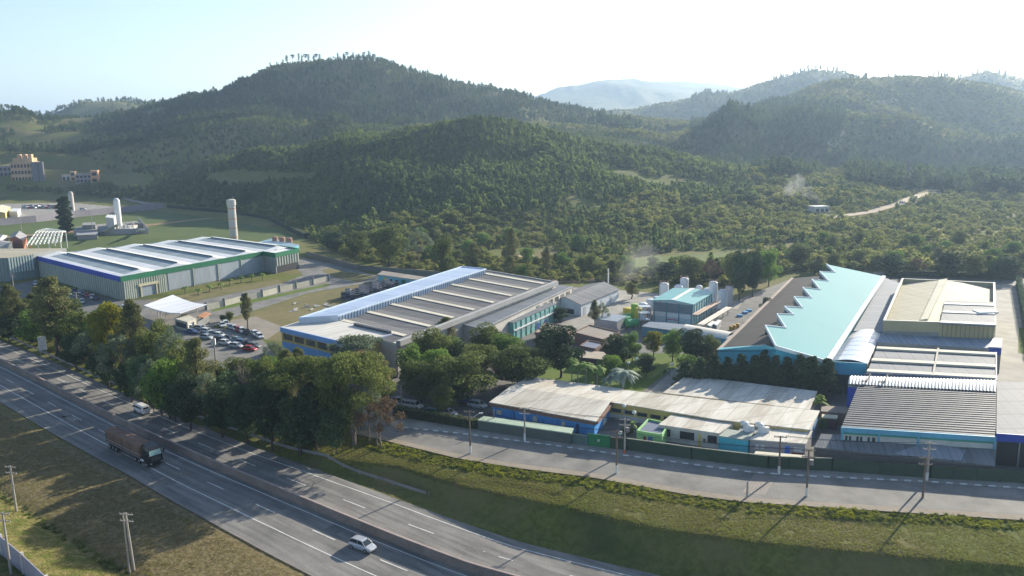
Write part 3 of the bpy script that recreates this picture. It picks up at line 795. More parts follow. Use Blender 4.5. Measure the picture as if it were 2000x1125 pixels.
def flat(name, label, cat, px, z, m_wall, m_roof, base=0.0, over=.3, parapet=0.0, group=None, zs=None, th=.2, mp=None):
    q = Q(z, *px) if not isinstance(px[0], Vector) else px
    t = thing(name, label, cat, (q[0].x, q[0].y, base), group)
    zz = zs if zs else [z] * len(q)
    MB().prism(q, [base - .3] * len(q), [k - th for k in zz]).build("wall", m_wall, t)
    rq = roof_slab(q, zz, over)
    MB().slab(rq, th).build("roof", m_roof, t)
    if parapet:
        mb = MB()
        n = len(rq)
        ar = sum(rq[i].x * rq[(i + 1) % n].y - rq[(i + 1) % n].x * rq[i].y for i in range(n)); sg = 1 if ar > 0 else -1
        for i in range(n): mb.on_edge(rq[i], rq[(i + 1) % n], 0, 1, zz[i] - th - .3, zz[i] + parapet, .003 + .01 * i, sg, .22)
        mb.build("parapet", mp or m_wall, t)
    return t, q

# ---- small roofs and brick shed far left
M_GREYR = mat("fibre_cement", (.20, .20, .205), .85, scale=.8, col2=(.32, .32, .33))
M_BRICK = mat("red_brick", (.32, .13, .08), .9, scale=2)
M_PLAST = mat("pale_plaster", (.50, .47, .43), .85, scale=1)
shed("workshop", "small dark gabled workshop behind the ribbed hall", "shed", [(18, 466), (44, 470), (52, 460), (26, 455)], 6.5, 1.8, M_BRICK, M_GREYR, 1)
shed("workshop", "low grey roofed shed at the left edge beyond the slatted roof", "shed", [(-14, 480), (14, 484), (24, 473), (-6, 468)], 6.0, 1.0, M_PLAST, M_GREYR, 0)
shed("workshop", "wide grey gabled shed cut by the left edge of the photo", "shed", [(-60, 464), (-2, 468), (14, 460), (-40, 455)], 7, 1.4, M_PLAST, M_GREYR, 0)

# ---- guard house with curved white canopy
gq = Q(4.6, (281, 596.5), (352, 614), (404, 600), (338, 579))
gt = thing("gate_canopy", "white curved canopy roof over the entrance gate", "canopy", (gq[0].x, gq[0].y, 0))
mb = MB(); nu = 12; vs_ = []
for i in range(nu + 1):
    u = i / nu; zz = 4.5 + .9 * (2 * u - 1) ** 2 * (1 if u > .5 else .55)
    a, b_ = gq[0].lerp(gq[1], u), gq[3].lerp(gq[2], u)
    vs_ += [(a.x, a.y, zz - .6), (b_.x, b_.y, zz), (b_.x, b_.y, zz + .25), (a.x, a.y, zz - .35)]
fs_ = []
for i in range(nu):
    for j in range(4): fs_.append((i * 4 + j, i * 4 + (j + 1) % 4, (i + 1) * 4 + (j + 1) % 4, (i + 1) * 4 + j))
fs_ += [(0, 1, 2, 3), (nu * 4 + 3, nu * 4 + 2, nu * 4 + 1, nu * 4)]
mb.add(vs_, fs_).build("canopy_roof", sheet_mat("canopy_white", (.66, .67, .70), (.78, .79, .82), unit(gq[0], gq[1]), 5.5, .4, .1, line=.12), gt)
for u, v in ((.12, .3), (.2, .3), (.36, .3), (.5, .6), (.8, .3), (.9, .75), (.15, .8)):
    p = bil(gq, u, v, 0); MB().tube(p, (p.x, p.y, 4.3), .16).build("column", M_PLAST, gt)
M_CREAM = mat("cream_render", (.44, .42, .35), .85, scale=.8)
gh, gq2 = flat("guard_house", "small cream guard house with glass front under the white canopy", "guard house", [(341, 622), (366, 629), (383, 622), (361, 612)], 3.2, M_CREAM, M_CREAM, over=.15)
wins(gh, gq2[0], gq2[1], .9, 2.4, [(.1, .9)], M_GLASS); wins(gh, gq2[1], gq2[2], .3, 2.5, [(.15, .45), (.5, .72)], M_GLASS)
gm = Q(0, (386, 640), (409, 632))
single(MB().on_edge(gm[0], gm[1], 0, 1, 0, 2.6, .15), "gate", mat("gate_grey", (.25, .26, .26), .6, .4), "grey metal sliding gate beside the guard house", "gate", gm[0])
single(MB().prism(Q(2.9, (386, 618), (398, 621), (412, 612), (400, 609)), 2.75, 2.95).tube(A(388, 634), A(388, 634) + Vector((0, 0, 2.8)), .1).tube(A(408, 630), A(408, 630) + Vector((0, 0, 2.8)), .1), "awning", mat("orange_awning", (.42, .20, .10), .8), "small orange awning on posts right of the guard house", "awning", A(396, 632))
# low concrete panel fence with posts
pf = [(403, 606), (438, 598), (475, 588), (512, 580), (546, 571), (578, 563.5), (611, 556), (642, 548.5)]
t = thing("panel_fence", "low cream concrete panel fence with tall grey posts along the service road", "fence", A(*pf[0]))
for i in range(len(pf) - 1):
    a, b_ = A(*pf[i]), A(*pf[i + 1]); MB().on_edge(a, b_, .04, .96, 0, 2.1, .12).build("panel", M_CREAM, t)
for i in range(len(pf)):
    a = A(*pf[i]); MB().box(a, .9, .35, 2.9, 0).build("post", mat("post_grey", (.20, .21, .21), .8), t)

# ---- central factory
ZC = 9.0
cA, cB, cC, cD = Q(ZC, (584, 620), (902, 520), (1085, 551), (775, 669))
ct = thing("factory_hall", "large factory hall with grey corrugated roof, cream ridge strips and raised light blue bay", "factory", (cD.x, cD.y, 0))
q = [cA, cB, cC, cD]; axL = unit(cA, cB); axW = unit(cB, cC)
walls(MB(), q, -.3, ZC - .3).build("wall", M_PLAST, ct)
wI = .262
mr_ = sheet_mat("factory_roof_grey", (.108, .108, .112), (.172, .168, .168), axL, 1.25, .55, .2, line=.12, cross=(axW, 6.0))
n = 8; rf, rg = MB(), MB()
for k in range(n):
    v0, v1 = k / n, (k + 1) / n; vm = v0 + .5 / n
    # v counted from the rear edge (B-C) to the front (A-D)
    P4 = lambda u, v, z: cB.lerp(cC, u).lerp(cA.lerp(cD, u), v).xy.to_3d() + Vector((0, 0, z))
    for a, b_, za, zb in ((v0, vm, ZC - .3, ZC + .15), (vm, v1, ZC + .15, ZC - .3)):
        rf.add([P4(wI, a, za), P4(.965, a, za), P4(.965, b_, zb), P4(wI, b_, zb)], [(0, 1, 2, 3)])
    for u in (.965,): rf.add([P4(u, v0, ZC - .3), P4(u, v1, ZC - .3), P4(u, vm, ZC + .15)], [(0, 1, 2)])
    w = .0095
    s_ = MB().slab([P4(wI + .002, vm - w, ZC + .26), P4(.955, vm - w, ZC + .26), P4(.955, vm + w, ZC + .26), P4(wI + .002, vm + w, ZC + .26)], .12)
    s_.build("ridge_strip", mat("ridge_cream", (.46, .42, .33), .8, scale=.7, col2=(.60, .56, .46)), ct)
rf.build("roof", mr_, ct)
MB().on_edge(cC, cD, 0, 1, ZC - .9, ZC + .45, .2, 1, 1.1).build("side_gutter", mat("gutter_grey", (.30, .30, .30), .8, scale=1), ct)
MB().on_edge(cB, cC, wI, 1, ZC - .6, ZC + .2, .2, -1, .3).build("rear_gutter", MATS["gutter_grey"], ct)
zb = ZC + 1.9
bq = [cA, cB, cB.lerp(cC, wI), cA.lerp(cD, wI)]
k_ = [Vector((*A(*p, zb).xy, 0)) for p in ((584, 620), (902, 520), (949, 524.5), (659, 615.5))]
MB().prism(k_, ZC - 1.5, zb - .35).build("raised_bay", mat("bay_white_cladding", (.52, .56, .62), .5, scale=.5), ct)
MB().slab([Vector((p.x, p.y, zb - .3)) for p in k_], .12).build("bay_roof", sheet_mat("bay_roof_blue", (.28, .37, .52), (.38, .47, .62), axL, 9.0, .35, .3, line=.05, cross=(axW, 50)), ct)
pp = MB()
for i in range(4): pp.on_edge(k_[i], k_[(i + 1) % 4], 0, 1, zb - .6 - i * .01, zb + .05 + i * .004, .12 + .01 * i, -1, .15)
pp.build("bay_parapet", mat("parapet_paleblue", (.50, .60, .75), .5, scale=1), ct)
ribs(ct, k_[2], k_[3], ZC - .35, zb - .35, 62, .35, .28, mat("clerestory_blue", (.16, .24, .36), .5), "clerestory_slots", -1)
ribs(ct, k_[0], k_[1], 1, zb - .7, 30, .4, .2, M_STEEL, "wall_ribs", -1)
# lower lean-to roof to its right
lq = Q(7.0, (896, 631), (1087, 556.5), (1117, 561), (943, 643))
lt, _ = flat("side_aisle", "long dark grey flat roofed aisle on the right flank of the factory hall", "annex", lq, 7.0, M_PLAST, sheet_mat("aisle_roof", (.10, .12, .15), (.17, .19, .22), axL, 2.0, .5, .2), over=.2)
MB().on_edge(_[2], _[3], -.01, 1.0, 6.5, 7.25, .25, 1).build("eaves_gutter", MATS["gutter_grey"], lt)
wins(lt, _[2], _[3], 4.6, 6.2, [(.03 + k * .075, .085 + k * .075) for k in range(6)], M_GLASS)
M_TEALW = mat("teal_wall", (.12, .34, .32), .7, scale=.8, col2=(.18, .44, .41))
tq = Q(5.6, (1003, 630), (1086, 593.5), (1041, 584), (944, 622))
tt, q = flat("teal_annex", "low annex with glazed turquoise side wall beside the factory hall", "annex", tq, 5.6, M_TEALW, sheet_mat("annex_roof", (.10, .12, .14), (.17, .19, .21), axL, 2.0, .5, .2), over=.2)
wins(tt, q[0], q[1], 1.6, 4.6, [(.05 + k * .12, .13 + k * .12) for k in range(8)], mat("pale_glazing", (.22, .38, .40), .25, scale=2))
ribs(tt, q[0], q[1], 0, 5.4, 9, .35, .15, mat("teal_dark", (.05, .17, .15), .6), "mullions")
wins(tt, q[0], q[1], 0, 2.2, [(.52, .58), (.70, .75)], mat("door_blue", (.02, .07, .30), .5), .12, "door")
MB().on_edge(q[0], q[1], 0, 1, 3.0, 3.4, .3).build("sun_shade", M_WHITE, tt)

# ---- admin wing: pale roof, blue and yellow walls
M_YEL = mat("yellow_wall", (.50, .38, .13), .8, scale=.7); M_SKYB = mat("sky_blue_wall", (.16, .34, .62), .7, scale=.8)
aq = Q(9.2, (549, 639), (693, 673), (769, 651), (619, 617))
at_, q = flat("office_wing", "two storey office wing with pale roof, blue side and yellow end wall", "office", aq, 9.2, M_YEL, sheet_mat("office_roof", (.46, .44, .40), (.62, .60, .56), unit(aq[0], aq[1]), 2.2, .8, line=.14), over=.25)
a, b_, c, d = q
MB().on_edge(a, b_, -.003, 1.003, 7.9, 9.25, .3, 1).build("blue_fascia", mat("fascia_skyblue", (.20, .36, .66), .6), at_)
MB().on_edge(b_, c, 0, 1.003, 8.6, 9.25, .3, 1).build("grey_fascia", mat("fascia_lilac", (.38, .42, .55), .6), at_)
wins(at_, a, b_, 6.0, 7.6, [(.03 + k * .16, .16 + k * .16) for k in range(6)], M_GLASS)
MB().on_edge(a, b_, 0, 1, .6, 5.4, .08, 1).build("blue_band", MATS["sky_blue_wall"], at_)
MB().on_edge(b_, c, 0, 1, 4.6, 5.3, .1, 1).build("lilac_band", MATS["fascia_lilac"], at_)
MB().on_edge(b_, c, 0, 1, -.3, 1.6, .12, 1).build("orange_plinth", mat("orange_paint", (.60, .26, .02), .7), at_)
wins(at_, b_, c, 2.6, 4.0, [(.18, .3), (.46, .56), (.62, .72)], M_GLASS)
for k in range(16):
    p = bil(q, .55 + k * .028, .95, 9.2); MB().box((p.x, p.y, 9.2), .9, 1.3, .7, .3).build("roof_vent", mat("vent_grey", (.12, .13, .15), .6), at_)
MB().prism(Q(5.2, (775, 686), (812, 668), (812, 656), (778, 671)), 4.8, 5.2).build("orange_walkway", MATS["orange_paint"], at_)
for f in (0.05, .5, .95):
    p = A(775, 686, 5.2).lerp(A(812, 668, 5.2), f); MB().tube((p.x, p.y, 0), (p.x, p.y, 5), .15).build("walkway_post", M_WHITE, at_)
single(MB().prism(Q(3.0, (735, 722), (752, 730), (762, 718), (745, 711)), 0, 3.0), "brick_kiosk", M_BRICK, "small red brick kiosk below the yellow end wall", "kiosk", A(740, 740))

# ---- long low turquoise range behind the crate stacks
bq = Q(3.4, (738, 536), (858, 552), (866, 546), (748, 529))
bt, q = flat("store_range", "low turquoise store range with weathered roof behind the crate stacks", "storehouse", bq, 3.4, mat("range_turq", (.16, .42, .50), .7, scale=.7), sheet_mat("range_roof", (.20, .18, .16), (.30, .27, .24), unit(bq[0], bq[1]), 1.5, .9), over=.4)
wins(bt, q[0], q[1], .8, 2.2, [(.2, .24), (.3, .34), (.5, .54), (.72, .76), (.85, .89)], M_GLASS)
wins(bt, q[0], q[1], 0, 2.6, [(.10, .16)], mat("yellow_door", (.55, .42, .08), .6), .08, "door"); wins(bt, q[0], q[1], 0, 2.6, [(.40, .47)], M_GREEN, .08, "door")
# ---- white gabled shed
st, q = shed("white_shed", "white walled gabled shed with plain grey roof, right of the factory hall", "shed", [(1074.7, 586), (1134.8, 595.5), (1208.5, 565.5), (1151, 555.5)], 3.9, 1.7, mat("shed_white_wall", (.55, .58, .62), .75, scale=.6), sheet_mat("shed_roof", (.115, .12, .13), (.185, .19, .20), axL, 1.6, .6, .1), 1)
wins(st, q[3], q[0], .4, 2.0, [(.52, .78)], M_GLASS, .05, "window"); wins(st, q[0], q[1], .0, 2.8, [(.06, .12), (.3, .34), (.5, .54), (.75, .79)], mat("rib_grey", (.36, .38, .40), .7), .06, "door")
single(MB().tube(A(1188, 556, 3) , A(1188, 556, 3) + Vector((0, 0, 6)), .22), "flue", M_WHITE, "thin white flue pipe rising behind the gabled shed", "flue", A(1188, 556, 3))
# ------------------------------------------------------------------ process plant
axP = unit(A(1275, 625), A(1315, 590)); 
M_TEALR = mat("teal_roof_paint", (.10, .30, .31), .5, scale=.5, col2=(.16, .38, .38))
zp = 6.6
pq = Q(zp, (1275.7, 587), (1354, 595), (1392, 572), (1315, 564))
pt, q = shed("process_building", "tall process building with teal roof and grey and white front, amid the tanks", "process building", pq, zp, .7, mat("process_wall", (.45, .52, .55), .7, scale=.7), MATS["teal_roof_paint"], 1, .3)
# front wall of the process building runs pq[0] -> pq[1]
for f0, f1, z0, z1, m_, nm in ((.01, .99, 3.4, 6.3, mat("louvre_grey", (.16, .19, .22), .7, scale=2, stretch=(1, 1, 5)), "louvre_panel"), (.02, .98, 1.9, 3.2, M_WHITE, "white_panel"), (.36, .66, 1.0, 1.25, mat("red_rail", (.45, .04, .05), .5), "red_rail")):
    MB().on_edge(pq[0], pq[1], f0, f1, z0, z1, .08).build(nm, m_, pt)
ribs(pt, pq[0], pq[1], 0, 6.5, 4, .3, .2, mat("frame_teal", (.06, .20, .26), .5), "frame_posts", 1, -.12, 1.12)
ribs(pt, pq[1], pq[2], 0, 6.5, 8, .9, .15, mat("side_teal", (.04, .26, .28), .6), "wall_panels", 1)
rl = MB(); a_, b_ = (pq[0] + pq[1]) / 2, (pq[3] + pq[2]) / 2
rl.slab([a_ + Vector((-.7, 0, .92)), a_ + Vector((.7, 0, .92)), b_ + Vector((.7, 0, .92)), b_ + Vector((-.7, 0, .92))], .1); rl.build("rooflight", M_WHITE, pt)
flat("process_porch", "flat blue grey porch roof in front of the process building", "porch", [(1254, 637), (1322, 646), (1338, 634), (1272, 627)], 2.9, MATS["frame_teal"], sheet_mat("porch_roof", (.12, .15, .20), (.18, .22, .28), axP, 1.5), over=.2)

def silo(px, yt, yb, w, col, label, cat="tank", name="storage_silo", dome=.35, group="white silos around the process building", rail=True, base=None):
    p = A(px, yb); s = FOC / (p.y / math.cos(0)); r = w / 2 / s
    h = (yb - yt) / s * 1.02 - dome * r
    t = thing(name, label, cat, (p.x, p.y, 0), group)
    MB().lathe(p, [(r, -.2), (r, h), (r * .72, h + dome * r * .7), (r * .15, h + dome * r)], 24).build("shell", col, t)
    if rail:
        mb = MB()
        for zz in (h + .5, h + 1.0):
            for i in range(12):
                a, b_ = 2 * math.pi * i / 12, 2 * math.pi * (i + 1) / 12
                mb.tube((p.x + r * .95 * math.cos(a), p.y + r * .95 * math.sin(a), zz), (p.x + r * .95 * math.cos(b_), p.y + r * .95 * math.sin(b_), zz), .03, n=4)
        for i in range(12):
            a = 2 * math.pi * i / 12; mb.tube((p.x + r * .95 * math.cos(a), p.y + r * .95 * math.sin(a), h - .1), (p.x + r * .95 * math.cos(a), p.y + r * .95 * math.sin(a), h + 1.0), .05, n=4)
        mb.build("handrail", mat("rail_red", (.30, .16, .13), .6), t)
        lb = MB()
        x0, y0 = p.x + r * .8, p.y - r * .72
        for d in (-.22, .22): lb.bar((x0 + d, y0, 0), (x0 + d, y0, h + .9), .08, .08)
        lb.build("ladder", M_STEEL, t)
    return t
M_SILO = mat("silo_white", (.62, .64, .66), .5, scale=.5, stretch=(1, 1, .2), var=.1)
silo(1296.5, 551, 588, 18, M_SILO, "white steaming silo left of the process building roof")
silo(1336, 541, 574, 16.5, M_SILO, "tall white silo rising behind the middle of the teal roof")
silo(1325, 555, 578, 18, M_SILO, "low domed white tank left of the tall rear silo", dome=.6, rail=False)
silo(1365, 556, 582, 13, M_SILO, "small white domed tank behind the ridge of the teal roof", dome=.6, rail=False)
silo(1392, 548, 592, 17, M_SILO, "tall white silo behind the right corner of the teal roof")
silo(1382, 561, 590, 18, M_SILO, "squat white tank in front of the tall corner silo", dome=.5, rail=False)
silo(1410.5, 564, 602, 19, M_SILO, "nearest large white silo right of the process building")
silo(1423, 558, 595, 15, mat("silo_pinkish", (.55, .50, .50), .6), "slim off-white silo at the right end of the silo group")
M_YT = mat("tank_yellow", (.55, .42, .04), .5, scale=1); M_GT = mat("tank_green", (.05, .30, .10), .5, scale=1); M_LG = mat("tank_lime", (.25, .42, .06), .5, scale=1)
gy_ = "coloured tanks in the process yard"
silo(1225, 600, 618, 17, M_YT, "broad yellow tank, nearest to the gabled shed", name="tank", group=gy_, rail=False, dome=.15)
silo(1239, 592, 624, 14, M_LG, "lime green upright tank beside the yellow one", name="tank", group=gy_, rail=False, dome=.15)
silo(1247, 600, 628, 13, M_YT, "narrow yellow tank right of the lime one", name="tank", group=gy_, rail=False, dome=.2)
silo(1256, 590, 612, 16, M_SILO, "white round tank behind the yellow tanks", name="tank", group=gy_, rail=False, dome=.3)
silo(1270, 583, 604, 17, M_SILO, "white tank beside the louvred front corner", name="tank", group=gy_, rail=False, dome=.3)
silo(1283, 578, 598, 15, M_SILO, "white tank half behind the teal roof's left eave", name="tank", group=gy_, rail=False, dome=.3)
silo(1267, 600, 622, 10, MATS["rail_red"], "thin rust red vessel by the frame tower", name="tank", group=gy_, rail=False, dome=.3)
def htank(px, py, L, r, m_, label, rz=.5):
    p = A(px, py); t = thing("drum_tank", label, "tank", (p.x, p.y, 0), gy_, 0)
    d = Vector((math.cos(rz), math.sin(rz), 0)); c = p + Vector((0, 0, r + .35)); mb = MB()
    mb.tube(c - d * L / 2, c + d * L / 2, r, n=18).tube(c - d * (L / 2 + r * .35), c - d * L / 2, r * .55, r, n=18).tube(c + d * L / 2, c + d * (L / 2 + r * .35), r, r * .55, n=18)
    mb.build("shell", m_, t)
    for k in (-.3, .3): MB().box((c.x + d.x * L * k, c.y + d.y * L * k, 0), .35, r * 1.5, .6, rz).build("saddle", M_CONCW, t)
htank(1221, 636, 3.4, 1.25, M_GT, "dark green drum tank lying left of its twin")
htank(1234, 641, 3.4, 1.25, M_GT, "dark green drum tank lying right, nearest the blue cars")
htank(1222, 628, 3.0, 1.1, MATS["tank_green"], "green drum tank lying behind the other two")
# frame tower
p = A(1258, 636); t = thing("frame_tower", "grey steel frame tower with pipes left of the process building", "steel frame", (p.x, p.y, 0))
for dx in (-1.6, 1.6):
    for dy in (-1.4, 1.4): MB().bar((p.x + dx, p.y + dy, 0), (p.x + dx, p.y + dy, 6.2), .22, .22).build("post", M_STEEL, t)
mb = MB()
for z in (2.0, 4.1, 6.1): mb.box((p.x, p.y, z), 3.5, 3.0, .12)
mb.build("deck", M_STEEL, t); MB().lathe((p.x - .4, p.y, 2.15), [(.9, 0), (.9, 1.5), (.4, 1.8)], 14).build("vessel", M_SILO, t)
# pipe racks
def rack(p0, p1, z, label, m_):
    a, b_ = A(*p0, z), A(*p1, z); t = thing("pipe_rack", label, "pipe rack", (a.x, a.y, 0)); n_ = Vector((-(b_ - a).y, (b_ - a).x, 0)).normalized()
    for k in (-.5, -.15, .2, .5): MB().tube(a + n_ * k * 1.6, b_ + n_ * k * 1.6, .16, n=8).build("pipe", m_, t)
    for f in np.linspace(.04, .96, 6):
        c = a.lerp(b_, f); MB().bar((c.x, c.y, 0), (c.x, c.y, z), .22, .22).build("post", M_STEEL, t)
rack((1357, 615), (1403, 588), 3.8, "upper pipe rack along the right side of the process building", mat("pipe_rust", (.35, .22, .17), .6))
rack((1368, 634), (1424, 600), 2.4, "lower pale pipe rack running past the nearest white silo", mat("pipe_pale", (.55, .50, .44), .6))
# vaulted tunnel roof
def vault(parent, a0, a1, b0, b1, z, h, m_, name="roof", n=10, seg=1, th=.12):
    """barrel roof: arch spans from edge a (a0-a1) to edge b (b0-b1)"""
    vs_ = []; fs_ = []
    for i in range(n + 1):
        u = i / n; zz = z + h * math.sin(math.pi * u)
        for s_ in range(seg + 1):
            w = s_ / seg; p = (a0.lerp(a1, w)).lerp(b0.lerp(b1, w), u); vs_ += [(p.x, p.y, zz), (p.x, p.y, zz - th)]
    S = seg + 1
    for i in range(n):
        for s_ in range(seg):
            k = (i * S + s_) * 2; fs_ += [(k, k + 2, k + 2 * S + 2, k + 2 * S), (k + 1, k + 2 * S + 1, k + 2 * S + 3, k + 3)]
    for i in range(n):
        for s_ in (0, seg):
            k = (i * S + s_) * 2; fs_.append((k, k + 1, k + 2 * S + 1, k + 2 * S))
    return MB().add(vs_, fs_).build(name, m_, parent)
vq = Q(3.4, (1330, 645), (1418, 661), (1436, 650), (1345, 634))
t, q = flat("vaulted_passage", "long white vaulted passage roof leading to the big turquoise hall", "passage", vq, 3.3, mat("passage_wall", (.07, .27, .38), .6), M_WHITE, over=0)
vault(t, q[0], q[1], q[3], q[2], 3.3, .9, mat("vault_cream", (.55, .53, .47), .7, scale=1), "vault")
for px, py, lb in ((1427, 645, "left one of three orange tanks beside the brown roof"), (1433, 643, "middle orange tank of three beside the brown roof"), (1440, 640, "right one of three orange tanks, with a white cap")):
    silo(px, py - 9, py, 7, mat("tank_orange", (.55, .30, .04), .5), lb, name="tank", group="orange tanks beside the brown roof", rail=False, dome=.2)
for px, py, lb in ((1445, 618, "blue round vat behind the orange tanks"), (1455, 612, "second blue vat, nearer the brown roof"), (1463, 608, "small blue vat beside the brown eave")):
    silo(px, py - 4, py, 12, mat("vat_blue", (.08, .28, .50), .5), lb, name="vat", group="blue vats beside the brown roof", rail=False, dome=.05)
for k, (px, py) in enumerate(((1386, 634), (1398, 632))):
    flat("white_canopy", ("left" if k == 0 else "right") + " one of two small white canopies before the pipe rack", "canopy", [(px - 5, py), (px + 2, py + 3), (px + 11, py - 6), (px + 5, py - 8)], 1.8, M_STEEL, M_WHITE, over=.1, group="small white canopies")
# grey flat roofs and canopies of the workshops in front of the shed
M_FLATR = mat("flat_roof_brown", (.20, .17, .15), .9, scale=.6, col2=(.30, .26, .22)); M_RBRICK = mat("brown_wall", (.20, .13, .10), .9, scale=1)
flat("workshop_block", "wide brown flat roofed workshop block right of the dark round tree", "workshop", [(1122, 650), (1177, 664), (1209, 650), (1152, 636)], 3.4, M_RBRICK, M_FLATR, parapet=.3)
flat("workshop_block", "flat roofed workshop tucked behind the dark round tree", "workshop", [(1046, 650), (1100, 656), (1118, 640), (1066, 632)], 3.4, M_RBRICK, M_FLATR, parapet=.25)
flat("workshop_block", "small block with bluish roof in front of the brown workshop", "workshop", [(1134, 676), (1162, 682), (1178, 672), (1150, 666)], 3.0, M_RBRICK, mat("flat_roof_blue", (.12, .15, .22), .8), parapet=.25)
flat("workshop_block", "low block with cream roof edge, nearest to the garden", "workshop", [(1134, 697), (1176, 701), (1188, 689), (1145, 685)], 2.6, mat("dark_maroon", (.09, .05, .06), .9), mat("flat_roof_cream", (.33, .29, .23), .85, scale=.8), over=.5)
flat("workshop_block", "pale slab roof at the end of the grey passage", "workshop", [(1178, 672), (1205, 676), (1226, 664), (1200, 659)], 2.8, M_RBRICK, M_FLATR, parapet=.2)
flat("grey_canopy", "blue grey canopy on posts between the thin trees and the green tanks", "canopy", [(1162, 622), (1205, 628), (1224, 617), (1184, 611)], 3.0, M_STEEL, mat("canopy_bluegrey", (.20, .24, .30), .6), over=.2)

# ------------------------------------------------------------------ turquoise hall with the zigzag roof edge
ZG = 7.4
g0, g1 = A(1617, 706, ZG), A(1726.5, 540, ZG)            # right gutter line, front and rear
apx = A(1516, 677, 11.2)
ZF = [(1614, 516), (1631, 532.4), (1601, 530.7), (1618.3, 549.3), (1585.6, 545.9), (1601.8, 566), (1568, 562), (1585.6, 582.3), (1551, 580.3), (1567.4, 601.6), (1532.2, 599.2), (1549.8, 615), (1517.7, 614), (1535, 641), (1495, 636.4)]
pl_ = (g0, g1, apx)
zg = [on_plane(x, y, *pl_) for x, y in ZF]
hall = thing("turquoise_hall", "huge hall with smooth turquoise roof cut in zigzag teeth above a brown roof", "factory", (g0.x, g0.y, 0))
M_TQ = mat("turquoise_roof", (.095, .285, .32), .8, scale=.06, var=.05, spec=.15); M_TQ2 = mat("turquoise_wall", (.05, .30, .40), .5, scale=.3, var=.1)
rp = [g0, g1] + zg + [apx]
ar = [Vector((p.x, p.y, 0)) for p in rp]
tri = tessellate_polygon([ar]); mb = MB()
up = [(p.x, p.y, p.z) for p in rp]; lo = [(p.x, p.y, p.z - .5) for p in rp]; fs_ = []
for t in tri:
    a, b_, c = [ar[i] for i in t]; s_ = (b_ - a).cross(c - a).z
    t = tuple(t) if s_ > 0 else (t[0], t[2], t[1]); fs_.append(t); fs_.append(tuple(i + len(rp) for i in reversed(t)))
for i in range(len(rp)): fs_.append((i, (i + 1) % len(rp), len(rp) + (i + 1) % len(rp), len(rp) + i))
mb.add(up + lo, fs_).build("roof", M_TQ, hall)
tr = MB()
for i in range(2, len(rp)):
    a, b_ = rp[i], rp[(i + 1) % len(rp)]; tr.bar(a + Vector((0, 0, -.15)), b_ + Vector((0, 0, -.15)), .32, .8)
tr.bar(g0 + Vector((0, 0, .05)), g1 + Vector((0, 0, .05)), 1.1, .5)
tr.build("white_trim", mat("trim_white", (.66, .72, .74), .5, scale=1), hall)
# brown left slope, passing under the teeth
e0, e1 = A(1403, 685, 5.4), A(1548, 543.5, 5.4)
def under(p, d=1.2): return Vector((p.x, p.y, p.z - d))
ins = [under(p) for p in zg[1::2]]
fr_ = under(apx, .9)
back = on_plane(1603, 533, e0, e1, ins[-1]); 
br = [e0, fr_.lerp(e0, .04), ins[-1] + Vector((1.5, 0, 0)), Vector((*(ins[0] + Vector((3, 0, 0))).xy, back.z)), Vector((*zg[0].xy, back.z - .3)), e1]
mb = MB(); brown = sheet_mat("brown_roof", (.028, .023, .022), (.050, .040, .038), unit(e0, e1), 2.0, .7, line=.12, cross=(perp(unit(e0, e1)), 9))
o0, o1 = fr_, Vector((zg[0].x + 2, zg[0].y - 2, fr_.z))
mb.slab([e0, o0, o1, e1], .25).build("brown_slope", brown, hall)
# saw-tooth north lights standing between brown slope and the teeth
tl = MB()
for i in range(0, len(zg) - 1):
    a, b_ = zg[i], zg[i + 1]; tl.prism([a, b_, b_ + Vector((.25, .1, 0)), a + Vector((.25, .1, 0))], [a.z - 2.2, b_.z - 2.2, b_.z - 2.2, a.z - 2.2], [a.z - .5, b_.z - .5, b_.z - .5, a.z - .5])
tl.build("north_lights", mat("tooth_glazing", (.06, .13, .15), .3), hall)
lr = A(1404, 684, 5.2)
# body of the hall
w = MB()
w.prism([e0 + Vector((.6, .6, 0)), g0 + Vector((-.4, .6, 0)), g1 + Vector((-.4, -.5, 0)), e1 + Vector((.6, -.5, 0))], [-.3] * 4, [4.9, 6.9, 6.9, 4.9])
w.build("wall", M_TQ2, hall)
fa = MB(); fa.prism([e0, apx, apx + Vector((0, .6, 0)), e0 + Vector((0, .6, 0))], [0, 0, 0, 0], [5.3, 10.9, 10.9, 5.3]); fa.prism([apx, g0, g0 + Vector((0, .6, 0)), apx + Vector((0, .6, 0))], 0, [10.9, 7.2, 7.2, 10.9])
fa.build("front_gable", mat("turquoise_gable", (.05, .33, .44), .5, scale=.25, var=.12), hall)
MB().slab([e0 + Vector((0, -.1, .3)), apx + Vector((0, -.1, -.3)), apx + Vector((-1.5, 3.2, -.4)), e0 + Vector((1.0, 2.0, .2))], .2).build("front_flashing", mat("flashing_turq", (.16, .50, .58), .45, scale=1), hall)
MB().bar(e0 + Vector((0, 0, .1)), e1 + Vector((0, 0, .1)), .9, .3).build("eaves_gutter", mat("gutter_rust", (.28, .22, .19), .8), hall)
fw = A(1691, 710, ZG)
MB().on_edge(g0, fw, 0, 1, 4.6, ZG + .1, .3).build("front_fascia", M_TQ2, hall)
MB().on_edge(g0, fw, 0, 1, -.3, 4.6, .05).build("front_recess", M_DARK, hall)

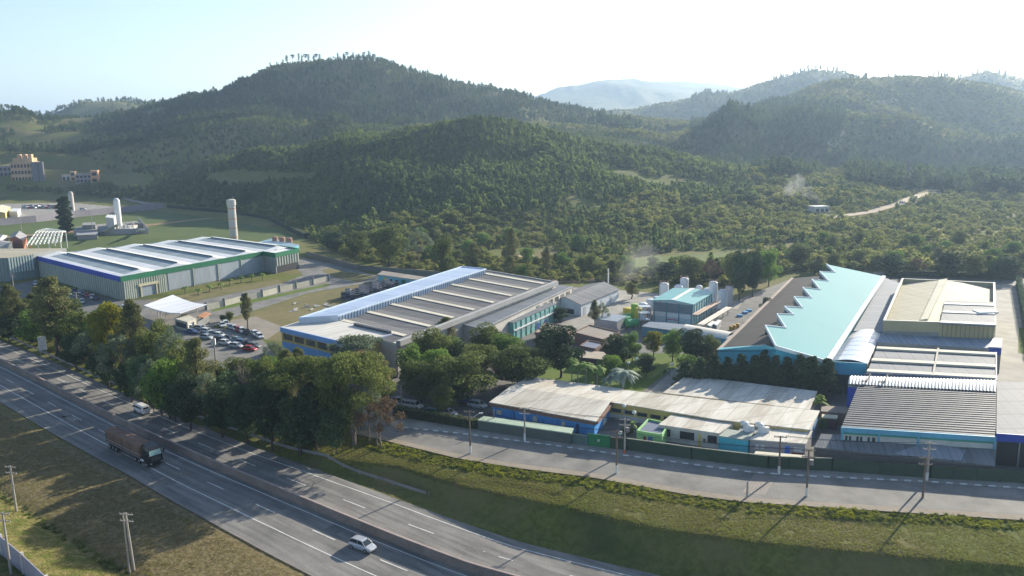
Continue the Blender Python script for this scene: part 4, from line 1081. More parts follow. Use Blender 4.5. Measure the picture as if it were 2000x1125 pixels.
# ------------------------------------------------------------------ roofs between the turquoise hall and the beige hall
axR = unit(A(1692, 730), A(1944, 743)); axB = (0.04, 1.0)
m_cy = sheet_mat("court_roof", (.155, .18, .215), (.24, .265, .31), axB, 2.6, .4, .35, line=.15, cross=(axR, 1.1))
flat("court_roof_hall", "narrow blue grey corrugated roof between turquoise gutter and beige hall", "factory", [(1667, 646), (1724, 648), (1757.5, 553), (1728, 542)], 6.2, M_CONCW, m_cy, over=0)
t, q = flat("vaulted_link", "link building with a row of white translucent barrel vaults beside the turquoise roof", "factory", [(1620, 707), (1694, 711), (1722, 649), (1668, 647)], 5.6, M_CONCW, m_cy, over=0)
nb = 7
for k in range(nb):
    f0, f1 = k / nb, (k + .94) / nb
    vault(t, q[0].lerp(q[3], f0), q[0].lerp(q[3], f1), q[1].lerp(q[2], f0), q[1].lerp(q[2], f1), 5.75, .7, mat("vault_white", (.60, .60, .62), .35) if k >= 5 else mat("vault_translucent", (.36, .42, .54), .25, scale=.5, col2=(.46, .52, .62)), "vault", 10)
# beige hall
ZB = 10.0
bq = Q(ZB, (1725.7, 626), (1837.9, 629.6), (1944.5, 634), (1943, 552.6), (1762, 544.3))
M_BEI = mat("beige_cladding", (.36, .32, .19), .65, scale=.5, var=.08, stretch=(1, 1, .2)); bh = thing("beige_hall", "beige clad hall with parapet and low gabled roof, behind the grey roofs", "hall", (bq[0].x, bq[0].y, 0))
MB().prism(bq, -.3, ZB - 1.6).build("wall", M_BEI, bh)
n_ = len(bq); mb = MB()
for i in range(n_): mb.on_edge(bq[i], bq[(i + 1) % n_], 0, 1, ZB - 1.9, ZB - .01 * i, .02 + .01 * i, 1, .35)
mb.build("parapet", M_BEI, bh)
tr = MB()
for i in range(n_): tr.on_edge(bq[i], bq[(i + 1) % n_], -.002, 1.002, ZB - .02, ZB + .12 + .005 * i, .06 + .01 * i, 1, .45)
tr.build("coping", mat("coping_pale", (.58, .56, .46), .6), bh)
m_br = sheet_mat("beige_roof", (.29, .27, .20), (.37, .345, .26), perp(axB), 1.6, .6, line=.1, cross=(axB, 5.5))
r0, r1 = A(1846, 549, ZB + .2), A(1812, 626, ZB + .2)
inn = lambda p, d: p + (cen(bq) - Vector((p.x, p.y, 0))).normalized() * d
c0, c1, c3, c4 = [inn(bq[i], .45) for i in (0, 2, 3, 4)]
MB().add([(c0.x, c0.y, ZB - 1.5), (r1.x, r1.y, ZB - .1), (r0.x, r0.y, ZB + .5), (c4.x, c4.y, ZB - 1.5), (c1.x, c1.y, ZB - 1.5), (c3.x, c3.y, ZB - 1.5)], [(0, 1, 2, 3), (1, 4, 5, 2)]).build("roof", m_br, bh)
MB().slab([r1 + Vector((-1.6, .8, .05)), r1 + Vector((.4, .8, .3)), r0 + Vector((.4, -.5, .95)), r0 + Vector((-2.2, -.5, .6))], .3).build("ridge_cap", mat("ridge_beige", (.36, .34, .26), .7, scale=1), bh)
s_ = Q(ZB + .25, (1836, 631), (1944, 636), (1942.5, 590), (1846, 587))
MB().slab(s_, .3).build("front_roof", sheet_mat("front_roof_grey", (.14, .15, .165), (.20, .21, .225), axR, 1.2, .5, .2), bh)
for f in (.0, .42, .80): MB().slab([bil(s_, 0, f, ZB + .5), bil(s_, 1, f, ZB + .5), bil(s_, 1, f + .06, ZB + .5), bil(s_, 0, f + .06, ZB + .5)], .22).build("white_strip", M_WHITE, bh)
MB().box((bil(s_, .82, .5).x, bil(s_, .82, .5).y, ZB + .3), 5.2, 3.2, .5, 0).build("white_hatch", M_WHITE, bh)
ribs(bh, bq[1], bq[2], 5.4, ZB - .2, 12, .14, .12, mat("seam_brown", (.22, .19, .12), .7), "cladding_seams")
MB().on_edge(bq[0], bq[1], .0, .98, 6.2, 7.3, .05).build("lower_band", mat("band_grey", (.20, .21, .20), .7), bh)
# step roof below it, ending in a white and blue porch
sq = Q(6.3, (1712, 668), (1956, 681), (1957, 663), (1724, 646.5))
t, q = flat("step_roof", "blue grey ribbed step roof below the beige hall with white projecting right end", "factory", sq, 6.3, M_CONCW, sheet_mat("step_roof_mat", (.20, .235, .29), (.30, .34, .40), axR, 1.25, .35, .4, line=.2), over=0, th=.15)
e = bil(q, .93, .5, 6.3); MB().slab([bil(q, .90, .02, 6.6), bil(q, 1.0, .02, 6.6), bil(q, 1.0, .98, 6.6), bil(q, .93, .98, 6.6)], .25).build("white_end", M_WHITE, t)
MB().on_edge(q[0], q[1], .905, 1.0, 4.7, 6.3, .06).build("blue_fascia", M_BLUE, t)
# grid roofs
gq_ = Q(6.0, (1692, 730), (1944.5, 743.5), (1944.5, 689), (1714, 677))
t, q = flat("grid_roof_hall", "grey corrugated hall roof with three cream strips and a central gutter", "factory", gq_, 6.0, M_CONCW, sheet_mat("grid_roof", (.125, .14, .165), (.20, .215, .24), axB, 1.1, .5, .2, line=.2, cross=(axR, 3.0)), over=0)
for f in (.02, .40, .86): MB().slab([bil(q, 0, f, 6.45), bil(q, 1, f, 6.45), bil(q, 1, f + .085, 6.45), bil(q, 0, f + .085, 6.45)], .4).build("cream_strip", MATS["ridge_cream"], t)
MB().slab([bil(q, .515, 0, 6.5), bil(q, .53, 0, 6.5), bil(q, .53, 1, 6.5), bil(q, .515, 1, 6.5)], .45).build("central_gutter", mat("beam_grey", (.32, .31, .28), .8), t)
MB().on_edge(q[1], q[2], 0, 1, 4.6, 6.2, .25).build("side_fascia", mat("fascia_lilacgrey", (.30, .33, .38), .7), t)
# white corrugated barrel roof strip
wq = Q(7.0, (1656, 753), (1945, 768), (1945.5, 745), (1661, 736.5))
t, q = flat("barrel_roof_hall", "white scalloped barrel roof strip with two black pipes, in front of the grid roof", "factory", wq, 6.4, M_BLUE, M_CONCW, over=0, zs=[6.9] * 4)
nb = 44
for k in range(1):
    vs_ = []; fs_ = []; nu, nv = nb * 6, 8
    for i in range(nu + 1):
        for j in range(nv + 1):
            p = bil(q, i / nu, j / nv); z = 6.95 + .9 * math.sin(math.pi * (.12 + .80 * j / nv)) + .16 * abs(math.sin(math.pi * i / 6)); vs_.append((p.x, p.y, z))
    for i in range(nu):
        for j in range(nv): a = i * (nv + 1) + j; fs_.append((a, a + nv + 1, a + nv + 2, a + 1))
    MB().add(vs_, fs_).build("roof", mat("scallop_white", (.62, .61, .57), .6, scale=1, col2=(.70, .69, .66)), t)
for f in (.14, .26):
    a, b_ = bil(q, f, .95, 7.9), bil(q, f - .012, .15, 7.9); MB().bar(a, b_, .22, .2).bar(b_, b_ + Vector((-1.2, 0, 0)), .2, .2).bar(a, a + Vector((1.2 if f > .2 else -1.2, 0, 0)), .2, .2).build("black_pipe", M_DARK, t)
# big dark ribbed roof with its front
dq = [*Q(6.2, (1643.7, 828), (1945.3, 846.6)), *Q(6.8, (1945.3, 768), (1676, 756))]
t, q = flat("front_hall", "front hall with wide dark ribbed roof and blue green fascia, nearest the street", "factory", dq, 6.2, mat("front_wall_white", (.42, .44, .43), .8, scale=.8), sheet_mat("dark_roof", (.048, .055, .070), (.078, .087, .108), (0.06, 1.0), 1.24, .5, .2, line=.1, cross=(axR, 10)), over=0, zs=[5.5, 5.5, 7.2, 7.2])
zr4 = [5.5, 5.5, 7.2, 7.2]
for k in range(21):
    f = (k + .5) / 21; zz = lerp(5.5, 7.2, f) + .07
    MB().slab([bil(q, 0, f - .006, zz), bil(q, 1, f - .006, zz), bil(q, 1, f + .006, zz + .01), bil(q, 0, f + .006, zz + .01)], .06).build("roof_rib", mat("rib_light", (.11, .122, .142), .6, scale=1), t)
MB().on_edge(q[0], q[1], -.003, 1.002, 4.75, 5.65, .3).build("blue_fascia", mat("fascia_cyan", (.10, .34, .50), .5, scale=1), t)
MB().on_edge(q[0], q[1], 0, 1, 4.35, 4.75, .22).build("green_fascia", mat("fascia_teal", (.03, .24, .20), .5, scale=1), t)
wins(t, q[0], q[1], 2.9, 4.0, [(.03, .045), (.055, .07), (.105, .12), (.13, .145), (.18, .195), (.21, .23)], M_GLASS, .08)
for f in (0.0, .248, .505, .99): MB().on_edge(q[0], q[1], f, f + .012, 0, 4.8, .28).build("blue_pilaster", MATS["fascia_cyan"], t)
lq = [*Q(2.6, (1590, 872), (1944, 908)), *Q(3.6, (1944.6, 870), (1604, 846))]
M_LT = sheet_mat("leanto_roof", (.12, .125, .135), (.20, .21, .22), axR, 1.15, .6, .1, line=.2)
t2, q2 = flat("lean_to", "long grey corrugated lean-to roof below the front hall, above the street fence", "lean-to", lq, 2.6, mat("leanto_wall", (.14, .12, .11), .9, scale=1), M_LT, over=0, zs=[2.5, 2.5, 3.5, 3.5])
MB().slab([bil(q2, .45, .02, 2.66), bil(q2, .82, .02, 2.66), bil(q2, .84, .6, 3.25), bil(q2, .62, .95, 3.55)], .06).build("pale_sheets", sheet_mat("pale_leanto", (.20, .22, .25), (.27, .29, .32), axR, 1.15, .5, .1, line=.2), t2)
for f in (0.02, .2, .4, .6, .8, .98): p = bil(q2, f, .03); MB().tube((p.x, p.y, 0), (p.x, p.y, 2.4), .12).build("post", M_STEEL, t2)
# right-hand hall with blue fascia, running out of the frame
rq = Q(6.0, (1946, 846), (2180, 862), (2150, 752), (1947, 745))
t, q = flat("blue_edged_hall", "plain grey roofed hall with deep blue fascia at the right edge", "hall", rq, 6.0, M_DARK, sheet_mat("right_roof", (.155, .165, .185), (.21, .22, .24), axB, 7.5, .5, .1, line=.16, cross=(axR, 2.0)), over=0)
MB().on_edge(q[0], q[1], 0, 1, 4.6, 6.05, .25).build("blue_fascia", M_BLUE, t)
for f in (.0, .2, .4, .6): MB().on_edge(q[0], q[1], f, f + .01, 0, 4.6, .3).build("column", M_CONCW, t)

# ------------------------------------------------------------------ canteen and offices along the street
M_CR = sheet_mat("cream_sheet_roof", (.36, .32, .26), (.60, .575, .52), unit(A(961, 785), A(1161, 821)), 3.1, .85, line=.10, cross=((-.3, .95), 6.0))
M_CB = mat("canteen_blue", (.06, .26, .62), .6, scale=.6, var=.15)
cq = Q(3.3, (961.5, 786), (1161, 822), (1212, 761), (1036.5, 738.5))
t, q = shed("blue_canteen", "blue walled single storey block under a wide cream roof, nearest the green gate", "canteen", cq, 3.3, .55, M_CB, M_CR, 0, .5)
MB().on_edge(q[0], q[1], -.01, 1.01, 2.7, 3.25, .75).build("brown_fascia", mat("fascia_brown", (.16, .09, .07), .8), t)
MB().on_edge(q[1], q[2], -.0, .55, 2.7, 3.25, .75).build("brown_fascia", MATS["fascia_brown"], t)
wins(t, q[0], q[1], 1.0, 2.0, [(.05, .10), (.42, .46), (.70, .73)], M_PLAST, .35, "air_conditioner"); wins(t, q[0], q[1], 0, 2.1, [(.20, .23), (.83, .86)], mat("door_navy", (.02, .08, .22), .5), .05, "door")
ribs(t, q[0], q[1], 0, 2.7, 7, .3, .2, MATS["canteen_blue"], "pilasters")
wins(t, q[1], q[2], 0, 2.3, [(.30, .42)], M_WHITE, .06, "door")
# long curved cream roof: two straight runs
b1 = Q(3.6, (1182, 783), (1402, 818), (1404, 783), (1207, 760.5)); b2 = Q(3.6, (1402, 818), (1580, 838.5), (1597, 802), (1404, 783))
t, q = flat("long_block", "long cream roofed block with yellow banded wall behind the light green hut", "office", [b1[0], b1[1], b2[1], b2[2], b1[2], b1[3]], 3.6, M_YEL, M_CR, over=.4)
wins(t, q[0], q[1], 1.5, 2.3, [(.06 + .12 * k, .15 + .12 * k) for k in range(5)], M_GLASS); MB().on_edge(q[0], q[1], 0, 1, 0, 1.1, .06).build("white_dado", M_PLAST, t)
MB().on_edge(q[2], q[3], 0, 1, 0, 3.3, .06).build("blue_end", mat("end_blue", (.16, .34, .60), .6), t)
cq = Q(3.4, (1297, 767), (1579, 799), (1594, 764), (1343, 733.5))
t, q = flat("rear_block", "rear cream roofed block in the shade of the clipped conifer row", "office", cq, 3.4, M_PLAST, M_CR, over=.3)
# kitchen wing roofs
kq = Q(3.2, (1287, 829), (1404, 846), (1432, 826.5), (1312, 810))
t, q = flat("kitchen_wing", "kitchen wing with cream roof over an open white portico", "kitchen", kq, 3.2, M_PLAST, M_CR, over=.1)
wins(t, q[0], q[1], 1.0, 2.5, [(.06, .2), (.36, .6), (.82, .97)], M_DARK, .05, "opening"); wins(t, q[0], q[1], 0, 2.5, [(.66, .72)], M_YEL, .06, "yellow_panel"); wins(t, q[0], q[1], .9, 1.7, [(.75, .79)], mat("notice_brown", (.14, .10, .07), .7), .07, "notice")
hq = Q(2.9, (1243.5, 840), (1293, 848), (1309, 826), (1266, 816.5))
t, q = flat("green_hut", "light green hut with dark recessed flat roof and blue door by the gate", "hut", hq, 2.5, mat("hut_green", (.28, .50, .20), .7, scale=.8), mat("hut_roof", (.10, .13, .20), .7), over=0, parapet=.35)
wins(t, q[0], q[1], 0, 2.05, [(.46, .64)], mat("door_steelblue", (.10, .18, .32), .5), .08, "door"); wins(t, q[0], q[1], 1.0, 1.9, [(.27, .38)], mat("extinguisher_red", (.22, .04, .04), .6), .08, "hose_cabinet")
tq_ = Q(3.0, (1404, 851), (1461, 859), (1471, 845), (1420, 838))
t, q = flat("turquoise_store", "turquoise box shaped store with greenish roof beside two white roof cowls", "store", tq_, 3.0, mat("store_turq", (.06, .40, .50), .6, scale=.6), mat("store_roof", (.24, .27, .24), .8, scale=1), over=.1)
fq = Q(2.9, (1441, 843), (1500, 850), (1512, 834), (1453, 825))
flat("vent_roof", "low dark shaded roof carrying two white cowls", "kitchen", fq, 2.9, M_PLAST, mat("vent_roof_dark", (.15, .16, .16), .8, scale=1), over=0)
for k, (px, py) in enumerate(((1459, 842), (1488, 845))):
    p = A(px, py, 2.9); t = thing("roof_cowl", ("left" if k == 0 else "right") + " one of the two white curved exhaust cowls on the low dark roof", "exhaust cowl", p, "white exhaust cowls")
    mb = MB(); pts = [Vector((0, 0, 0)), Vector((0, 0, .7)), Vector((-.15, 0, 1.3)), Vector((-.6, 0, 1.7)), Vector((-1.2, 0, 1.6))]; rr = [.75, .75, .6, .5, .5]
    for i in range(4): mb.tube(p + pts[i], p + pts[i + 1], rr[i], rr[i + 1], n=14)
    mb.build("duct", M_SILO, t); MB().box((p.x + .9, p.y, p.z), .8, .8, 1.1).build("fan_box", M_WHITE, t)
sq = Q(3.2, (1465, 855.5), (1573, 864), (1586, 839.5), (1497, 832))
t, q = flat("snack_wing", "cream roofed wing with a royal blue door, left of the lean-to", "office", sq, 3.0, mat("snack_wall", (.26, .26, .28), .8, scale=1), M_CR, over=.15)
wins(t, q[0], q[1], 0, 2.2, [(.64, .73)], mat("royal_blue", (.03, .12, .50), .5), .06, "door"); wins(t, q[0], q[1], 1.2, 2.1, [(.10, .17), (.20, .27), (.80, .97)], mat("pale_notice", (.45, .48, .50), .6), .05, "window"); wins(t, q[0], q[1], 0, 1.1, [(.76, .98)], mat("maroon_panel", (.16, .03, .05), .7), .05, "panel")
flat("strip_roof", "narrow cream strip roof just behind the street fence", "shelter", [(1473, 886), (1568, 894), (1571, 889), (1476, 881)], 2.3, M_STEEL, mat("strip_cream", (.50, .47, .36), .8, scale=1), over=0)
flat("carport", "long pale green carport roof between the blue canteen and the street fence", "carport", [(933, 820), (1115, 846), (1121, 836), (945, 812.5)], 2.4, mat("carport_wall", (.07, .09, .085), .8), mat("carport_green", (.30, .38, .29), .7, scale=1), over=0)  # shade under the open carport is put into the dark wall colour
flat("side_passage", "small brown roofed passage beside the banana palm", "passage", [(1604, 803), (1668, 808), (1672, 796), (1606, 792)], 2.6, M_RBRICK, M_FLATR, over=.1)
flat("side_passage", "short cream topped wall roof behind the round shrub", "passage", [(1606, 815), (1634, 817), (1636, 811), (1606, 809)], 2.4, mat("dark_maroon", (.09, .05, .06), .9), MATS["strip_cream"], over=.1)
# ------------------------------------------------------------------ far left: tower, batching plant, scrap yard, ruins
p = A(458, 477); t = thing("water_tower", "tall slender concrete water tower with orange bands behind the warehouse", "water tower", (p.x, p.y, 0))
r = 7.6 * p.y / FOC; h = 87 * p.y / FOC
MB().lathe(p, [(r, 0), (r, h * .86), (r * 1.15, h * .88), (r * 1.15, h), (r * .4, h + .5)], 24).build("shaft", mat("tower_concrete", (.46, .45, .42), .85, scale=.4, stretch=(1, 1, .3)), t)
for f in (.16, .36, .57, .80): MB().lathe((p.x, p.y, h * f), [(r + .07, 0), (r + .07, .55)], 24).build("orange_band", mat("band_orange", (.48, .25, .15), .7), t)
MB().tube((p.x + r * .6, p.y, h), (p.x + r * .6, p.y, h + 2), .1).build("rod", M_STEEL, t)
M_TURQ = MATS["range_turq"]
flat("pump_house", "low turquoise pump house at the far corner of the warehouse", "pump house", [(500, 474), (556, 486), (584, 478), (530, 466)], 2.6, M_TURQ, mat("pump_roof", (.20, .30, .38), .7), over=.2)
for k, (px, lb) in enumerate(((538, "left one of three rust brown round tanks"), (552, "middle one of three rust brown round tanks"), (566, "right one of three rust brown round tanks"))):
    silo(px, 462 + k, 480 + k, 11, mat("tank_rust", (.32, .17, .13), .7, scale=1), lb, name="water_tank", group="rust brown water tanks behind the warehouse", rail=False, dome=.2)
# batching plant
M_BW = mat("block_wall", (.30, .29, .29), .9, scale=1)
bw = [(145, 462), (290, 456), (270, 434)]
t = thing("plant_wall", "grey block wall around the concrete batching plant", "wall", A(*bw[0]))
for i in range(2): MB().on_edge(A(*bw[i]), A(*bw[i + 1]), 0, 1, 0, 3.6, .3).build("wall_run", M_BW, t)
silo(233, 388, 446, 12, M_SILO, "slim white cement silo of the batching plant", name="cement_silo", cat="silo", group="cement silos", dome=.9)
silo(143, 375, 424, 9, mat("silo_pale", (.50, .46, .45), .6), "pale cement silo beside the columnar cypress", name="cement_silo", cat="silo", group="cement silos", dome=.9)
flat("batching_tower", "narrow pale control tower of the batching plant", "tower", [(206, 424), (222, 426), (226, 420), (210, 419)], 10.5, M_PLAST, M_WHITE, over=.3)
p = A(236, 452); t = thing("aggregate_plant", "white and grey hoppers, frames and conveyor of the batching plant", "batching plant", (p.x, p.y, 0))
rr = random.Random(5)
for k in range(12):
    c = A(215 + k * 5.2 + rr.uniform(-2, 2), 452 + rr.uniform(-8, 5)); hh = rr.uniform(2.5, 7)
    MB().box(c, rr.uniform(3, 6), rr.uniform(3, 6), hh * .6, rr.uniform(0, 1)).lathe((c.x, c.y, hh * .6), [(.6, 0), (1.6, hh * .4)], 8).build("hopper", [M_WHITE, M_PLAST, M_STEEL, M_CONCW][k % 4], t)
MB().bar(A(196, 456, 1), A(228, 440, 9), 1.6, .8).build("conveyor", M_CONCW, t)
for k in range(3): MB().bar(A(268, 452, 1 + k), A(284 - k * 5, 448, 5 + k), .8, .5).build("ramp", M_WHITE, t)
for nm, px, z, lb in (("site_hut", [(150, 459), (190, 458), (190, 452), (150, 453)], 3, "long low hut inside the block wall, nearest the cypress"), ("site_hut", [(190, 448), (214, 447), (214, 441), (192, 442)], 4, "grey hut behind the control tower"), ("site_hut", [(160, 440), (186, 439), (186, 434), (162, 435)], 3, "flat hut at the back of the batching yard")):
    flat(nm, lb, "hut", px, z, M_CONCW, M_GREYR, over=.3)
# perimeter wall of the scrap yard
pw = [(-120, 446), (0, 441), (70, 434), (145, 425), (230, 416), (320, 408)]
t = thing("yard_wall", "long lilac grey retaining wall in front of the scrap yard", "wall", A(*pw[1]))
for i in range(len(pw) - 1): MB().on_edge(A(*pw[i]), A(*pw[i + 1]), 0, 1, 0, 5.0, .5).build("wall_run", mat("retaining_wall", (.27, .25, .28), .9, scale=.4), t)
t2 = thing("yard_wall", "thin far wall closing the scrap yard at the back", "wall", A(320, 408))
MB().on_edge(A(320, 408), A(232, 392), 0, 1, 0, 3.2, .4, -1).build("wall_run", MATS["retaining_wall"], t2)
shed("yard_shed", "pale yellow roofed shed at the left edge of the scrap yard", "shed", [(-30, 418), (10, 416), (20, 404), (-14, 406)], 5, 2, M_YEL, MATS["strip_cream"], 1)
flat("yard_hut", "small white hut at the left of the scrap yard", "hut", [(18, 413), (34, 413), (40, 407), (24, 407)], 4.6, M_WHITE, M_WHITE, over=.2)
# ruins on the far slope
M_RUIN = mat("ruin_ochre", (.42, .27, .16), .9, scale=.3, stretch=(1, 1, .4), col2=(.62, .42, .26)); M_RUING = mat("ruin_grey", (.24, .22, .24), .9, scale=.3)
def gpt(px, py):       # where the line of sight meets the terrain
    d = ray(px, py); prev = None
    for Y in np.arange(120, 2400, 4.0):
        P_ = AY(px, py, Y)
        if P_.z <= gz(P_.x, P_.y): return P_
    return AY(px, py, 2400)
def block(name, label, px0, px1, yb, yt, floors, cols, depth, m_, roofm, holes=True, skew=.25):
    a = gpt((px0 + px1) / 2, yb); Y = a.y; zb = a.z - 1
    L = AY(px0, yb, Y); R_ = AY(px1, yb - 1, Y); top = AY((px0 + px1) / 2, yt, Y).z; hgt = top - a.z
    u = Vector((R_.x - L.x, (R_.x - L.x) * skew)); n_ = Vector((-u.y, u.x)).normalized() * depth
    q = [Vector((L.x, Y, 0)), Vector((L.x + u.x, Y + u.y, 0)), Vector((L.x + u.x + n_.x, Y + u.y + n_.y, 0)), Vector((L.x + n_.x, Y + n_.y, 0))]
    t = thing(name, label, "ruin" if holes else "building", (L.x, Y, a.z))
    MB().prism(q, zb, top).build("wall", m_, t)
    MB().prism([bil(q, u_, v_) for u_, v_ in ((-.01, -.01), (1.01, -.01), (1.01, 1.01), (-.01, 1.01))], top, top + .5).build("roof", roofm, t)
    for f in range(floors):
        for c in range(cols):
            z0 = a.z + hgt * (f + .25) / floors; MB().on_edge(q[0], q[1], (c + .18) / cols, (c + .82) / cols, z0, z0 + hgt * .5 / floors, .12).build("window", M_DARK, t)
    return t, q, a.z, top
t, q, z0, z1 = block("ruined_block", "tall ochre ruined concrete block with rows of empty openings", 24, 63, 356, 318, 3, 7, 22, M_RUIN, M_RUIN)
MB().prism([bil(q, u, v) for u, v in ((.1, .1), (.95, .1), (.95, .9), (.1, .9))], z1 + .4, z1 + 4.5).build("attic", M_RUIN, t)
for u in (.35, .6, .85): MB().prism([bil(q, u - .07, .2), bil(q, u + .07, .2), bil(q, u + .07, .5), bil(q, u - .07, .5)], z1 + 4.5, z1 + 8.5).build("roof_tank", M_RUIN, t)
block("ruined_block", "lower grey ruined wing at the left edge with a grid of openings", -40, 24, 357, 326, 3, 9, 18, M_RUING, M_RUING)
block("ruined_block", "low brick stub at the foot of the tall ruined block", 22, 34, 358, 344, 1, 2, 8, M_BRICK, M_BRICK)
for k, (px, w) in enumerate(((73, 14), (84, 9))):
    g = gpt(px, 355); s = FOC / g.y; r = w / 2 / s; t = thing("ruin_silo", ("broad left" if k == 0 else "slimmer right") + " one of the twin grey ruined silos", "silo", (g.x, g.y, g.z), "twin ruined silos")
    MB().lathe((g.x, g.y, g.z - 2), [(r, 0), (r, 38 / s + 2), (r * .9, 38 / s + 2.1)], 22).build("shell", mat("silo_darkgrey", (.17, .17, .19), .9, scale=.2, stretch=(1, 1, .3)), t)
block("ruined_house", "small white and brick gable ruin left of the pair", 122, 136, 356, 342, 1, 2, 9, M_PLAST, M_RUIN)
block("ruined_house", "middle ochre ruin with narrow tower", 138, 147, 354, 336, 2, 1, 8, M_RUIN, M_RUIN)
block("ruined_house", "grey two storey ruin beside the orange tower", 149, 176, 358, 341, 2, 4, 10, M_RUING, M_RUING)
block("ruined_house", "orange brick tower at the right end of the ruins", 178, 191, 358, 334, 2, 1, 9, mat("ruin_orange", (.55, .28, .15), .9, scale=.3), M_RUIN)
# small white house with smoke on the right-hand hill
block("white_cottage", "small white cottage with smoke behind it in the scrub at right", 1592, 1622, 417, 405, 1, 3, 8, M_PLAST, mat("cottage_roof", (.50, .50, .50), .8), holes=False)
block("white_cottage", "tiny pale shack left of the smoking cottage", 1572, 1584, 416, 411, 1, 1, 5, M_PLAST, M_PLAST, holes=False)
# ------------------------------------------------------------------ fences along the street
def fence_run(name, label, cat, pts, h, m_, pm, n=None, d=.12, hgt_label=None, group=None):
    t = thing(name, label, cat, A(*pts[0]), group)
    for i in range(len(pts) - 1): MB().on_edge(A(*pts[i]), A(*pts[i + 1]), 0, 1, 0, h, d).build("panel", m_, t)
    for i in range(len(pts) - 1):
        a, b_ = A(*pts[i]), A(*pts[i + 1]); k = max(1, int((b_ - a).length / 3.2)); mb = MB()
        for j in range(k + 1): c = a.lerp(b_, j / k); mb.box((c.x, c.y - .1, 0), .18, .18, h + .08)
        mb.build("fence_posts", pm, t)
    return t
M_FG = mat("fence_greygreen", (.075, .125, .120), .7, scale=1); M_FD = mat("fence_darkgreen", (.022, .045, .030), .8, scale=.6, col2=(.04, .07, .045)); 
fence_run("sheet_fence", "grey green sheet fence in front of the pale carport roof", "fence", [(999, 848), (1080, 860.5), (1146, 871)], 2.1, M_FG, MATS["frame_teal"])
t = fence_run("entrance_gate", "bright dark-green double gate with white marks in the street fence", "gate", [(1147.5, 871), (1192, 876.5)], 2.6, mat("gate_green", (.01, .15, .06), .5), M_FD)
a, b_ = A(1147.5, 871), A(1192, 876.5)
for f in (.455, .50): MB().on_edge(a, b_, f, f + .03, 1.2, 1.7, .2).build("sign_plate", M_WHITE, t)
fence_run("screen_fence", "long dark green screened fence along the whole right part of the street", "fence", [(1193, 877), (1224, 880), (1350, 898), (1500, 916), (1624, 921), (1816, 935), (2000, 945), (2250, 961)], 2.4, M_FD, M_FD)
mb = MB()
for i, (p0, p1) in enumerate(zip([(1224, 880), (1350, 898), (1500, 916)], [(1350, 898), (1500, 916), (1624, 921)])): mb.bar(A(*p0) + Vector((0, 0, 2.5)), A(*p1) + Vector((0, 0, 2.5)), .12, .08)
mb.build("top_rail", MATS["strip_cream"], [o for o in COL.objects if o.name.startswith("screen_fence")][0])
# back boundary walls
t = thing("boundary_wall", "dark boundary wall running from the yard behind the store range", "wall", A(620, 508))
for a, b_ in (((600, 500), (700, 528)), ((700, 528), (760, 533)), ((760, 533), (905, 545))): MB().on_edge(A(*a), A(*b_), 0, 1, 0, 2.4, .3).build("wall_run", mat("wall_dark", (.13, .13, .12), .9, scale=.5), t)
# bottom-left wall
t = thing("property_wall", "lilac grey panel wall with posts at the bottom left corner", "wall", A(40, 1110))
wt = [(-40, 1012), (0, 1045), (42, 1080), (90, 1125), (130, 1165)]
W_ = [A(x, y, 3.0) for x, y in wt]
M_PW = mat("panel_wall", (.33, .30, .36), .85, scale=1)
for i in range(4):
    MB().on_edge(W_[i], W_[i + 1], .02, .98, -3, 2.9, .12).build("panel", M_PW, t)
for p in W_: MB().box((p.x, p.y, -3), .4, .4, 6.1, -.6).build("post", M_PLAST, t)
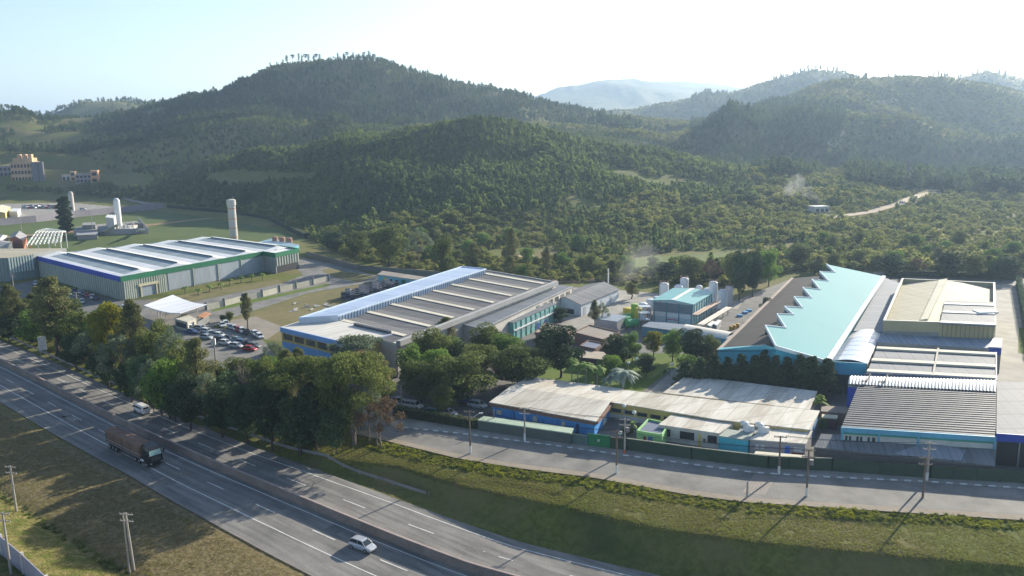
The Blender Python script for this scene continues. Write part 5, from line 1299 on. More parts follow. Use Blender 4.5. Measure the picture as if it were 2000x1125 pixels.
# ------------------------------------------------------------------ vegetation
def leaf_quads(centres, sizes, r, flat=.0):
    n = len(centres); a = r.normal(size=(n, 3)); a[:, 2] *= (1 - flat); a /= np.linalg.norm(a, axis=1)[:, None]
    b_ = r.normal(size=(n, 3)); b_ -= (b_ * a).sum(1)[:, None] * a; b_ /= np.linalg.norm(b_, axis=1)[:, None]
    s = sizes[:, None]; w = .62
    v = np.stack([centres - a * s, centres + b_ * s * w, centres + a * s, centres - b_ * s * w], 1).reshape(-1, 3)
    return v, np.arange(4 * n).reshape(-1, 4)
def blob_points(r, c, rad, n, shell=.55):
    d = r.normal(size=(n, 3)); d /= np.linalg.norm(d, axis=1)[:, None]
    return np.array(c) + d * np.array(rad) * (shell + (1 - shell) * r.rand(n, 1) ** .5)
def crown_geometry(kind, r, H, W, nleaf, leaf):
    """returns leaf centres and limb targets"""
    cs = []; limbs = []
    if kind == 'broad':
        nl = 22
        for i in range(nl):
            a = i * 2.4 + r.rand(); q_ = ((i + .5) / nl); zf_ = 1 - q_; prof = math.sin(math.pi * (.12 + .72 * zf_)) ; rr_ = W * .34 * prof * (.35 + .65 * (i % 3) / 2); z = H * (.26 + .62 * zf_ + r.uniform(-.04, .05))
            rad = W * r.uniform(.14, .21); c = (rr_ * math.cos(a), rr_ * math.sin(a), z); limbs.append(c)
            cs.append(blob_points(r, c, (rad, rad, rad * .72), nleaf // nl))
    elif kind == 'umbrella':
        nl = 26
        for i in range(nl):
            a = i * 2.4 + r.rand(); q_ = (i + .5) / nl; rr_ = W * .42 * math.sqrt(q_); z = H * (.90 - .30 * q_ * r.rand() - .06 * q_)
            rad = W * r.uniform(.11, .17); c = (rr_ * math.cos(a), rr_ * math.sin(a), z); limbs.append(c)
            cs.append(blob_points(r, c, (rad, rad, rad * .42), nleaf // nl, .3))
    elif kind == 'tall':
        nl = 20
        for i in range(nl):
            q_ = (i + .5) / nl; z = H * (.30 + .66 * q_); prof = math.sin(math.pi * min(1, .18 + .80 * q_)) ** .8
            a = i * 2.4 + r.rand(); rr_ = W * .34 * prof * r.uniform(.3, 1.1); rad = W * .17 * (.6 + .5 * prof); c = (rr_ * math.cos(a), rr_ * math.sin(a), z); limbs.append(c)
            cs.append(blob_points(r, c, (rad, rad, rad * .8), nleaf // nl, .25))
    elif kind == 'cone':
        nl = 18
        for i in range(nl):
            q_ = (i + .5) / nl; z = H * (.12 + .86 * q_); rr_ = W * .30 * (1 - q_) ** .7 * r.uniform(.5, 1.1); a = i * 2.4 + r.rand(); rad = W * (.20 * (1 - q_) ** .6 + .07)
            c = (rr_ * math.cos(a), rr_ * math.sin(a), z); limbs.append(c); cs.append(blob_points(r, c, (rad, rad, rad * .9), nleaf // nl, .3))
    elif kind == 'column':
        nl = 16
        for i in range(nl):
            q_ = (i + .5) / nl; z = H * (.06 + .90 * q_); rad = W * .30 * (.80 + .3 * math.sin(math.pi * q_)) * (1 if q_ < .88 else .7); a = i * 2.4; c = (W * .06 * math.cos(a), W * .1 * math.sin(a), z)
            limbs.append(c); cs.append(blob_points(r, c, (rad, rad, H / nl * .9), nleaf // nl, .7))
    elif kind == 'bush':
        nl = 7
        for i in range(nl):
            a = i * 2.4 + r.rand(); rr_ = W * .30 * math.sqrt(i / nl); rad = W * r.uniform(.18, .27); c = (rr_ * math.cos(a), rr_ * math.sin(a), H * r.uniform(.35, .62)); limbs.append(c)
            cs.append(blob_points(r, c, (rad, rad, H * .34), nleaf // nl, .6))
    elif kind == 'twiggy':
        nl = 22
        for i in range(nl):
            a = i * 2.4 + r.rand(); q_ = (i + .5) / nl; rr_ = W * .44 * math.sqrt(q_); z = H * (.92 - .42 * q_ + r.uniform(-.08, .06)); c = (rr_ * math.cos(a), rr_ * math.sin(a), z); limbs.append(c)
            cs.append(blob_points(r, c, (W * .10, W * .10, W * .09), nleaf // nl, .1))
    c = np.concatenate(cs); c[:, 2] = np.maximum(c[:, 2], .1)
    return c, limbs
def ring_tube(V, F, p, q, r0, r1, n=6):
    k = len(V); p, q = Vector(p), Vector(q); d = (q - p).normalized(); a = d.cross(Vector((.3, .9, .1))).normalized(); b_ = d.cross(a)
    for c, rr_ in ((p, r0), (q, r1)):
        for i in range(n): t = 2 * math.pi * i / n; V.append(tuple(c + a * rr_ * math.cos(t) + b_ * rr_ * math.sin(t)))
    for i in range(n): F.append((k + i, k + (i + 1) % n, k + n + (i + 1) % n, k + n + i))
M_BARK = mat("bark", (.075, .055, .042), .95, scale=2, local=True, bump=.3); M_BARKP = mat("bark_pale", (.15, .125, .10), .9, scale=2, local=True)
def tree_proto(kind, seed, H, W, nleaf, leaf, lm, bark=None, trunk_n=1, twigs=False, top=None):
    r = np.random.RandomState(seed); cen_, limbs = crown_geometry(kind, r, H, W, nleaf, leaf)
    v, f = leaf_quads(cen_, leaf * r.uniform(.55, 1.25, len(cen_)), r)
    crown = np_mesh("crown", v, f, lm, False)
    V, F = [], []
    tr = max(.12, H * (.018 if trunk_n == 1 else .0105))
    for tn in range(trunk_n):
        ox, oy = (0, 0) if tn == 0 else (r.uniform(-.9, .9), r.uniform(-.9, .9)); h1 = H * (.45 if kind not in ('tall', 'cone', 'column') else .85)
        p = Vector((ox, oy, -.6)); segs = 4
        for s_ in range(segs):
            q_ = Vector((ox * (1 + s_ * .5) + r.uniform(-.03, .03) * H, oy * (1 + s_ * .5) + r.uniform(-.03, .03) * H, h1 * (s_ + 1) / segs)) if kind != 'column' else Vector((0, 0, h1 * (s_ + 1) / segs))
            ring_tube(V, F, p, q_, tr * (1.25 - s_ * .22), tr * (1.03 - s_ * .22), 7); p = q_
        if tn == 0: fork = p
    for i, l_ in enumerate(limbs):
        l_ = Vector(l_); st = Vector((fork.x * min(1, l_.z / H), fork.y * min(1, l_.z / H), min(fork.z, l_.z * .72)))
        mid = st.lerp(l_, .5) + Vector((0, 0, .05 * H)); ring_tube(V, F, st, mid, tr * .42, tr * .28, 5); ring_tube(V, F, mid, l_, tr * .28, tr * .1, 5)
        if twigs:
            for _ in range(5):
                e = l_ + Vector(tuple(r.normal(size=3) * W * .09)) + Vector((0, 0, W * .03)); ring_tube(V, F, mid.lerp(l_, r.uniform(.3, 1)), e, tr * .13, tr * .03, 4)
    trunk = np_mesh("trunk", np.array(V), np.array(F), bark or M_BARK, True)
    return crown, trunk, H, W
L1 = leaf_mat("leaf_olive", (0.063, 0.090, 0.026), (0.188, 0.218, 0.059)); L2 = leaf_mat("leaf_dark", (0.026, 0.049, 0.022), (0.070, 0.115, 0.046), .2); L3 = leaf_mat("leaf_yellowgreen", (0.138, 0.152, 0.014), (0.275, 0.261, 0.022), .45)
L4 = leaf_mat("leaf_fresh", (0.074, 0.140, 0.026), (0.198, 0.311, 0.059), .4); L5 = leaf_mat("leaf_feathery", (0.092, 0.108, 0.041), (0.239, 0.239, 0.093), .35); L6 = leaf_mat("leaf_rusty", (.085, .052, .034), (.15, .105, .065), .3)
L7 = leaf_mat("leaf_grey", (0.102, 0.140, 0.083), (0.239, 0.291, 0.176), .3); L8 = leaf_mat("leaf_glossy", (0.037, 0.067, 0.029), (0.115, 0.176, 0.073), .2)
PROTO = {}
def P_(key, *a, **k): PROTO[key] = tree_proto(*a, **k)
for i in range(3):
    P_(('broad', i), 'broad', 10 + i, 12, 11, 8500, .23, L1); P_(('dark', i), 'broad', 20 + i, 12, 10, 9000, .23, L2)
    P_(('feather', i), 'tall', 30 + i, 16, 9, 8500, .21, L5); P_(('bush', i), 'bush', 40 + i, 4, 5, 2200, .22, L8)
    P_(('fresh', i), 'broad', 50 + i, 12, 11, 8500, .23, L4); P_(('cypress', i), 'cone', 60 + i, 8, 4.6, 3600, .20, L2)
for i in range(2):
    P_(('twiggy', i), 'twiggy', 70 + i, 12, 11, 3600, .19, L7, M_BARKP, 2, True); P_(('umbrella', i), 'umbrella', 80 + i, 16, 18, 15000, .22, L1, M_BARKP, 3)
    P_(('rusty', i), 'twiggy', 75 + i, 11, 11, 4200, .18, L6, M_BARKP, 3, True); P_(('glossy', i), 'broad', 85 + i, 10, 10, 7000, .26, L8, None, 2)
P_(('yellow', 0), 'broad', 91, 12, 10, 8500, .22, L3); P_(('flattop', 0), 'umbrella', 92, 14, 14, 3600, .28, L7, M_BARKP, 2); P_(('column', 0), 'column', 93, 22, 7, 8000, .34, leaf_mat("leaf_cypress", (0.029, 0.052, 0.020), (0.072, 0.116, 0.041), .2)); P_(('dead', 0), 'twiggy', 94, 12, 7, 60, .16, L7, M_BARKP, 1, True)
def gnear(px, py):
    p = A(px, py, 0)
    for _ in range(12): p = A(px, py, p.z * .3 + .7 * gz(p.x, p.y))
    return Vector((p.x, p.y, gz(p.x, p.y)))
def place_tree(key, loc, h, w, label, cat="tree", group=None, name="tree", rz=None):
    cr, tk, H, W = PROTO[key]
    e = thing(name, label, cat, loc, group, rng.uniform(0, 6.28) if rz is None else rz); e.scale = (w / W, w / W, h / H)
    for nm, me in (("crown", cr), ("trunk", tk)):
        o = bpy.data.objects.new(nm, me); COL.objects.link(o); o.parent = e
    return e
ZT = {}
def tree_px(key, bx, by, ty, wpx, label, **k):
    p = gnear(bx, by); s = FOC / p.y
    return place_tree(key, p, (by - ty) / s * 1.06, wpx / s * 1.08, label, **k)
G_ROAD = "trees along the highway verge"
for a in [
 (('broad', 0), 8, 645, 574, 84, "leafy olive tree at the left edge of the photo behind the verge"),
 (('broad', 1), 48, 652, 580, 72, "second leafy tree from the left edge, before the dark yard"),
 (('feather', 0), 112, 694, 540, 104, "tallest feathery tree at left, its tip reaching up the grey hall"),
 (('fresh', 0), 76, 672, 604, 84, "fresh green tree just left of the white roadside board"),
 (('broad', 2), 165, 700, 606, 92, "olive tree right behind the white roadside board"),
 (('feather', 2), 72, 640, 572, 60, "slim feathery tree between the leafy tree and the tallest one"),
 (('dark', 0), 150, 722, 650, 66, "dark domed tree close to the guard rail right of the board"),
 (('yellow', 0), 226, 742, 584, 88, "tree with glowing yellow green crown before the warehouse corner"),
 (('twiggy', 0), 190, 738, 640, 84, "greyish twiggy tree right of the dark dome"),
 (('feather', 1), 272, 752, 582, 74, "tall olive feathery tree beside the gate canopy"),
 (('twiggy', 1), 243, 768, 648, 100, "bare branched tree with two pale trunks near the rail"),
 (('broad', 0), 302, 770, 640, 80, "olive tree standing directly in front of the guard house canopy"),
 (('dark', 1), 212, 758, 672, 70, "low dark tree at the rail left of the pale trunks"),
 (('glossy', 0), 288, 796, 690, 84, "glossy leaved tree above the white van"),
 (('twiggy', 0), 345, 782, 640, 74, "thin grey crown left of the car park"),
 (('fresh', 1), 333, 818, 688, 92, "bright mid green tree halfway along the verge"),
 (('feather', 2), 392, 815, 655, 82, "feathery yellow olive tree at the corner of the car park"),
 (('dark', 2), 318, 812, 722, 70, "dark undergrowth tree beneath the bright green one"),
 (('dark', 0), 372, 840, 725, 76, "dark tree below the feathery corner tree"),
 (('twiggy', 1), 408, 838, 722, 66, "greyish open crown above the road lamp column"),
 (('dark', 1), 436, 856, 738, 88, "broad dark tree with a red earth patch at its foot"),
 (('dark', 2), 486, 868, 742, 92, "dense dark tree under the dead white branches"),
 (('dead', 0), 482, 838, 692, 52, "dead tree with bare white branches sticking out of the dark crowns"),
 (('dark', 0), 534, 880, 724, 104, "large black green tree right of the dead one"),
 (('glossy', 1), 586, 890, 764, 104, "glossy dark tree at the top of the shaded bank"),
 (('umbrella', 0), 606, 866, 684, 168, "huge umbrella crowned tree, left one of the pair hiding the office"),
 (('umbrella', 1), 694, 870, 678, 172, "huge umbrella crowned tree with bundled slim trunks, right of the pair"),
 (('feather', 0), 745, 812, 690, 80, "feathery olive tree in front of the yellow end wall"),
 (('glossy', 0), 650, 888, 794, 80, "low glossy tree between the umbrella tree trunks"),
 (('twiggy', 0), 638, 868, 748, 84, "sparse grey crown in the middle of the umbrella tree trunks"),
 (('rusty', 0), 744, 874, 770, 112, "small bare tree with reddish leaves at the end of the row, beside the street"),
 (('rusty', 1), 700, 840, 760, 70, "russet crown behind the reddish end tree"),
 (('dark', 1), 18, 668, 620, 60, "low dark tree at the left edge nearest the highway"),
 (('twiggy', 1), 540, 742, 664, 58, "brownish open tree at the right side of the car park"),
 (('flattop', 0), 700, 752, 650, 112, "flat topped pale tree spreading over the office roof"),
 (('broad', 1), 560, 760, 690, 66, "olive tree below the car park exit"),
 (('dark', 2), 640, 780, 700, 80, "dark tree filling the gap behind the umbrella trees"),
 (('broad', 1), 322, 752, 618, 70, "olive crown just right of the guard house canopy's front corner"),
 (('feather', 1), 30, 662, 556, 66, "feathery tree between the two leafy trees at the left edge"),
 (('broad', 2), 140, 684, 580, 84, "broad olive tree right of the tallest feathery tree"),
 (('fresh', 2), 206, 706, 596, 70, "green tree left of the glowing yellow green crown"),
 (('feather', 2), 252, 716, 600, 66, "feathery tree between yellow green crown and gate canopy"),
 (('broad', 0), 360, 800, 664, 84, "olive tree between the bright green and the feathery corner tree"),
 (('twiggy', 0), 302, 806, 700, 70, "grey twiggy tree over the white van"),
 (('glossy', 0), 452, 838, 722, 80, "glossy dark green tree left of the dead white branches"),
 (('broad', 1), 516, 812, 692, 76, "olive tree rising behind the black green one"),
 (('feather', 0), 566, 830, 676, 74, "feathery tree at the left flank of the umbrella crowns"),
 (('dark', 1), 620, 880, 740, 96, "dark tree filling the foot of the umbrella trees"),
 (('broad', 2), 664, 872, 716, 100, "olive tree between the two umbrella trunks"),
 (('twiggy', 1), 724, 866, 736, 70, "pale open tree between umbrella tree and reddish end tree"),
 (('dark', 2), 345, 826, 738, 66, "dark tree standing close to the rail right of the white van"),
 (('broad', 0), 470, 770, 694, 74, "olive tree below the second group of parked cars"),
 (('fresh', 0), 530, 775, 690, 70, "fresh green tree under the car park exit"),
 (('broad', 1), 430, 790, 706, 70, "olive tree left of the dead white branches"),
 (('feather', 1), 590, 800, 676, 64, "feathery tree before the left end of the office"),
 (('dark', 0), 258, 786, 704, 62, "dark round tree close to the rail above the lorry"),
 ]: tree_px(*a, group=G_ROAD, name="roadside_tree")
G_GARD = "garden trees between the factory blocks"
for a in [
 (('broad', 2), 842, 742, 640, 112, "round olive tree touching the factory roof corner"),
 (('feather', 1), 872, 690, 618, 52, "dark rusty olive tree top rising over the factory roof edge"),
 (('fresh', 2), 806, 768, 672, 76, "green tree right of the yellow end wall"),
 (('broad', 0), 905, 786, 688, 142, "wide olive tree overhanging the parked cars"),
 (('broad', 1), 952, 712, 632, 96, "olive tree before the turquoise annex"),
 (('fresh', 1), 880, 725, 655, 80, "light green tree between the two olive garden trees"),
 (('broad', 2), 1010, 760, 672, 132, "wide grey green tree at the corner of the cream canteen roof"),
 (('rusty', 0), 968, 760, 706, 44, "small reddish brown tree behind the canteen corner"),
 (('dark', 1), 1095, 738, 632, 100, "big dark round tree beside the brown workshops"),
 (('dark', 2), 1092, 628, 600, 46, "dark round tree at the end of the turquoise annex"),
 (('feather', 2), 1161, 640, 586, 28, "slim tree standing alone before the white shed"),
 (('twiggy', 0), 1176, 636, 592, 30, "thin bare tree right of the slim shed tree"),
 (('dark', 0), 1205, 722, 652, 66, "dark tree left of the small yellow green one"),
 (('fresh', 2), 1234, 706, 648, 44, "narrow tree between workshops and the blue vats"),
 (('yellow', 0), 1276, 696, 644, 48, "yellow green round tree in front of the process porch"),
 (('fresh', 0), 1314, 706, 642, 58, "bright green tree right of the yellow green one"),
 (('dark', 1), 1352, 712, 640, 68, "dark tree in front of the vaulted passage"),
 (('broad', 2), 1382, 712, 652, 50, "olive tree where the vaulted passage meets the brown roof"),
 (('fresh', 1), 1345, 735, 690, 62, "low fresh green tree at the bend of the garden path"),
 (('glossy', 1), 1205, 690, 662, 40, "small dark tree beside the pale slab roof"),
 (('dark', 0), 1262, 735, 690, 46, "dark tree shading the lawn near the lamps"),
 (('feather', 0), 484, 642, 572, 30, "lone slim tree standing on the earth beside the car park"),
 (('broad', 0), 822, 790, 700, 84, "olive tree between yellow end wall and parked teal hatchback"),
 (('fresh', 0), 856, 770, 676, 80, "fresh green tree among the wide olive crowns"),
 (('broad', 1), 936, 752, 668, 96, "round olive tree behind the wide one over the cars"),
 (('fresh', 2), 985, 728, 650, 84, "bright green tree between turquoise annex and canteen"),
 (('broad', 0), 1046, 742, 676, 84, "olive tree left of the slender palm"),
 (('dark', 2), 900, 742, 664, 80, "dark tree in the middle of the garden grove"),
 (('dark', 0), 1068, 700, 640, 50, "dark tree behind the big round one"),
 (('fresh', 1), 1192, 742, 690, 54, "green tree behind the silvery fan palm"),
 (('broad', 2), 868, 812, 748, 60, "low olive tree leaning over the hedge"),
 (('bush', 0), 436, 628, 614, 16, "small bushy tree at the top corner of the car park"),
 (('broad', 1), 449, 630, 608, 20, "small round tree behind the first parked cars"),
 ]: tree_px(*a, group=G_GARD, name="garden_tree")
for k, (x, by, ty, w) in enumerate([(1338, 762, 712, 40), (1366, 765, 706, 38), (1394, 766, 700, 40), (1420, 768, 704, 36), (1446, 768, 698, 40), (1472, 770, 700, 38), (1490, 770, 690, 36), (1512, 772, 700, 34), (1535, 774, 704, 38), (1560, 776, 698, 40), (1584, 778, 702, 42), (1612, 780, 706, 48)]):
    tree_px(('cypress', k % 3), x, by - 2, ty - 8, w * 1.45, ("leftmost" if k == 0 else "rightmost and roundest" if k == 11 else "inner") + " clipped conifer of the row before the turquoise gable", group="conifer row before the turquoise gable", name="conifer", cat="conifer")
tree_px(('column', 0), 130, 455, 386, 36, "tall dark columnar cypress in front of the scrap yard wall", name="cypress")
# little palms on the front lawn
L9 = leaf_mat("palm_leaf", (0.102, 0.177, 0.037), (0.249, 0.353, 0.093), .4)
def palm_proto(seed, H, n=16, L=2.6, wd=.34, lm=None, droop=1.0, up=.8):
    r = np.random.RandomState(seed); V = []; F = []
    for i in range(n):
        a = i * 2.4; el = r.uniform(.15, 1.1) * up; ln = L * r.uniform(.8, 1.1); k = len(V); S = 6; ca, sa = math.cos(a), math.sin(a)
        for s_ in range(S + 1):
            t = s_ / S; x = ln * t * math.cos(el); z = H + ln * (t * math.sin(el) - droop * .75 * t * t); w = wd * math.sin(math.pi * min(1, .12 + .86 * t)) 
            V += [(x * ca - w * sa, x * sa + w * ca, z - .25 * w), (x * ca, x * sa, z), (x * ca + w * sa, x * sa - w * ca, z - .25 * w)]
        for s_ in range(S):
            for j in (0, 1): b_ = k + s_ * 3 + j; F.append((b_, b_ + 3, b_ + 4, b_ + 1))
    crown = np_mesh("fronds", np.array(V), np.array(F), lm or L9, False); V, F = [], []
    ring_tube(V, F, (0, 0, -.4), (.05, 0, H * .5), .16, .13, 8); ring_tube(V, F, (.05, 0, H * .5), (0, 0, H), .13, .11, 8)
    return crown, np_mesh("trunk", np.array(V), np.array(F), M_BARKP, True), H + 1.2, L * 2
PROTO['palm'] = palm_proto(1, 2.2, 12, 1.5, .3); PROTO['palmtall'] = palm_proto(2, 7.5, 22, 3.0, .55); PROTO['palmgrey'] = palm_proto(3, 5.0, 30, 3.6, .5, leaf_mat("palm_silver", (0.145, 0.189, 0.145), (0.290, 0.348, 0.290), .3)); PROTO['banana'] = palm_proto(4, 2.6, 14, 2.6, .75, leaf_mat("banana_leaf", (0.145, 0.232, 0.043), (0.290, 0.377, 0.087), .45), .8, 1.2)
for k, (x, y) in enumerate([(362, 574), (388, 578), (410, 571), (432, 566), (449, 558), (471, 553), (492, 549), (513, 547)]):
    p = gnear(x, y); place_tree('palm', p, 4.2, 3.6, ("first young palm on the front lawn, nearest the gate canopy" if k == 0 else "second young palm on the front lawn from the gate canopy" if k == 1 else "last young palm on the front lawn, by the loading bay" if k == 7 else "young palm on the strip of lawn along the warehouse front"), "palm", "young palms along the warehouse", "palm_tree")
for x, y, t, w, l in ((1128, 762, 702, 40, "left one of the tall clustered palms on the garden lawn"), (1144, 766, 698, 44, "middle tall palm on the garden lawn, brightest green"), (1166, 766, 706, 40, "right one of the tall clustered palms on the garden lawn"), (1117, 752, 690, 30, "slender palm with pale trunk before the dark round tree")):
    p = gnear(x, y); s = FOC / p.y; place_tree('palmtall', p, (y - t) / s, w / s * 1.3, l, "palm", "tall palms on the garden lawn", "palm_tree")
p = gnear(1216, 776); s = FOC / p.y; place_tree('palmgrey', p, 66 / s, 84 / s, "wide silvery fan palm at the right of the garden lawn", "palm", None, "palm_tree")
p = gnear(1192, 772); place_tree('palmgrey', p, 46 / s, 44 / s, "small silvery palm left of the wide fan palm", "palm", None, "palm_tree")
p = gnear(1600, 812); place_tree('banana', p, 42 / s, 46 / s, "light green banana palm between the cream roof and the dark ribbed roof", "palm", None, "banana_palm")
p = gnear(1236, 846); place_tree('banana', p, 24 / s, 26 / s, "small banana plant behind the light green hut", "plant", None, "banana_plant")
for k, (x, by, ty, w, l) in enumerate([(1606, 846, 812, 20, "clipped round shrub at the end of the cream roof"), (1345, 752, 728, 40, "shrub below the garden path bend"), (1395, 700, 686, 50, "shrub beside the brown roof corner"), (1000, 690, 668, 40, "shrub before the turquoise annex"), (1226, 850, 830, 26, "dark shrub behind the light green hut")]):
    tree_px(('bush', k % 3), x, by, ty, w, l, name="shrub", cat="shrub")
# clipped hedge on the street and the boundary hedges
def hedge(name, label, pts, h, w, lm, dens=26, z0=0.0):
    r = np.random.RandomState(len(label)); t = thing(name, label, "hedge", A(*pts[0]))
    C_ = []
    for i in range(len(pts) - 1):
        a, b_ = A(*pts[i]), A(*pts[i + 1]); e = (b_ - a); n = int(e.length * dens * h); nn = np.array([-e.y, e.x, 0]) / e.length
        u = r.rand(n, 1); side = (r.rand(n, 1) - .5) * w; zz = r.rand(n, 1) * h; k = r.rand(n) < .5; zz[k] = h * (.9 + .12 * r.rand(k.sum(), 1))
        c = np.array(a) + u * np.array(e) + side * nn; c[:, 2:3] = zz; C_.append(c)
    c = np.concatenate(C_); v, f = leaf_quads(c, r.uniform(.12, .26, len(c)), r)
    me = np_mesh("foliage", v - np.array(t.location), f, lm, False); o = bpy.data.objects.new("foliage", me); COL.objects.link(o); o.parent = t
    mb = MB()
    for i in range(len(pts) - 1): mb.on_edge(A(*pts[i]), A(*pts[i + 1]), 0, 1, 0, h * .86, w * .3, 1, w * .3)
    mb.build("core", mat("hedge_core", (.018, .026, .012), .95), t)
for k in range(30):
    t = -30 + k * 5.2 + rng.uniform(-1.5, 1.5); s_ = rng.uniform(16.5, 24); q = hw_pt(t, s_); q.z = gz(q.x, q.y); h = rng.uniform(2.6, 4.8)
    place_tree(('bush', k % 3), q, h, h * rng.uniform(1.0, 1.5), "dark undergrowth shrub between the trunks of the roadside trees", "shrub", "shrubs under the roadside trees", "verge_shrub")
LH = leaf_mat("leaf_hedge", (0.055, 0.083, 0.026), (0.176, 0.198, 0.073), .25)
hedge("hedge", "untrimmed olive hedge between the parked cars and the street", [(770, 812), (835, 823), (915, 836), (999, 846)], 2.3, 1.8, LH)
hedge("hedge", "dark hedge closing the yard behind the beige hall", [(1728, 541), (1800, 540), (1984, 547)], 2.6, 2.2, L2, 14)
hedge("hedge", "tall clipped hedge along the concrete lane at the right edge", [(1988, 556), (2006, 640), (2030, 720), (2060, 820)], 3.4, 2.0, L8, 16)
hedge("hedge", "ragged hedge line behind the warehouse field", [(330, 407), (447, 418), (530, 432), (600, 466)], 3.5, 5, LH, 6)

# ------------------------------------------------------------------ hillside woods: masses nobody could count
def scatter(name, label, pts, sc, vi, protos, rz=None):
    me = bpy.data.meshes.new(name); me.vertices.add(len(pts)); me.vertices.foreach_set("co", pts.astype(np.float32).ravel())
    for nm, tp, ar in (("sc", 'FLOAT_VECTOR', sc), ("rt", 'FLOAT_VECTOR', None), ("vi", 'INT', vi)):
        at = me.attributes.new(nm, tp, 'POINT')
        if nm == "rt":
            a = np.zeros((len(pts), 3), np.float32); a[:, 2] = np.random.RandomState(3).rand(len(pts)) * 6.28; at.data.foreach_set("vector", a.ravel())
        elif nm == "sc": at.data.foreach_set("vector", ar.astype(np.float32).ravel())
        else: at.data.foreach_set("value", ar.astype(np.int32))
    o = bpy.data.objects.new(name, me); COL.objects.link(o); o['kind'] = 'stuff'; o['label'] = label; o['category'] = name.replace('_', ' ')
    pc = bpy.data.collections.new(name + "_kinds")
    for i, pm_ in enumerate(protos):
        po = bpy.data.objects.new("%s_%02d" % (name, i), pm_); pc.objects.link(po)
    ng = bpy.data.node_groups.new(name, 'GeometryNodeTree')
    ng.interface.new_socket("Geometry", in_out='INPUT', socket_type='NodeSocketGeometry'); ng.interface.new_socket("Geometry", in_out='OUTPUT', socket_type='NodeSocketGeometry')
    n, l = ng.nodes, ng.links; gi, go = n.new("NodeGroupInput"), n.new("NodeGroupOutput"); ip = n.new("GeometryNodeInstanceOnPoints"); ci = n.new("GeometryNodeCollectionInfo")
    ci.inputs[0].default_value = pc; ci.inputs["Separate Children"].default_value = True; ci.inputs["Reset Children"].default_value = True
    def na(nm, tp): x = n.new("GeometryNodeInputNamedAttribute"); x.data_type = tp; x.inputs[0].default_value = nm; return x.outputs[0]
    l.new(gi.outputs[0], ip.inputs["Points"]); l.new(ci.outputs[0], ip.inputs["Instance"]); ip.inputs["Pick Instance"].default_value = True
    l.new(na("vi", 'INT'), ip.inputs["Instance Index"]); l.new(na("rt", 'FLOAT_VECTOR'), ip.inputs["Rotation"]); l.new(na("sc", 'FLOAT_VECTOR'), ip.inputs["Scale"])
    l.new(ip.outputs[0], go.inputs[0]); m_ = o.modifiers.new("scatter", 'NODES'); m_.node_group = ng
    return o
F1 = leaf_mat("wood_bluegreen", (.058, .105, .034), (.22, .27, .075), .5, .55, .02); F2 = leaf_mat("wood_olive", (.075, .115, .026), (.28, .275, .080), .5, .6, .03); F3 = leaf_mat("wood_dark", (.042, .075, .030), (.13, .18, .065), .45, .5, .02)
def far_proto(kind, seed, H, W, n, leaf, lm, trunk=False):
    r = np.random.RandomState(seed); c, limbs = crown_geometry(kind, r, H, W, n, leaf); v, f = leaf_quads(c, leaf * r.uniform(.7, 1.3, len(c)), r)
    if trunk:
        V, F = [], []; ring_tube(V, F, (0, 0, -1), (0, 0, H * .75), .22, .12, 4); f = np.concatenate([f, np.array(F) + len(v)]); v = np.concatenate([v, np.array(V)])
    return np_mesh("plant", v, f, lm, False)
PR = [far_proto('bush' if i == 1 else 'cone', 200 + i, 6.5, 5.0, 220, .52, F1) for i in range(3)] + [far_proto('broad', 210 + i, 7, 7, 260, .55, F2) for i in range(3)] + [far_proto('tall', 220 + i, 15, 7, 300, .62, F3, True) for i in range(3)] + [far_proto('bush', 230 + i, 3, 4.5, 120, .42, F2) for i in range(2)] + [far_proto('bush', 240 + i, 3, 4.5, 120, .42, F1) for i in range(2)]
def inpoly(px, py, poly):
    r = np.zeros(len(px), bool); n = len(poly); j = n - 1
    for i in range(n):
        xi, yi = poly[i]; xj, yj = poly[j]
        c = ((yi > py) != (yj > py)) & (px < (xj - xi) * (py - yi) / (yj - yi + 1e-9) + xi); r ^= c; j = i
    return r
def grid_pts(y0, y1, st, seed, umax=.9, jit=.45):
    r = np.random.RandomState(seed); Y = np.arange(y0, y1, st); X = np.arange(-y1 * umax, y1 * umax, st); XX, YY = np.meshgrid(X, Y); XX = XX.ravel() + r.uniform(-jit, jit, XX.size) * st; YY = YY.ravel() + r.uniform(-jit, jit, YY.size) * st
    k = np.abs(XX / YY) < umax; return XX[k], YY[k], r
CLEAR = [[(1225, 498), (1330, 492), (1450, 484), (1565, 470), (1570, 480), (1470, 502), (1340, 522), (1240, 530)], [(945, 490), (1010, 484), (1085, 486), (1100, 508), (1040, 514), (960, 506)],
 [(188, 338), (240, 332), (305, 345), (290, 366), (230, 370), (185, 362)], [(0, 300), (120, 300), (190, 322), (190, 340), (0, 335)], [(0, 335), (190, 335), (195, 366), (0, 366)], [(1570, 424), (1590, 410), (1625, 412), (1640, 420), (1700, 412), (1745, 397), (1790, 378), (1815, 366), (1845, 372), (1842, 384), (1780, 398), (1700, 422), (1640, 432)],
 [(1765, 338), (1785, 338), (1782, 366), (1766, 370)], [(408, 338), (470, 334), (620, 340), (610, 352), (470, 362), (400, 356)], [(0, 372), (120, 380), (320, 400), (320, 412), (0, 460)]]
SPARSE = [[(-260, 205), (300, 195), (330, 215), (150, 262), (-260, 300)], [(-60, 205), (88, 212), (88, 245), (40, 262), (-60, 262)], [(0, 262), (250, 262), (330, 320), (200, 340), (0, 300)], [(1550, 260), (1720, 220), (1720, 330), (1560, 330)], [(980, 232), (1120, 240), (1110, 262), (980, 256)], [(1150, 330), (1350, 330), (1500, 420), (1100, 400)]]
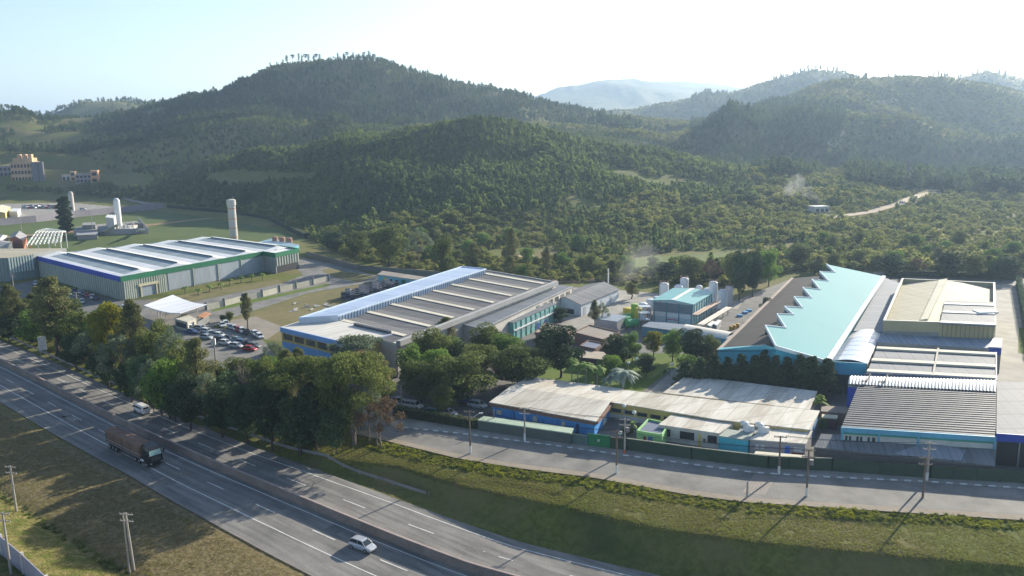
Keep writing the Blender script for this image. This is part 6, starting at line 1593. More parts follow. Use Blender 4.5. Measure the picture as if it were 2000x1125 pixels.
def build_woods():
    P3, SC_, VI = [], [], []
    for y0, y1, st, sd in ((290, 760, 3.5, 1), (760, 1290, 4.6, 2), (1290, 2150, 8.5, 3)):
        X, Y, r = grid_pts(y0, y1, st, sd, .9); Z = ground(X, Y); px, py = pix(np.stack([X, Y, Z], 1)); k = np.ones(len(X), bool)
        k &= (px > -260) & (px < 2420)
        # nothing on the plain itself: fields, yards and factories stand there
        k &= ~((py > np.interp(px, [-100, 0, 320, 447, 530, 600, 700, 800, 905, 1000, 1250, 1440, 1545, 1730, 1990, 2100], [372, 372, 396, 411, 424, 466, 512, 526, 536, 546, 556, 560, 530, 528, 538, 542])))
        for c in CLEAR: k &= ~inpoly(px, py, c)
        sp = np.zeros(len(X), bool)
        for c in SPARSE: sp |= inpoly(px, py, c)
        n1 = vnoise(X, Y, 55, 11) + .6 * vnoise(X, Y, 22, 12); n2 = vnoise(X, Y, 130, 13) + .5 * vnoise(X, Y, 60, 14)
        k &= ~(sp & (n1 < -.18) ) & ~(n1 < -.6); u = r.rand(len(X)); k &= ~(sp & (u < .15))
        X, Y, Z, px, py, n1, n2, u = [q_[k] for q_ in (X, Y, Z, px, py, n1, n2, u)]
        plant = inpoly(px, py, [(190, 330), (330, 250), (500, 225), (640, 250), (950, 225), (1300, 280), (1450, 330), (1480, 400), (1250, 380), (1000, 420), (700, 430), (400, 395), (250, 400)]) & (Y < 1000)
        woods = inpoly(px, py, [(1350, 180), (1650, 210), (1660, 330), (1560, 350), (1350, 310)]) | inpoly(px, py, [(0, 225), (430, 170), (700, 110), (1100, 200), (1300, 262), (950, 232), (760, 255), (560, 238), (400, 250), (260, 290), (0, 330)]) | inpoly(px, py, [(1640, 300), (2060, 270), (2060, 390), (1800, 380), (1660, 360)])
        vi = np.where(plant, r.randint(0, 3, len(X)), np.where(woods & (u < .62), r.randint(6, 9, len(X)), np.where(u < .42 + n2 * .6, r.randint(3, 6, len(X)), np.where(n2 > 0, r.randint(9, 11, len(X)), np.where(u < .8, r.randint(0, 3, len(X)), r.randint(11, 13, len(X)))))))
        s_ = r.uniform(.5, 1.05, len(X)) * np.where((r.rand(len(X)) < .06) & (py > 395), 1.6, 1) * np.where(Y > 1120, .72, 1) * (1 + .35 * np.clip(n1 * 2, -.8, 1)); big = .9 if y0 < 760 else (.85 if y0 < 1290 else 1.2)
        h = s_ * big * r.uniform(.7, 1.15, len(X)); w = s_ * big * r.uniform(.95, 1.4, len(X))
        low = (vi >= 3) & (vi < 6) & (py > 400); h = np.where(low, h * .75, h); w = np.where(low, w * .85, w)
        # keep the skyline low enough: trees on the crest carry the outline
        P3.append(np.stack([X, Y, Z - .3], 1)); SC_.append(np.stack([w, w, h], 1)); VI.append(vi)
        print("woods", y0, len(X))
    return np.concatenate(P3), np.concatenate(SC_), np.concatenate(VI)
wp, ws, wv = build_woods()
scatter("hillside_forest", "plantation woods and scrub covering the hills behind the factories", wp, ws, wv, PR)
# trees one can tell apart in the belt behind the factories
G_BELT = "trees in the scrub belt behind the factories"; r_ = random.Random(21)
KN = [(('feather', 0), 1068, 540, 486, 28, "slim round topped tree right of the sandy pitch"), (('feather', 1), 1000, 530, 448, 38, "tall tree left of the sandy pitch"), (('feather', 2), 996, 545, 500, 44, "feathery tree just behind the rear edge of the factory roof"), (('fresh', 0), 1018, 548, 518, 34, "round bushy tree right of the feathery one behind the factory roof"), (('broad', 0), 870, 560, 462, 46, "tall green tree behind the raised blue bay"), (('feather', 0), 925, 545, 476, 44, "tall feathery tree above the end of the blue bay"), (('broad', 1), 760, 520, 440, 90, "broad olive tree above the store range"), (('twiggy', 0), 820, 525, 450, 60, "pale open tree above the store range"), (('broad', 2), 700, 505, 452, 60, "olive tree over the boundary wall corner"), (('dark', 0), 650, 490, 452, 60, "dark tree beside the yard entrance"),
      (('broad', 0), 1345, 555, 500, 60, "rounded tree behind the silos"), (('rusty', 1), 1388, 556, 508, 40, "brownish tree behind the tall corner silo"), (('dark', 0), 1444, 588, 486, 44, "dark tall tree left of the brown roof"), (('dark', 1), 1470, 580, 490, 44, "dark tall tree touching the brown roof"), (('broad', 2), 1430, 560, 494, 44, "tall green tree right of the silos"), (('fresh', 2), 1500, 560, 488, 54, "tall green tree above the brown roof end"), (('broad', 1), 1560, 520, 478, 60, "broad tree behind the zigzag roof"), (('fresh', 1), 1608, 540, 514, 40, "fresh green tree touching the zigzag roof top"),
      (('feather', 1), 1233, 584, 552, 34, "low tree between the gabled shed and the lane"), (('dark', 2), 1495, 620, 580, 26, "small tree at the brown roof's left eave"), (('dark', 2), 1300, 548, 512, 50, "dark bushy tree left of the rounded one"), (('dark', 1), 1850, 548, 492, 70, "dark round tree behind the beige hall"), (('broad', 0), 1900, 545, 496, 60, "olive tree right of the dark round one"), (('rusty', 0), 1790, 540, 505, 40, "reddish crown behind the beige hall's left corner"), (('dark', 0), 1740, 545, 495, 60, "dark tree behind the hedge"), (('dark', 2), 1965, 545, 500, 60, "dark tree at the far right of the boundary")]
for a in KN: tree_px(*a, group=G_BELT, name="belt_tree")
n = 0
while n < 130:
    x = r_.uniform(560, 2000); lo = np.interp(x, [560, 700, 900, 1250, 1440, 1700, 2000], [452, 496, 520, 545, 556, 530, 540]); y = lo - r_.uniform(0, 1) ** 1.5 * 55
    if inpoly(np.array([x]), np.array([y]), CLEAR[0])[0] or inpoly(np.array([x]), np.array([y]), CLEAR[1])[0]: continue
    key = r_.choice([('broad', 0), ('broad', 1), ('fresh', 0), ('fresh', 1), ('feather', 1), ('broad', 2), ('feather', 2), ('fresh', 2)]); p = gnear(x, y) if y > 440 else gpt(x, y); h = r_.uniform(3.5, 9)
    place_tree(key, (p.x, p.y, gz(p.x, p.y)), h, h * r_.uniform(.8, 1.15), "leafy tree in the scrub belt between factories and hill", "tree", G_BELT, "scrub_tree"); n += 1
# trees on the skyline
PROTO['sky0'] = tree_proto('tall', 301, 14, 7, 420, .5, F3, M_BARK); PROTO['sky1'] = tree_proto('umbrella', 302, 12, 8, 380, .5, F3, M_BARK); PROTO['sky2'] = tree_proto('tall', 303, 17, 5, 300, .45, F3, M_BARK)
xs_ = [528, 541, 553, 560, 572, 584, 590, 597, 603, 613, 618, 625, 642, 652, 660, 671, 678, 690, 700, 711, 721, 728, 731, 739, 747, 750, 769, 786, 790, 803, 812, 826, 835, 848, 853, 862, 872, 884, 897, 905, 917, 941, 946, 958, 975]
for k, x in enumerate(xs_):
    y = float(np.interp(x, RC[0][:, 0], RC[0][:, 1])); q = AY(x, y, RC[1] - 8); z = gz(q.x, q.y); h = rng.uniform(6, 15) * (.8 if x > 800 else 1)
    place_tree(('sky0', 'sky1', 'sky2')[k % 3], (q.x, q.y, z - .5), h, h * rng.uniform(.4, .65), "thin tree standing against the sky on the highest ridge", "tree", "trees on the main ridge line", "ridge_tree")
for k in range(64):
    x = rng.uniform(1505, 1700) if k < 36 else rng.uniform(1840, 2010) if k < 52 else rng.uniform(1700, 1850); cvv = RD if (x < 1660 or x > 1860) else RC; Yc = cvv[1] - 10; y = float(np.interp(x, cvv[0][:, 0], cvv[0][:, 1])); q = AY(x, y, Yc); z = gz(q.x, q.y); h = rng.uniform(8, 15) * Yc / 1700
    place_tree(('sky0', 'sky2', 'sky0')[k % 3], (q.x, q.y, z - .5), h, h * rng.uniform(.4, .65), "hazy tree standing against the bright sky on the right-hand ridge", "tree", "trees on the right-hand ridge line", "ridge_tree")
for k in range(16):
    x = rng.uniform(0, 40) if k < 6 else rng.uniform(140, 300); cvv = RC if k < 6 else RD; q = AY(x, float(np.interp(x, cvv[0][:, 0], cvv[0][:, 1])), cvv[1] - 10); h = rng.uniform(9, 14)
    place_tree(('sky0', 'sky1')[k % 2], (q.x, q.y, gz(q.x, q.y) - .5), h, h * .7, "small tree on the low skyline at the far left", "tree", "trees on the left skyline", "ridge_tree")

# ------------------------------------------------------------------ grass, weeds and hay on verge and bank
def tuft(seed, n, h, w, lm):
    r = np.random.RandomState(seed); V = []; F = []
    for i in range(n):
        a = r.uniform(0, 6.28); x, y = r.uniform(-w, w, 2); hh = h * r.uniform(.5, 1.1); le = r.uniform(.1, .5) * hh; d = np.array([math.cos(a), math.sin(a)]); s_ = np.array([-d[1], d[0]]) * h * .09; k = len(V)
        V += [(x - s_[0], y - s_[1], -.03), (x + s_[0], y + s_[1], -.03), (x + d[0] * le + s_[0] * .3, y + d[1] * le + s_[1] * .3, hh), (x + d[0] * le - s_[0] * .3, y + d[1] * le - s_[1] * .3, hh)]; F.append((k, k + 1, k + 2, k + 3))
    return np_mesh("tuft", np.array(V), np.array(F), lm, False)
GR1 = leaf_mat("grass_blades", (.17, .20, .035), (.29, .30, .07), .45, .5, .12); GR2 = leaf_mat("weed_leaves", (.17, .20, .016), (.33, .34, .04), .5, .5, .2); GR3 = leaf_mat("dry_blades", (.17, .14, .07), (.27, .22, .12), .4, .5, .12)
def strip_scatter(name, label, tf, sf, n, seed, protos, s0, s1, cond=None):
    r = np.random.RandomState(seed); t = r.uniform(tf[0], tf[1], n); a, b_ = sf; s_ = a(t) + (b_(t) - a(t)) * r.rand(n); P2 = HO[None, :] + HD[None, :] * t[:, None] + HN[None, :] * (cl(t) + s_)[:, None]
    P2[:, 2] = ground(P2[:, 0], P2[:, 1]); sc = r.uniform(s0, s1, n) * (1 + .5 * vnoise(P2[:, 0], P2[:, 1], 4, seed)); px, py = pix(P2); k = (px > -40) & (px < 2040) & (py < 1160); k &= vnoise(P2[:, 0], P2[:, 1], 1.7, seed + 3) > -.36
    return scatter(name, label, P2[k], np.stack([sc] * 3, 1)[k], r.randint(0, len(protos), n)[k], protos)
SBf = lambda t: np.interp(t, S_B[:, 0], S_B[:, 1]); SSf = lambda t: np.interp(t, S_S[:, 0], S_S[:, 1])
g_ = [tuft(1, 14, .30, .22, GR1), tuft(2, 14, .26, .25, GR1), tuft(3, 12, .30, .22, GR3)]
strip_scatter("bank_grass", "short green grass growing on the bank below the street", (112, 262), (lambda t: SBf(t) - .6, lambda t: SSf(t) - .8), 60000, 5, g_, .28, .6)
strip_scatter("slope_grass", "dark grass on the shaded steep slope above the highway", (112, 262), (lambda t: 13.6 + 0 * t, lambda t: SBf(t) - .6), 3000, 15, g_, .2, .4)
strip_scatter("verge_grass", "grass growing under the roadside trees", (-90, 128), (lambda t: 14.8 + 0 * t, lambda t: 30 + 0 * t), 26000, 6, g_, .5, 1.1)
g3 = [tuft(4, 12, .22, .2, GR3), tuft(5, 12, .2, .22, GR1), tuft(6, 12, .2, .22, GR3)]
strip_scatter("field_grass", "dry olive grass on the flat field beside the near carriageway", (-20, 172), (lambda t: -46 + 0 * t, lambda t: -13.4 + 0 * t), 70000, 7, g3, .35, .8)
wd_ = [far_proto('bush', 250 + i, .5, 1.5, 90, .12, GR2) for i in range(2)] + [far_proto('bush', 260, .6, 1.3, 80, .12, L1), far_proto('bush', 262, .4, 1.5, 80, .12, GR1)]
strip_scatter("street_weeds", "bright yellow green weeds along the outer edge of the street", (128, 262), (lambda t: SSf(t) - 5.5, lambda t: SSf(t) - 1.7), 2300, 8, wd_, .2, .75)
strip_scatter("ditch_weeds", "dark weeds growing along the ditch in the field", (70, 160), (lambda t: -29.2 + 0 * t, lambda t: -27.5 + 0 * t), 220, 9, [wd_[2]], .4, .9)

# ------------------------------------------------------------------ labels that tell the repeated plants apart by their place
def px_of(o): x, y = pix(np.array([[o.location.x, o.location.y, o.location.z]])); return float(x[0]), float(y[0])
LAND = [(0, 640, "right of the warehouse yard"), (640, 760, "above the boundary wall"), (760, 870, "above the store range"), (870, 960, "above the raised blue bay"), (960, 1090, "above the factory hall's rear edge"), (1090, 1210, "above the white gabled shed"), (1210, 1300, "left of the silos"), (1300, 1420, "above the silos"), (1420, 1540, "above the brown roof"), (1540, 1640, "above the zigzag roof"), (1640, 1745, "above the turquoise roof corner"), (1745, 1850, "above the beige hall's left half"), (1850, 1950, "above the beige hall's right half"), (1950, 2200, "above the concrete lane")]
belt = sorted([o for o in COL.objects if o.get('label') == "leafy tree in the scrub belt between factories and hill"], key=lambda o: px_of(o)[0])
for a, b_, nm in LAND:
    mem = [o for o in belt if a <= px_of(o)[0] < b_]
    for i, o in enumerate(mem): o['label'] = "%s scrub belt tree from the left %s" % (nth(i + 1), nm)
def by_place(old, fmt):
    for i, o in enumerate(sorted([o for o in COL.objects if o.get('label') == old], key=lambda o: px_of(o)[0])): o['label'] = fmt % nth(i + 1)
by_place("hazy tree standing against the bright sky on the right-hand ridge", "%s hazy tree from the left on the right-hand skyline")
by_place("thin tree standing against the sky on the highest ridge", "%s thin tree from the left on the highest ridge")
by_place("small tree on the low skyline at the far left", "%s small tree from the left on the low left skyline")
by_place("inner clipped conifer of the row before the turquoise gable", "%s inner conifer from the left before the turquoise gable")
by_place("dark undergrowth shrub between the trunks of the roadside trees", "%s undergrowth shrub from the left beneath the roadside trees")
by_place("young palm on the strip of lawn along the warehouse front", "%s middle palm from the left on the warehouse lawn")
# ------------------------------------------------------------------ vehicles
M_TYRE = mat("tyre", (.018, .018, .018), .8, local=True); M_RIM = mat("rim", (.35, .35, .36), .35, .6, local=True); M_CGL = mat("car_glass", (.02, .028, .032), .08, 0, local=True, spec=.7, var=.1); M_LAMP = mat("lamp_lens", (.55, .55, .52), .15, local=True); M_RED = mat("tail_lamp", (.30, .01, .01), .3, local=True)
def car_paint(n, c, metal=.25): return mat("paint_" + n, c, .28, metal, var=.04, scale=1, local=True, spec=.5)
def loft(mb, secs):
    """secs: list of closed outlines (same count) of 3-D points -> skin"""
    n = len(secs[0]); v = [p for s in secs for p in s]; f = []
    for i in range(len(secs) - 1):
        for j in range(n): f.append((i * n + j, i * n + (j + 1) % n, (i + 1) * n + (j + 1) % n, (i + 1) * n + j))
    f.append(tuple(range(n - 1, -1, -1))); f.append(tuple((len(secs) - 1) * n + j for j in range(n))); return mb.add(v, f)
def car_section(x, w, z0, z1, zs, r=.10):
    """cross-section across the car at station x: sill width w, from z0 to z1 with shoulder at zs"""
    h = [(-w * .92, z0), (-w, z0 + .15), (-w, zs), (-w * .90, z1 - .02), (-w * .6, z1 + .015), (w * .6, z1 + .015), (w * .90, z1 - .02), (w, zs), (w, z0 + .15), (w * .92, z0)]
    return [(x, y, z) for y, z in h]
def make_car(paint, kind, label, group, loc=(0, 0, -50)):
    t = thing("parked_car" if group else "car", label, "car", loc, group)
    L = 4.0 if kind == 'hatch' else 4.35; W = .83
    st = [(-L / 2, .72, .42, .70, .55), (-L / 2 + .12, .80, .24, .86, .62), (-L / 2 + .55, W, .20, .92, .70), (-.4, W, .19, .93, .74), (.6, W, .19, .91, .74), (1.1, W, .20, .88, .70), (L / 2 - .45, W * .98, .22, .76, .62), (L / 2 - .1, .74, .26, .62, .52), (L / 2, .62, .32, .50, .45)]
    mb = MB(); loft(mb, [car_section(*s) for s in st]); mb.build("body", paint, t, smooth=False, local=True)
    rb = -L / 2 + (.12 if kind == 'hatch' else .95); cab = [(rb, .62, .88), (rb + .38, .60, 1.38), (rb + .8, .62, 1.46), (.25, .62, 1.45), (.55, .60, 1.36), (1.15, .66, .90)]
    gl = MB(); loft(gl, [[(x, -w - .1 * (z < 1), .86), (x, -w, z), (x, w, z), (x, w + .1 * (z < 1), .86)] for x, w, z in cab]); gl.build("glass", M_CGL, t, local=True)
    rf = MB(); loft(rf, [[(x, -w - .02, z - .02), (x, -w + .06, z + .03), (x, w - .06, z + .03), (x, w + .02, z - .02)] for x, w, z in cab[1:5]]); rf.build("roof", paint, t, local=True)
    pl_ = MB()
    for sy in (-1, 1):
        for a, b_ in ((cab[0], cab[1]), (cab[5], cab[4])): pl_.bar((a[0], sy * (a[1] + .08), a[2]), (b_[0], sy * (b_[1] + .02), b_[2]), .07, .05)
        pl_.bar((-.25, sy * .72, .9), (-.25, sy * .625, 1.44), .09, .04)
    pl_.build("pillars", paint, t, local=True)
    for x in (-L / 2 + .75, L / 2 - .80):
        for sy in (-1, 1):
            w = MB().tube((x, sy * .70, .30), (x, sy * .87, .30), .30, n=16).build("wheel", M_TYRE, t, local=True); MB().tube((x, sy * .865, .30), (x, sy * .88, .30), .19, n=12).build("rim", M_RIM, w, local=True)
    for sy in (-1, 1):
        MB().box((L / 2 - .10, sy * .52, .50), .12, .26, .14).build("headlight", M_LAMP, t, local=True); MB().box((-L / 2 + .08, sy * .62, .62), .10, .16, .22).build("tail_light", M_RED, t, local=True); MB().box((.85, sy * .86, .92), .12, .14, .10).build("mirror", paint, t, local=True)
    MB().box((L / 2 - .02, 0, .38), .06, .5, .12).build("number_plate", M_WHITE, t, local=True)
    return t
PA = {k: car_paint(k, c) for k, c in dict(silver=(.42, .44, .47), white=(.62, .62, .62), black=(.02, .02, .024), grey=(.14, .15, .17), red=(.36, .02, .025), blue=(.05, .10, .24), teal=(.16, .28, .30), darkblue=(.02, .03, .07)).items()}
hd_ = math.atan2(HD[1], HD[0])
def road_place(o, px, py, s_off, z=0, flip=False, rz=None):
    pass
# silver hatchback on the near carriageway
p = A(708, 1070, -3.4); c1 = make_car(PA['silver'], 'hatch', "silver hatchback driving in the inner lane beside the median barrier", None); tt_, ss_ = hw_ts(p.x, p.y); q = hw_pt(tt_, ss_, .01); d = hw_pt(tt_ + 2, 0) - hw_pt(tt_ - 2, 0); c1.location = q; c1.rotation_euler = (0, 0, math.atan2(d.y, d.x)); c1.scale = (1.16, 1.12, 1.12)
# lorry
def make_truck():
    t = thing("lorry", "long black articulated lorry with brown tarpaulin in the near carriageway", "lorry")
    M_TARP = mat("tarpaulin", (.105, .062, .050), .8, local=True, scale=1.2, col2=(.21, .125, .085), bump=.4); M_BLK = car_paint("truckblack", (.012, .013, .018), .1); M_SIDE = mat("trailer_side", (.045, .035, .040), .7, local=True, scale=1)
    # trailer, x forward
    mb = MB(); secs = []
    for i in range(25):
        x = -9.2 + 13.2 * i / 24; sag = .05 * math.cos(i * math.pi); secs.append([(x, -1.25, 1.35), (x, -1.28, 3.1), (x, -1.22, 3.35 + sag * .5), (x, -.5, 3.62 + sag), (x, .5, 3.62 + sag), (x, 1.22, 3.35 + sag * .5), (x, 1.28, 3.1), (x, 1.25, 1.35)])
    loft(mb, secs); mb.build("tarpaulin", M_TARP, t, local=True)
    MB().box((-2.6, 0, 1.12), 13.3, 2.56, .3).build("chassis", M_SIDE, t, local=True)
    sl = MB()
    for z in (1.25, 1.75):
        for sy in (-1, 1): sl.bar((-9.2, sy * 1.31, z), (4.0, sy * 1.31, z), .05, .07)
    sl.build("side_rails", mat("rail_pale", (.35, .33, .30), .6, local=True), t)
    for k in range(13): MB().box((-9.0 + k * 1.05, 0, 1.2), .06, 2.66, 1.9).build("stake", M_SIDE, t, local=True) if k % 3 == 0 else None
    secs = [[(x, -1.22, .95), (x, -1.24, z1 - .5), (x, -1.05, z1), (x, 1.05, z1), (x, 1.24, z1 - .5), (x, 1.22, .95)] for x, z1 in ((4.9, 3.35), (5.4, 3.75), (6.3, 3.65), (6.85, 3.2), (7.1, 2.2), (7.15, 1.5))]
    mb = MB(); loft(mb, secs); cabo = mb.build("cab", M_BLK, t, local=True)
    MB().add([(6.90, -1.02, 3.08), (6.90, 1.02, 3.08), (7.13, 1.08, 2.2), (7.13, -1.08, 2.2)], [(0, 1, 2, 3)]).add([(6.86, -1.02, 3.08), (6.86, 1.02, 3.08), (7.10, 1.08, 2.2), (7.10, -1.08, 2.2)], [(3, 2, 1, 0)]).build("windscreen", mat("screen_pale", (.22, .36, .36), .15, local=True), cabo, local=True)
    for sy in (-1, 1):
        MB().box((6.3, sy * 1.235, 2.25), .9, .03, .75).build("side_window", M_CGL, cabo, local=True); MB().bar((6.95, sy * 1.3, 2.9), (7.15, sy * 1.5, 2.9), .06, .06).box((7.15, sy * 1.5, 2.3), .12, .22, .75).build("mirror", M_BLK, cabo, local=True)
        MB().box((7.18, sy * .95, .75), .1, .36, .22).build("headlight", M_LAMP, cabo, local=True); MB().tube((4.0, sy * 1.05, .85), (5.2, sy * 1.05, .85), .32, n=14).build("fuel_tank", mat("tank_alloy", (.5, .5, .52), .3, .8, local=True), t, local=True)
    MB().box((7.12, 0, .55), .22, 2.4, .5).build("bumper", M_BLK, cabo, local=True); MB().box((7.17, 0, 1.2), .06, 1.7, .75).build("grille", mat("grille_dark", (.05, .05, .055), .4, local=True), cabo, local=True)
    MB().tube((5.6, 0, 3.76), (5.6, .01, 3.78), .01, n=4).build("horn", M_BLK, cabo, local=True)
    df = MB(); df.add([(4.9, -1.1, 3.35), (4.9, 1.1, 3.35), (4.9, 1.0, 3.95), (4.9, -1.0, 3.95), (6.2, -1.0, 3.66), (6.2, 1.0, 3.66)], [(0, 3, 4), (1, 5, 2), (2, 5, 4, 3), (0, 1, 2, 3), (0, 4, 5, 1)]).build("deflector", M_BLK, cabo, local=True)
    for x in (-8.0, -6.75, -5.5, 1.9, 3.15, 6.0):
        for sy in (-1, 1):
            w = MB().tube((x, sy * .78, .50), (x, sy * 1.22, .50), .50, n=18).build("wheel", M_TYRE, t, local=True); MB().tube((x, sy * 1.215, .50), (x, sy * 1.235, .50), .28, n=12).build("rim", M_RIM, w, local=True)
    return t
tr_ = make_truck(); p = A(268, 893, -2.0); tt_, ss_ = hw_ts(p.x, p.y); q = hw_pt(tt_, ss_, .01); d = hw_pt(tt_ + 5, 0) - hw_pt(tt_ - 5, 0); tr_.location = q; tr_.rotation_euler = (0, 0, math.atan2(d.y, d.x)); tr_.scale = (1.10, 1.08, 1.10)
# white van driving away in the far carriageway
def make_van():
    t = thing("van", "white rounded minibus driving away in the far carriageway", "van"); P2 = car_paint("vanwhite", (.66, .65, .66), .0)
    secs = []
    for x, w, z in ((-2.2, .76, 1.35), (-2.15, .82, 1.75), (-1.9, .84, 1.88), (-1, .85, 1.93), (.8, .85, 1.93), (1.6, .83, 1.86), (1.95, .80, 1.5), (2.2, .76, 1.1), (2.25, .72, .7)):
        secs.append([(x, -w * .95, .38), (x, -w, .9), (x, -w * .97, 1.15), (x, -w * .88, z - .12), (x, -w * .68, z), (x, w * .68, z), (x, w * .88, z - .12), (x, w * .97, 1.15), (x, w, .9), (x, w * .95, .38)])
    mb = MB(); loft(mb, secs); mb.build("body", P2, t, local=True)
    for sy in (-1, 1):
        for x in (-1.65, -.75, .15, 1.05): MB().add([(x, sy * .868, 1.18), (x + .72, sy * .868, 1.18), (x + .72, sy * .795, 1.62), (x, sy * .795, 1.62), (x, sy * .83, 1.18), (x + .72, sy * .83, 1.18), (x + .72, sy * .76, 1.62), (x, sy * .76, 1.62)], [(0, 1, 2, 3), (4, 7, 6, 5), (0, 4, 5, 1), (2, 6, 7, 3), (0, 3, 7, 4), (1, 5, 6, 2)]).build("side_window", M_CGL, t, local=True)
        for x in (-1.4, 1.35):
            w = MB().tube((x, sy * .66, .33), (x, sy * .86, .33), .33, n=16).build("wheel", M_TYRE, t, local=True); MB().tube((x, sy * .855, .33), (x, sy * .87, .33), .2, n=12).build("rim", M_RIM, w, local=True)
        MB().box((-2.17, sy * .66, .75), .06, .14, .24).build("tail_light", M_RED, t, local=True); MB().box((1.75, sy * .92, 1.2), .08, .14, .2).build("mirror", M_DARK, t, local=True)
    MB().box((-2.185, 0, 1.28), .03, 1.15, .36).build("rear_window", M_CGL, t, local=True); MB().box((-2.22, 0, .4), .14, 1.6, .18).build("bumper", P2, t, local=True); MB().box((-2.19, 0, .78), .03, .42, .14).build("number_plate", mat("plate_grey", (.3, .3, .3), .6, local=True), t, local=True)
    MB().add([(2.0, -.66, 1.52), (2.0, .66, 1.52), (2.22, .70, 1.12), (2.22, -.70, 1.12)], [(0, 1, 2, 3)]).build("windscreen", M_CGL, t, local=True)
    return t
vn = make_van(); p = A(277, 806, -2.0); tt_, ss_ = hw_ts(p.x, p.y); d = hw_pt(tt_ + 2, 0) - hw_pt(tt_ - 2, 0); vn.location = hw_pt(tt_, ss_, .01); vn.rotation_euler = (0, 0, math.atan2(-d.y, -d.x)); vn.scale = (1.12, 1.08, 1.1)
# parked cars
GL = "cars in the car park before the guard house"
cars = [(374, 651, 'blue', 'dark blue car at the left end of the car park'), (392, 644, 'silver', 'silver car, first of the back row beside the dark blue one'), (404, 650, 'white', 'white car second in the back row'), (417, 655, 'silver', 'silver car in the middle of the back row'), (428, 658, 'white', 'white car at the end of the back row'), (404, 662, 'silver', 'silver car before the back row, half behind the feathery tree'), (446, 664, 'black', 'black pick-up sized car leading the second group'), (435, 667, 'darkblue', 'dark car beside the black one'), (440, 673, 'white', 'white car with dark windows in the second group'), (462, 667, 'teal', 'pale teal car in the centre of the second group'), (472, 672, 'blue', 'mid blue car right of the teal one'), (462, 679, 'silver', 'silver saloon at the front of the second group'), (484, 675, 'darkblue', 'dark blue car second from the right end'), (496, 679, 'grey', 'grey blue car at the right end of the second group'), (488, 685, 'red', 'red car, nearest to the trees'),
  (434, 638, 'white', 'white car at the head of the row along the hedge'), (441, 635, 'white', 'white van-like car second in the row along the hedge'), (451, 642, 'silver', 'silver car third in the row along the hedge'), (458, 644, 'white', 'white car fourth in the row along the hedge'), (466, 647, 'red', 'red car in the row along the hedge'), (473, 649, 'white', 'white car next to the red one along the hedge'), (482, 652, 'black', 'black car in the row along the hedge'), (498, 655, 'white', 'white car last but one along the hedge'), (507, 660, 'white', 'white car standing last along the hedge')]
PC = {}
def park(px, py, c, label, rz, group, sc=1.1, kind='hatch'):
    p = A(px, py); key = (c, kind)
    if key in PC: return dup(PC[key], (p.x, p.y, .03), rz, sc, label, group)
    t = make_car(PA[c], kind, label, group, (p.x, p.y, .03)); t.rotation_euler = (0, 0, rz); t.scale = (sc,) * 3; PC[key] = t; return t
for i, (x, y, c, l) in enumerate(cars): park(x, y, c, l, (-.35 if i < 15 else -1.0) + rng.uniform(-.06, .06), GL, 1.05, 'hatch' if i % 3 else 'saloon')
GW = "cars parked along the warehouse side"
for x, y, c, l in ((146, 571, 'darkblue', 'dark car at the far end of the row along the ribbed wall'), (157, 573, 'silver', 'silver car beside the far dark one at the ribbed wall'), (163, 576, 'grey', 'grey car in the row at the ribbed wall'), (170, 579, 'red', 'red car in the row at the ribbed wall'), (181, 583, 'white', 'white car near the end of the row at the ribbed wall'), (187, 585, 'black', 'black car nearest the corner at the ribbed wall'), (160, 592, 'silver', 'pale silver car standing alone before the ribbed wall'), (70, 556, 'silver', 'silver car in the shade under the blue fascia'), (232, 606, 'blue', 'bright blue car left of the gate canopy'), (243, 604, 'white', 'white car between blue car and gate canopy'), (252, 607, 'white', 'white car closest to the gate canopy')): park(x, y, c, l, -1.1, GW, 1.08)
GS = "cars parked behind the street hedge"
for x, y, c, l in ((848, 812, 'teal', 'teal hatchback behind the street hedge'), (874, 812, 'white', 'white car right of the teal one behind the hedge'), (905, 785, 'blue', 'blue car under the wide olive tree'), (933, 796, 'silver', 'silver car right of the blue one under the tree'), (797, 795, 'silver', 'silver car beneath the reddish end tree'), (808, 797, 'white', 'white car beneath the reddish end tree'), (785, 790, 'grey', 'grey car left of the silver one behind the reddish tree')): park(x, y, c, l, -.45, GS, 1.12)
for k in range(34):
    px, py = 48 + (k % 17) * 4.6 + rng.uniform(-1, 1), 404 + (k // 17) * 3.4 + rng.uniform(-.8, .8); c = rng.choice(['red', 'white', 'silver', 'blue', 'grey', 'white', 'red']); park(px, py, c, "%s scrapped car, %s from the left in the %s row of the scrap yard" % (c, nth(k % 17 + 1), "back" if k < 17 else "front"), rng.uniform(0, 3), "cars in the scrap yard", 1.2)
park(162, 410, 'white', "white pick-up standing alone on the yard slab behind the cypress", .3, None, 1.3)
park(1763, 398, 'white', "white car on the dirt track of the right-hand hill", .4, None, 1.2); [o for o in COL.objects if o.get('label', '').startswith("white car on the dirt")][0].location = gpt(1763, 398) + Vector((0, 0, .1))
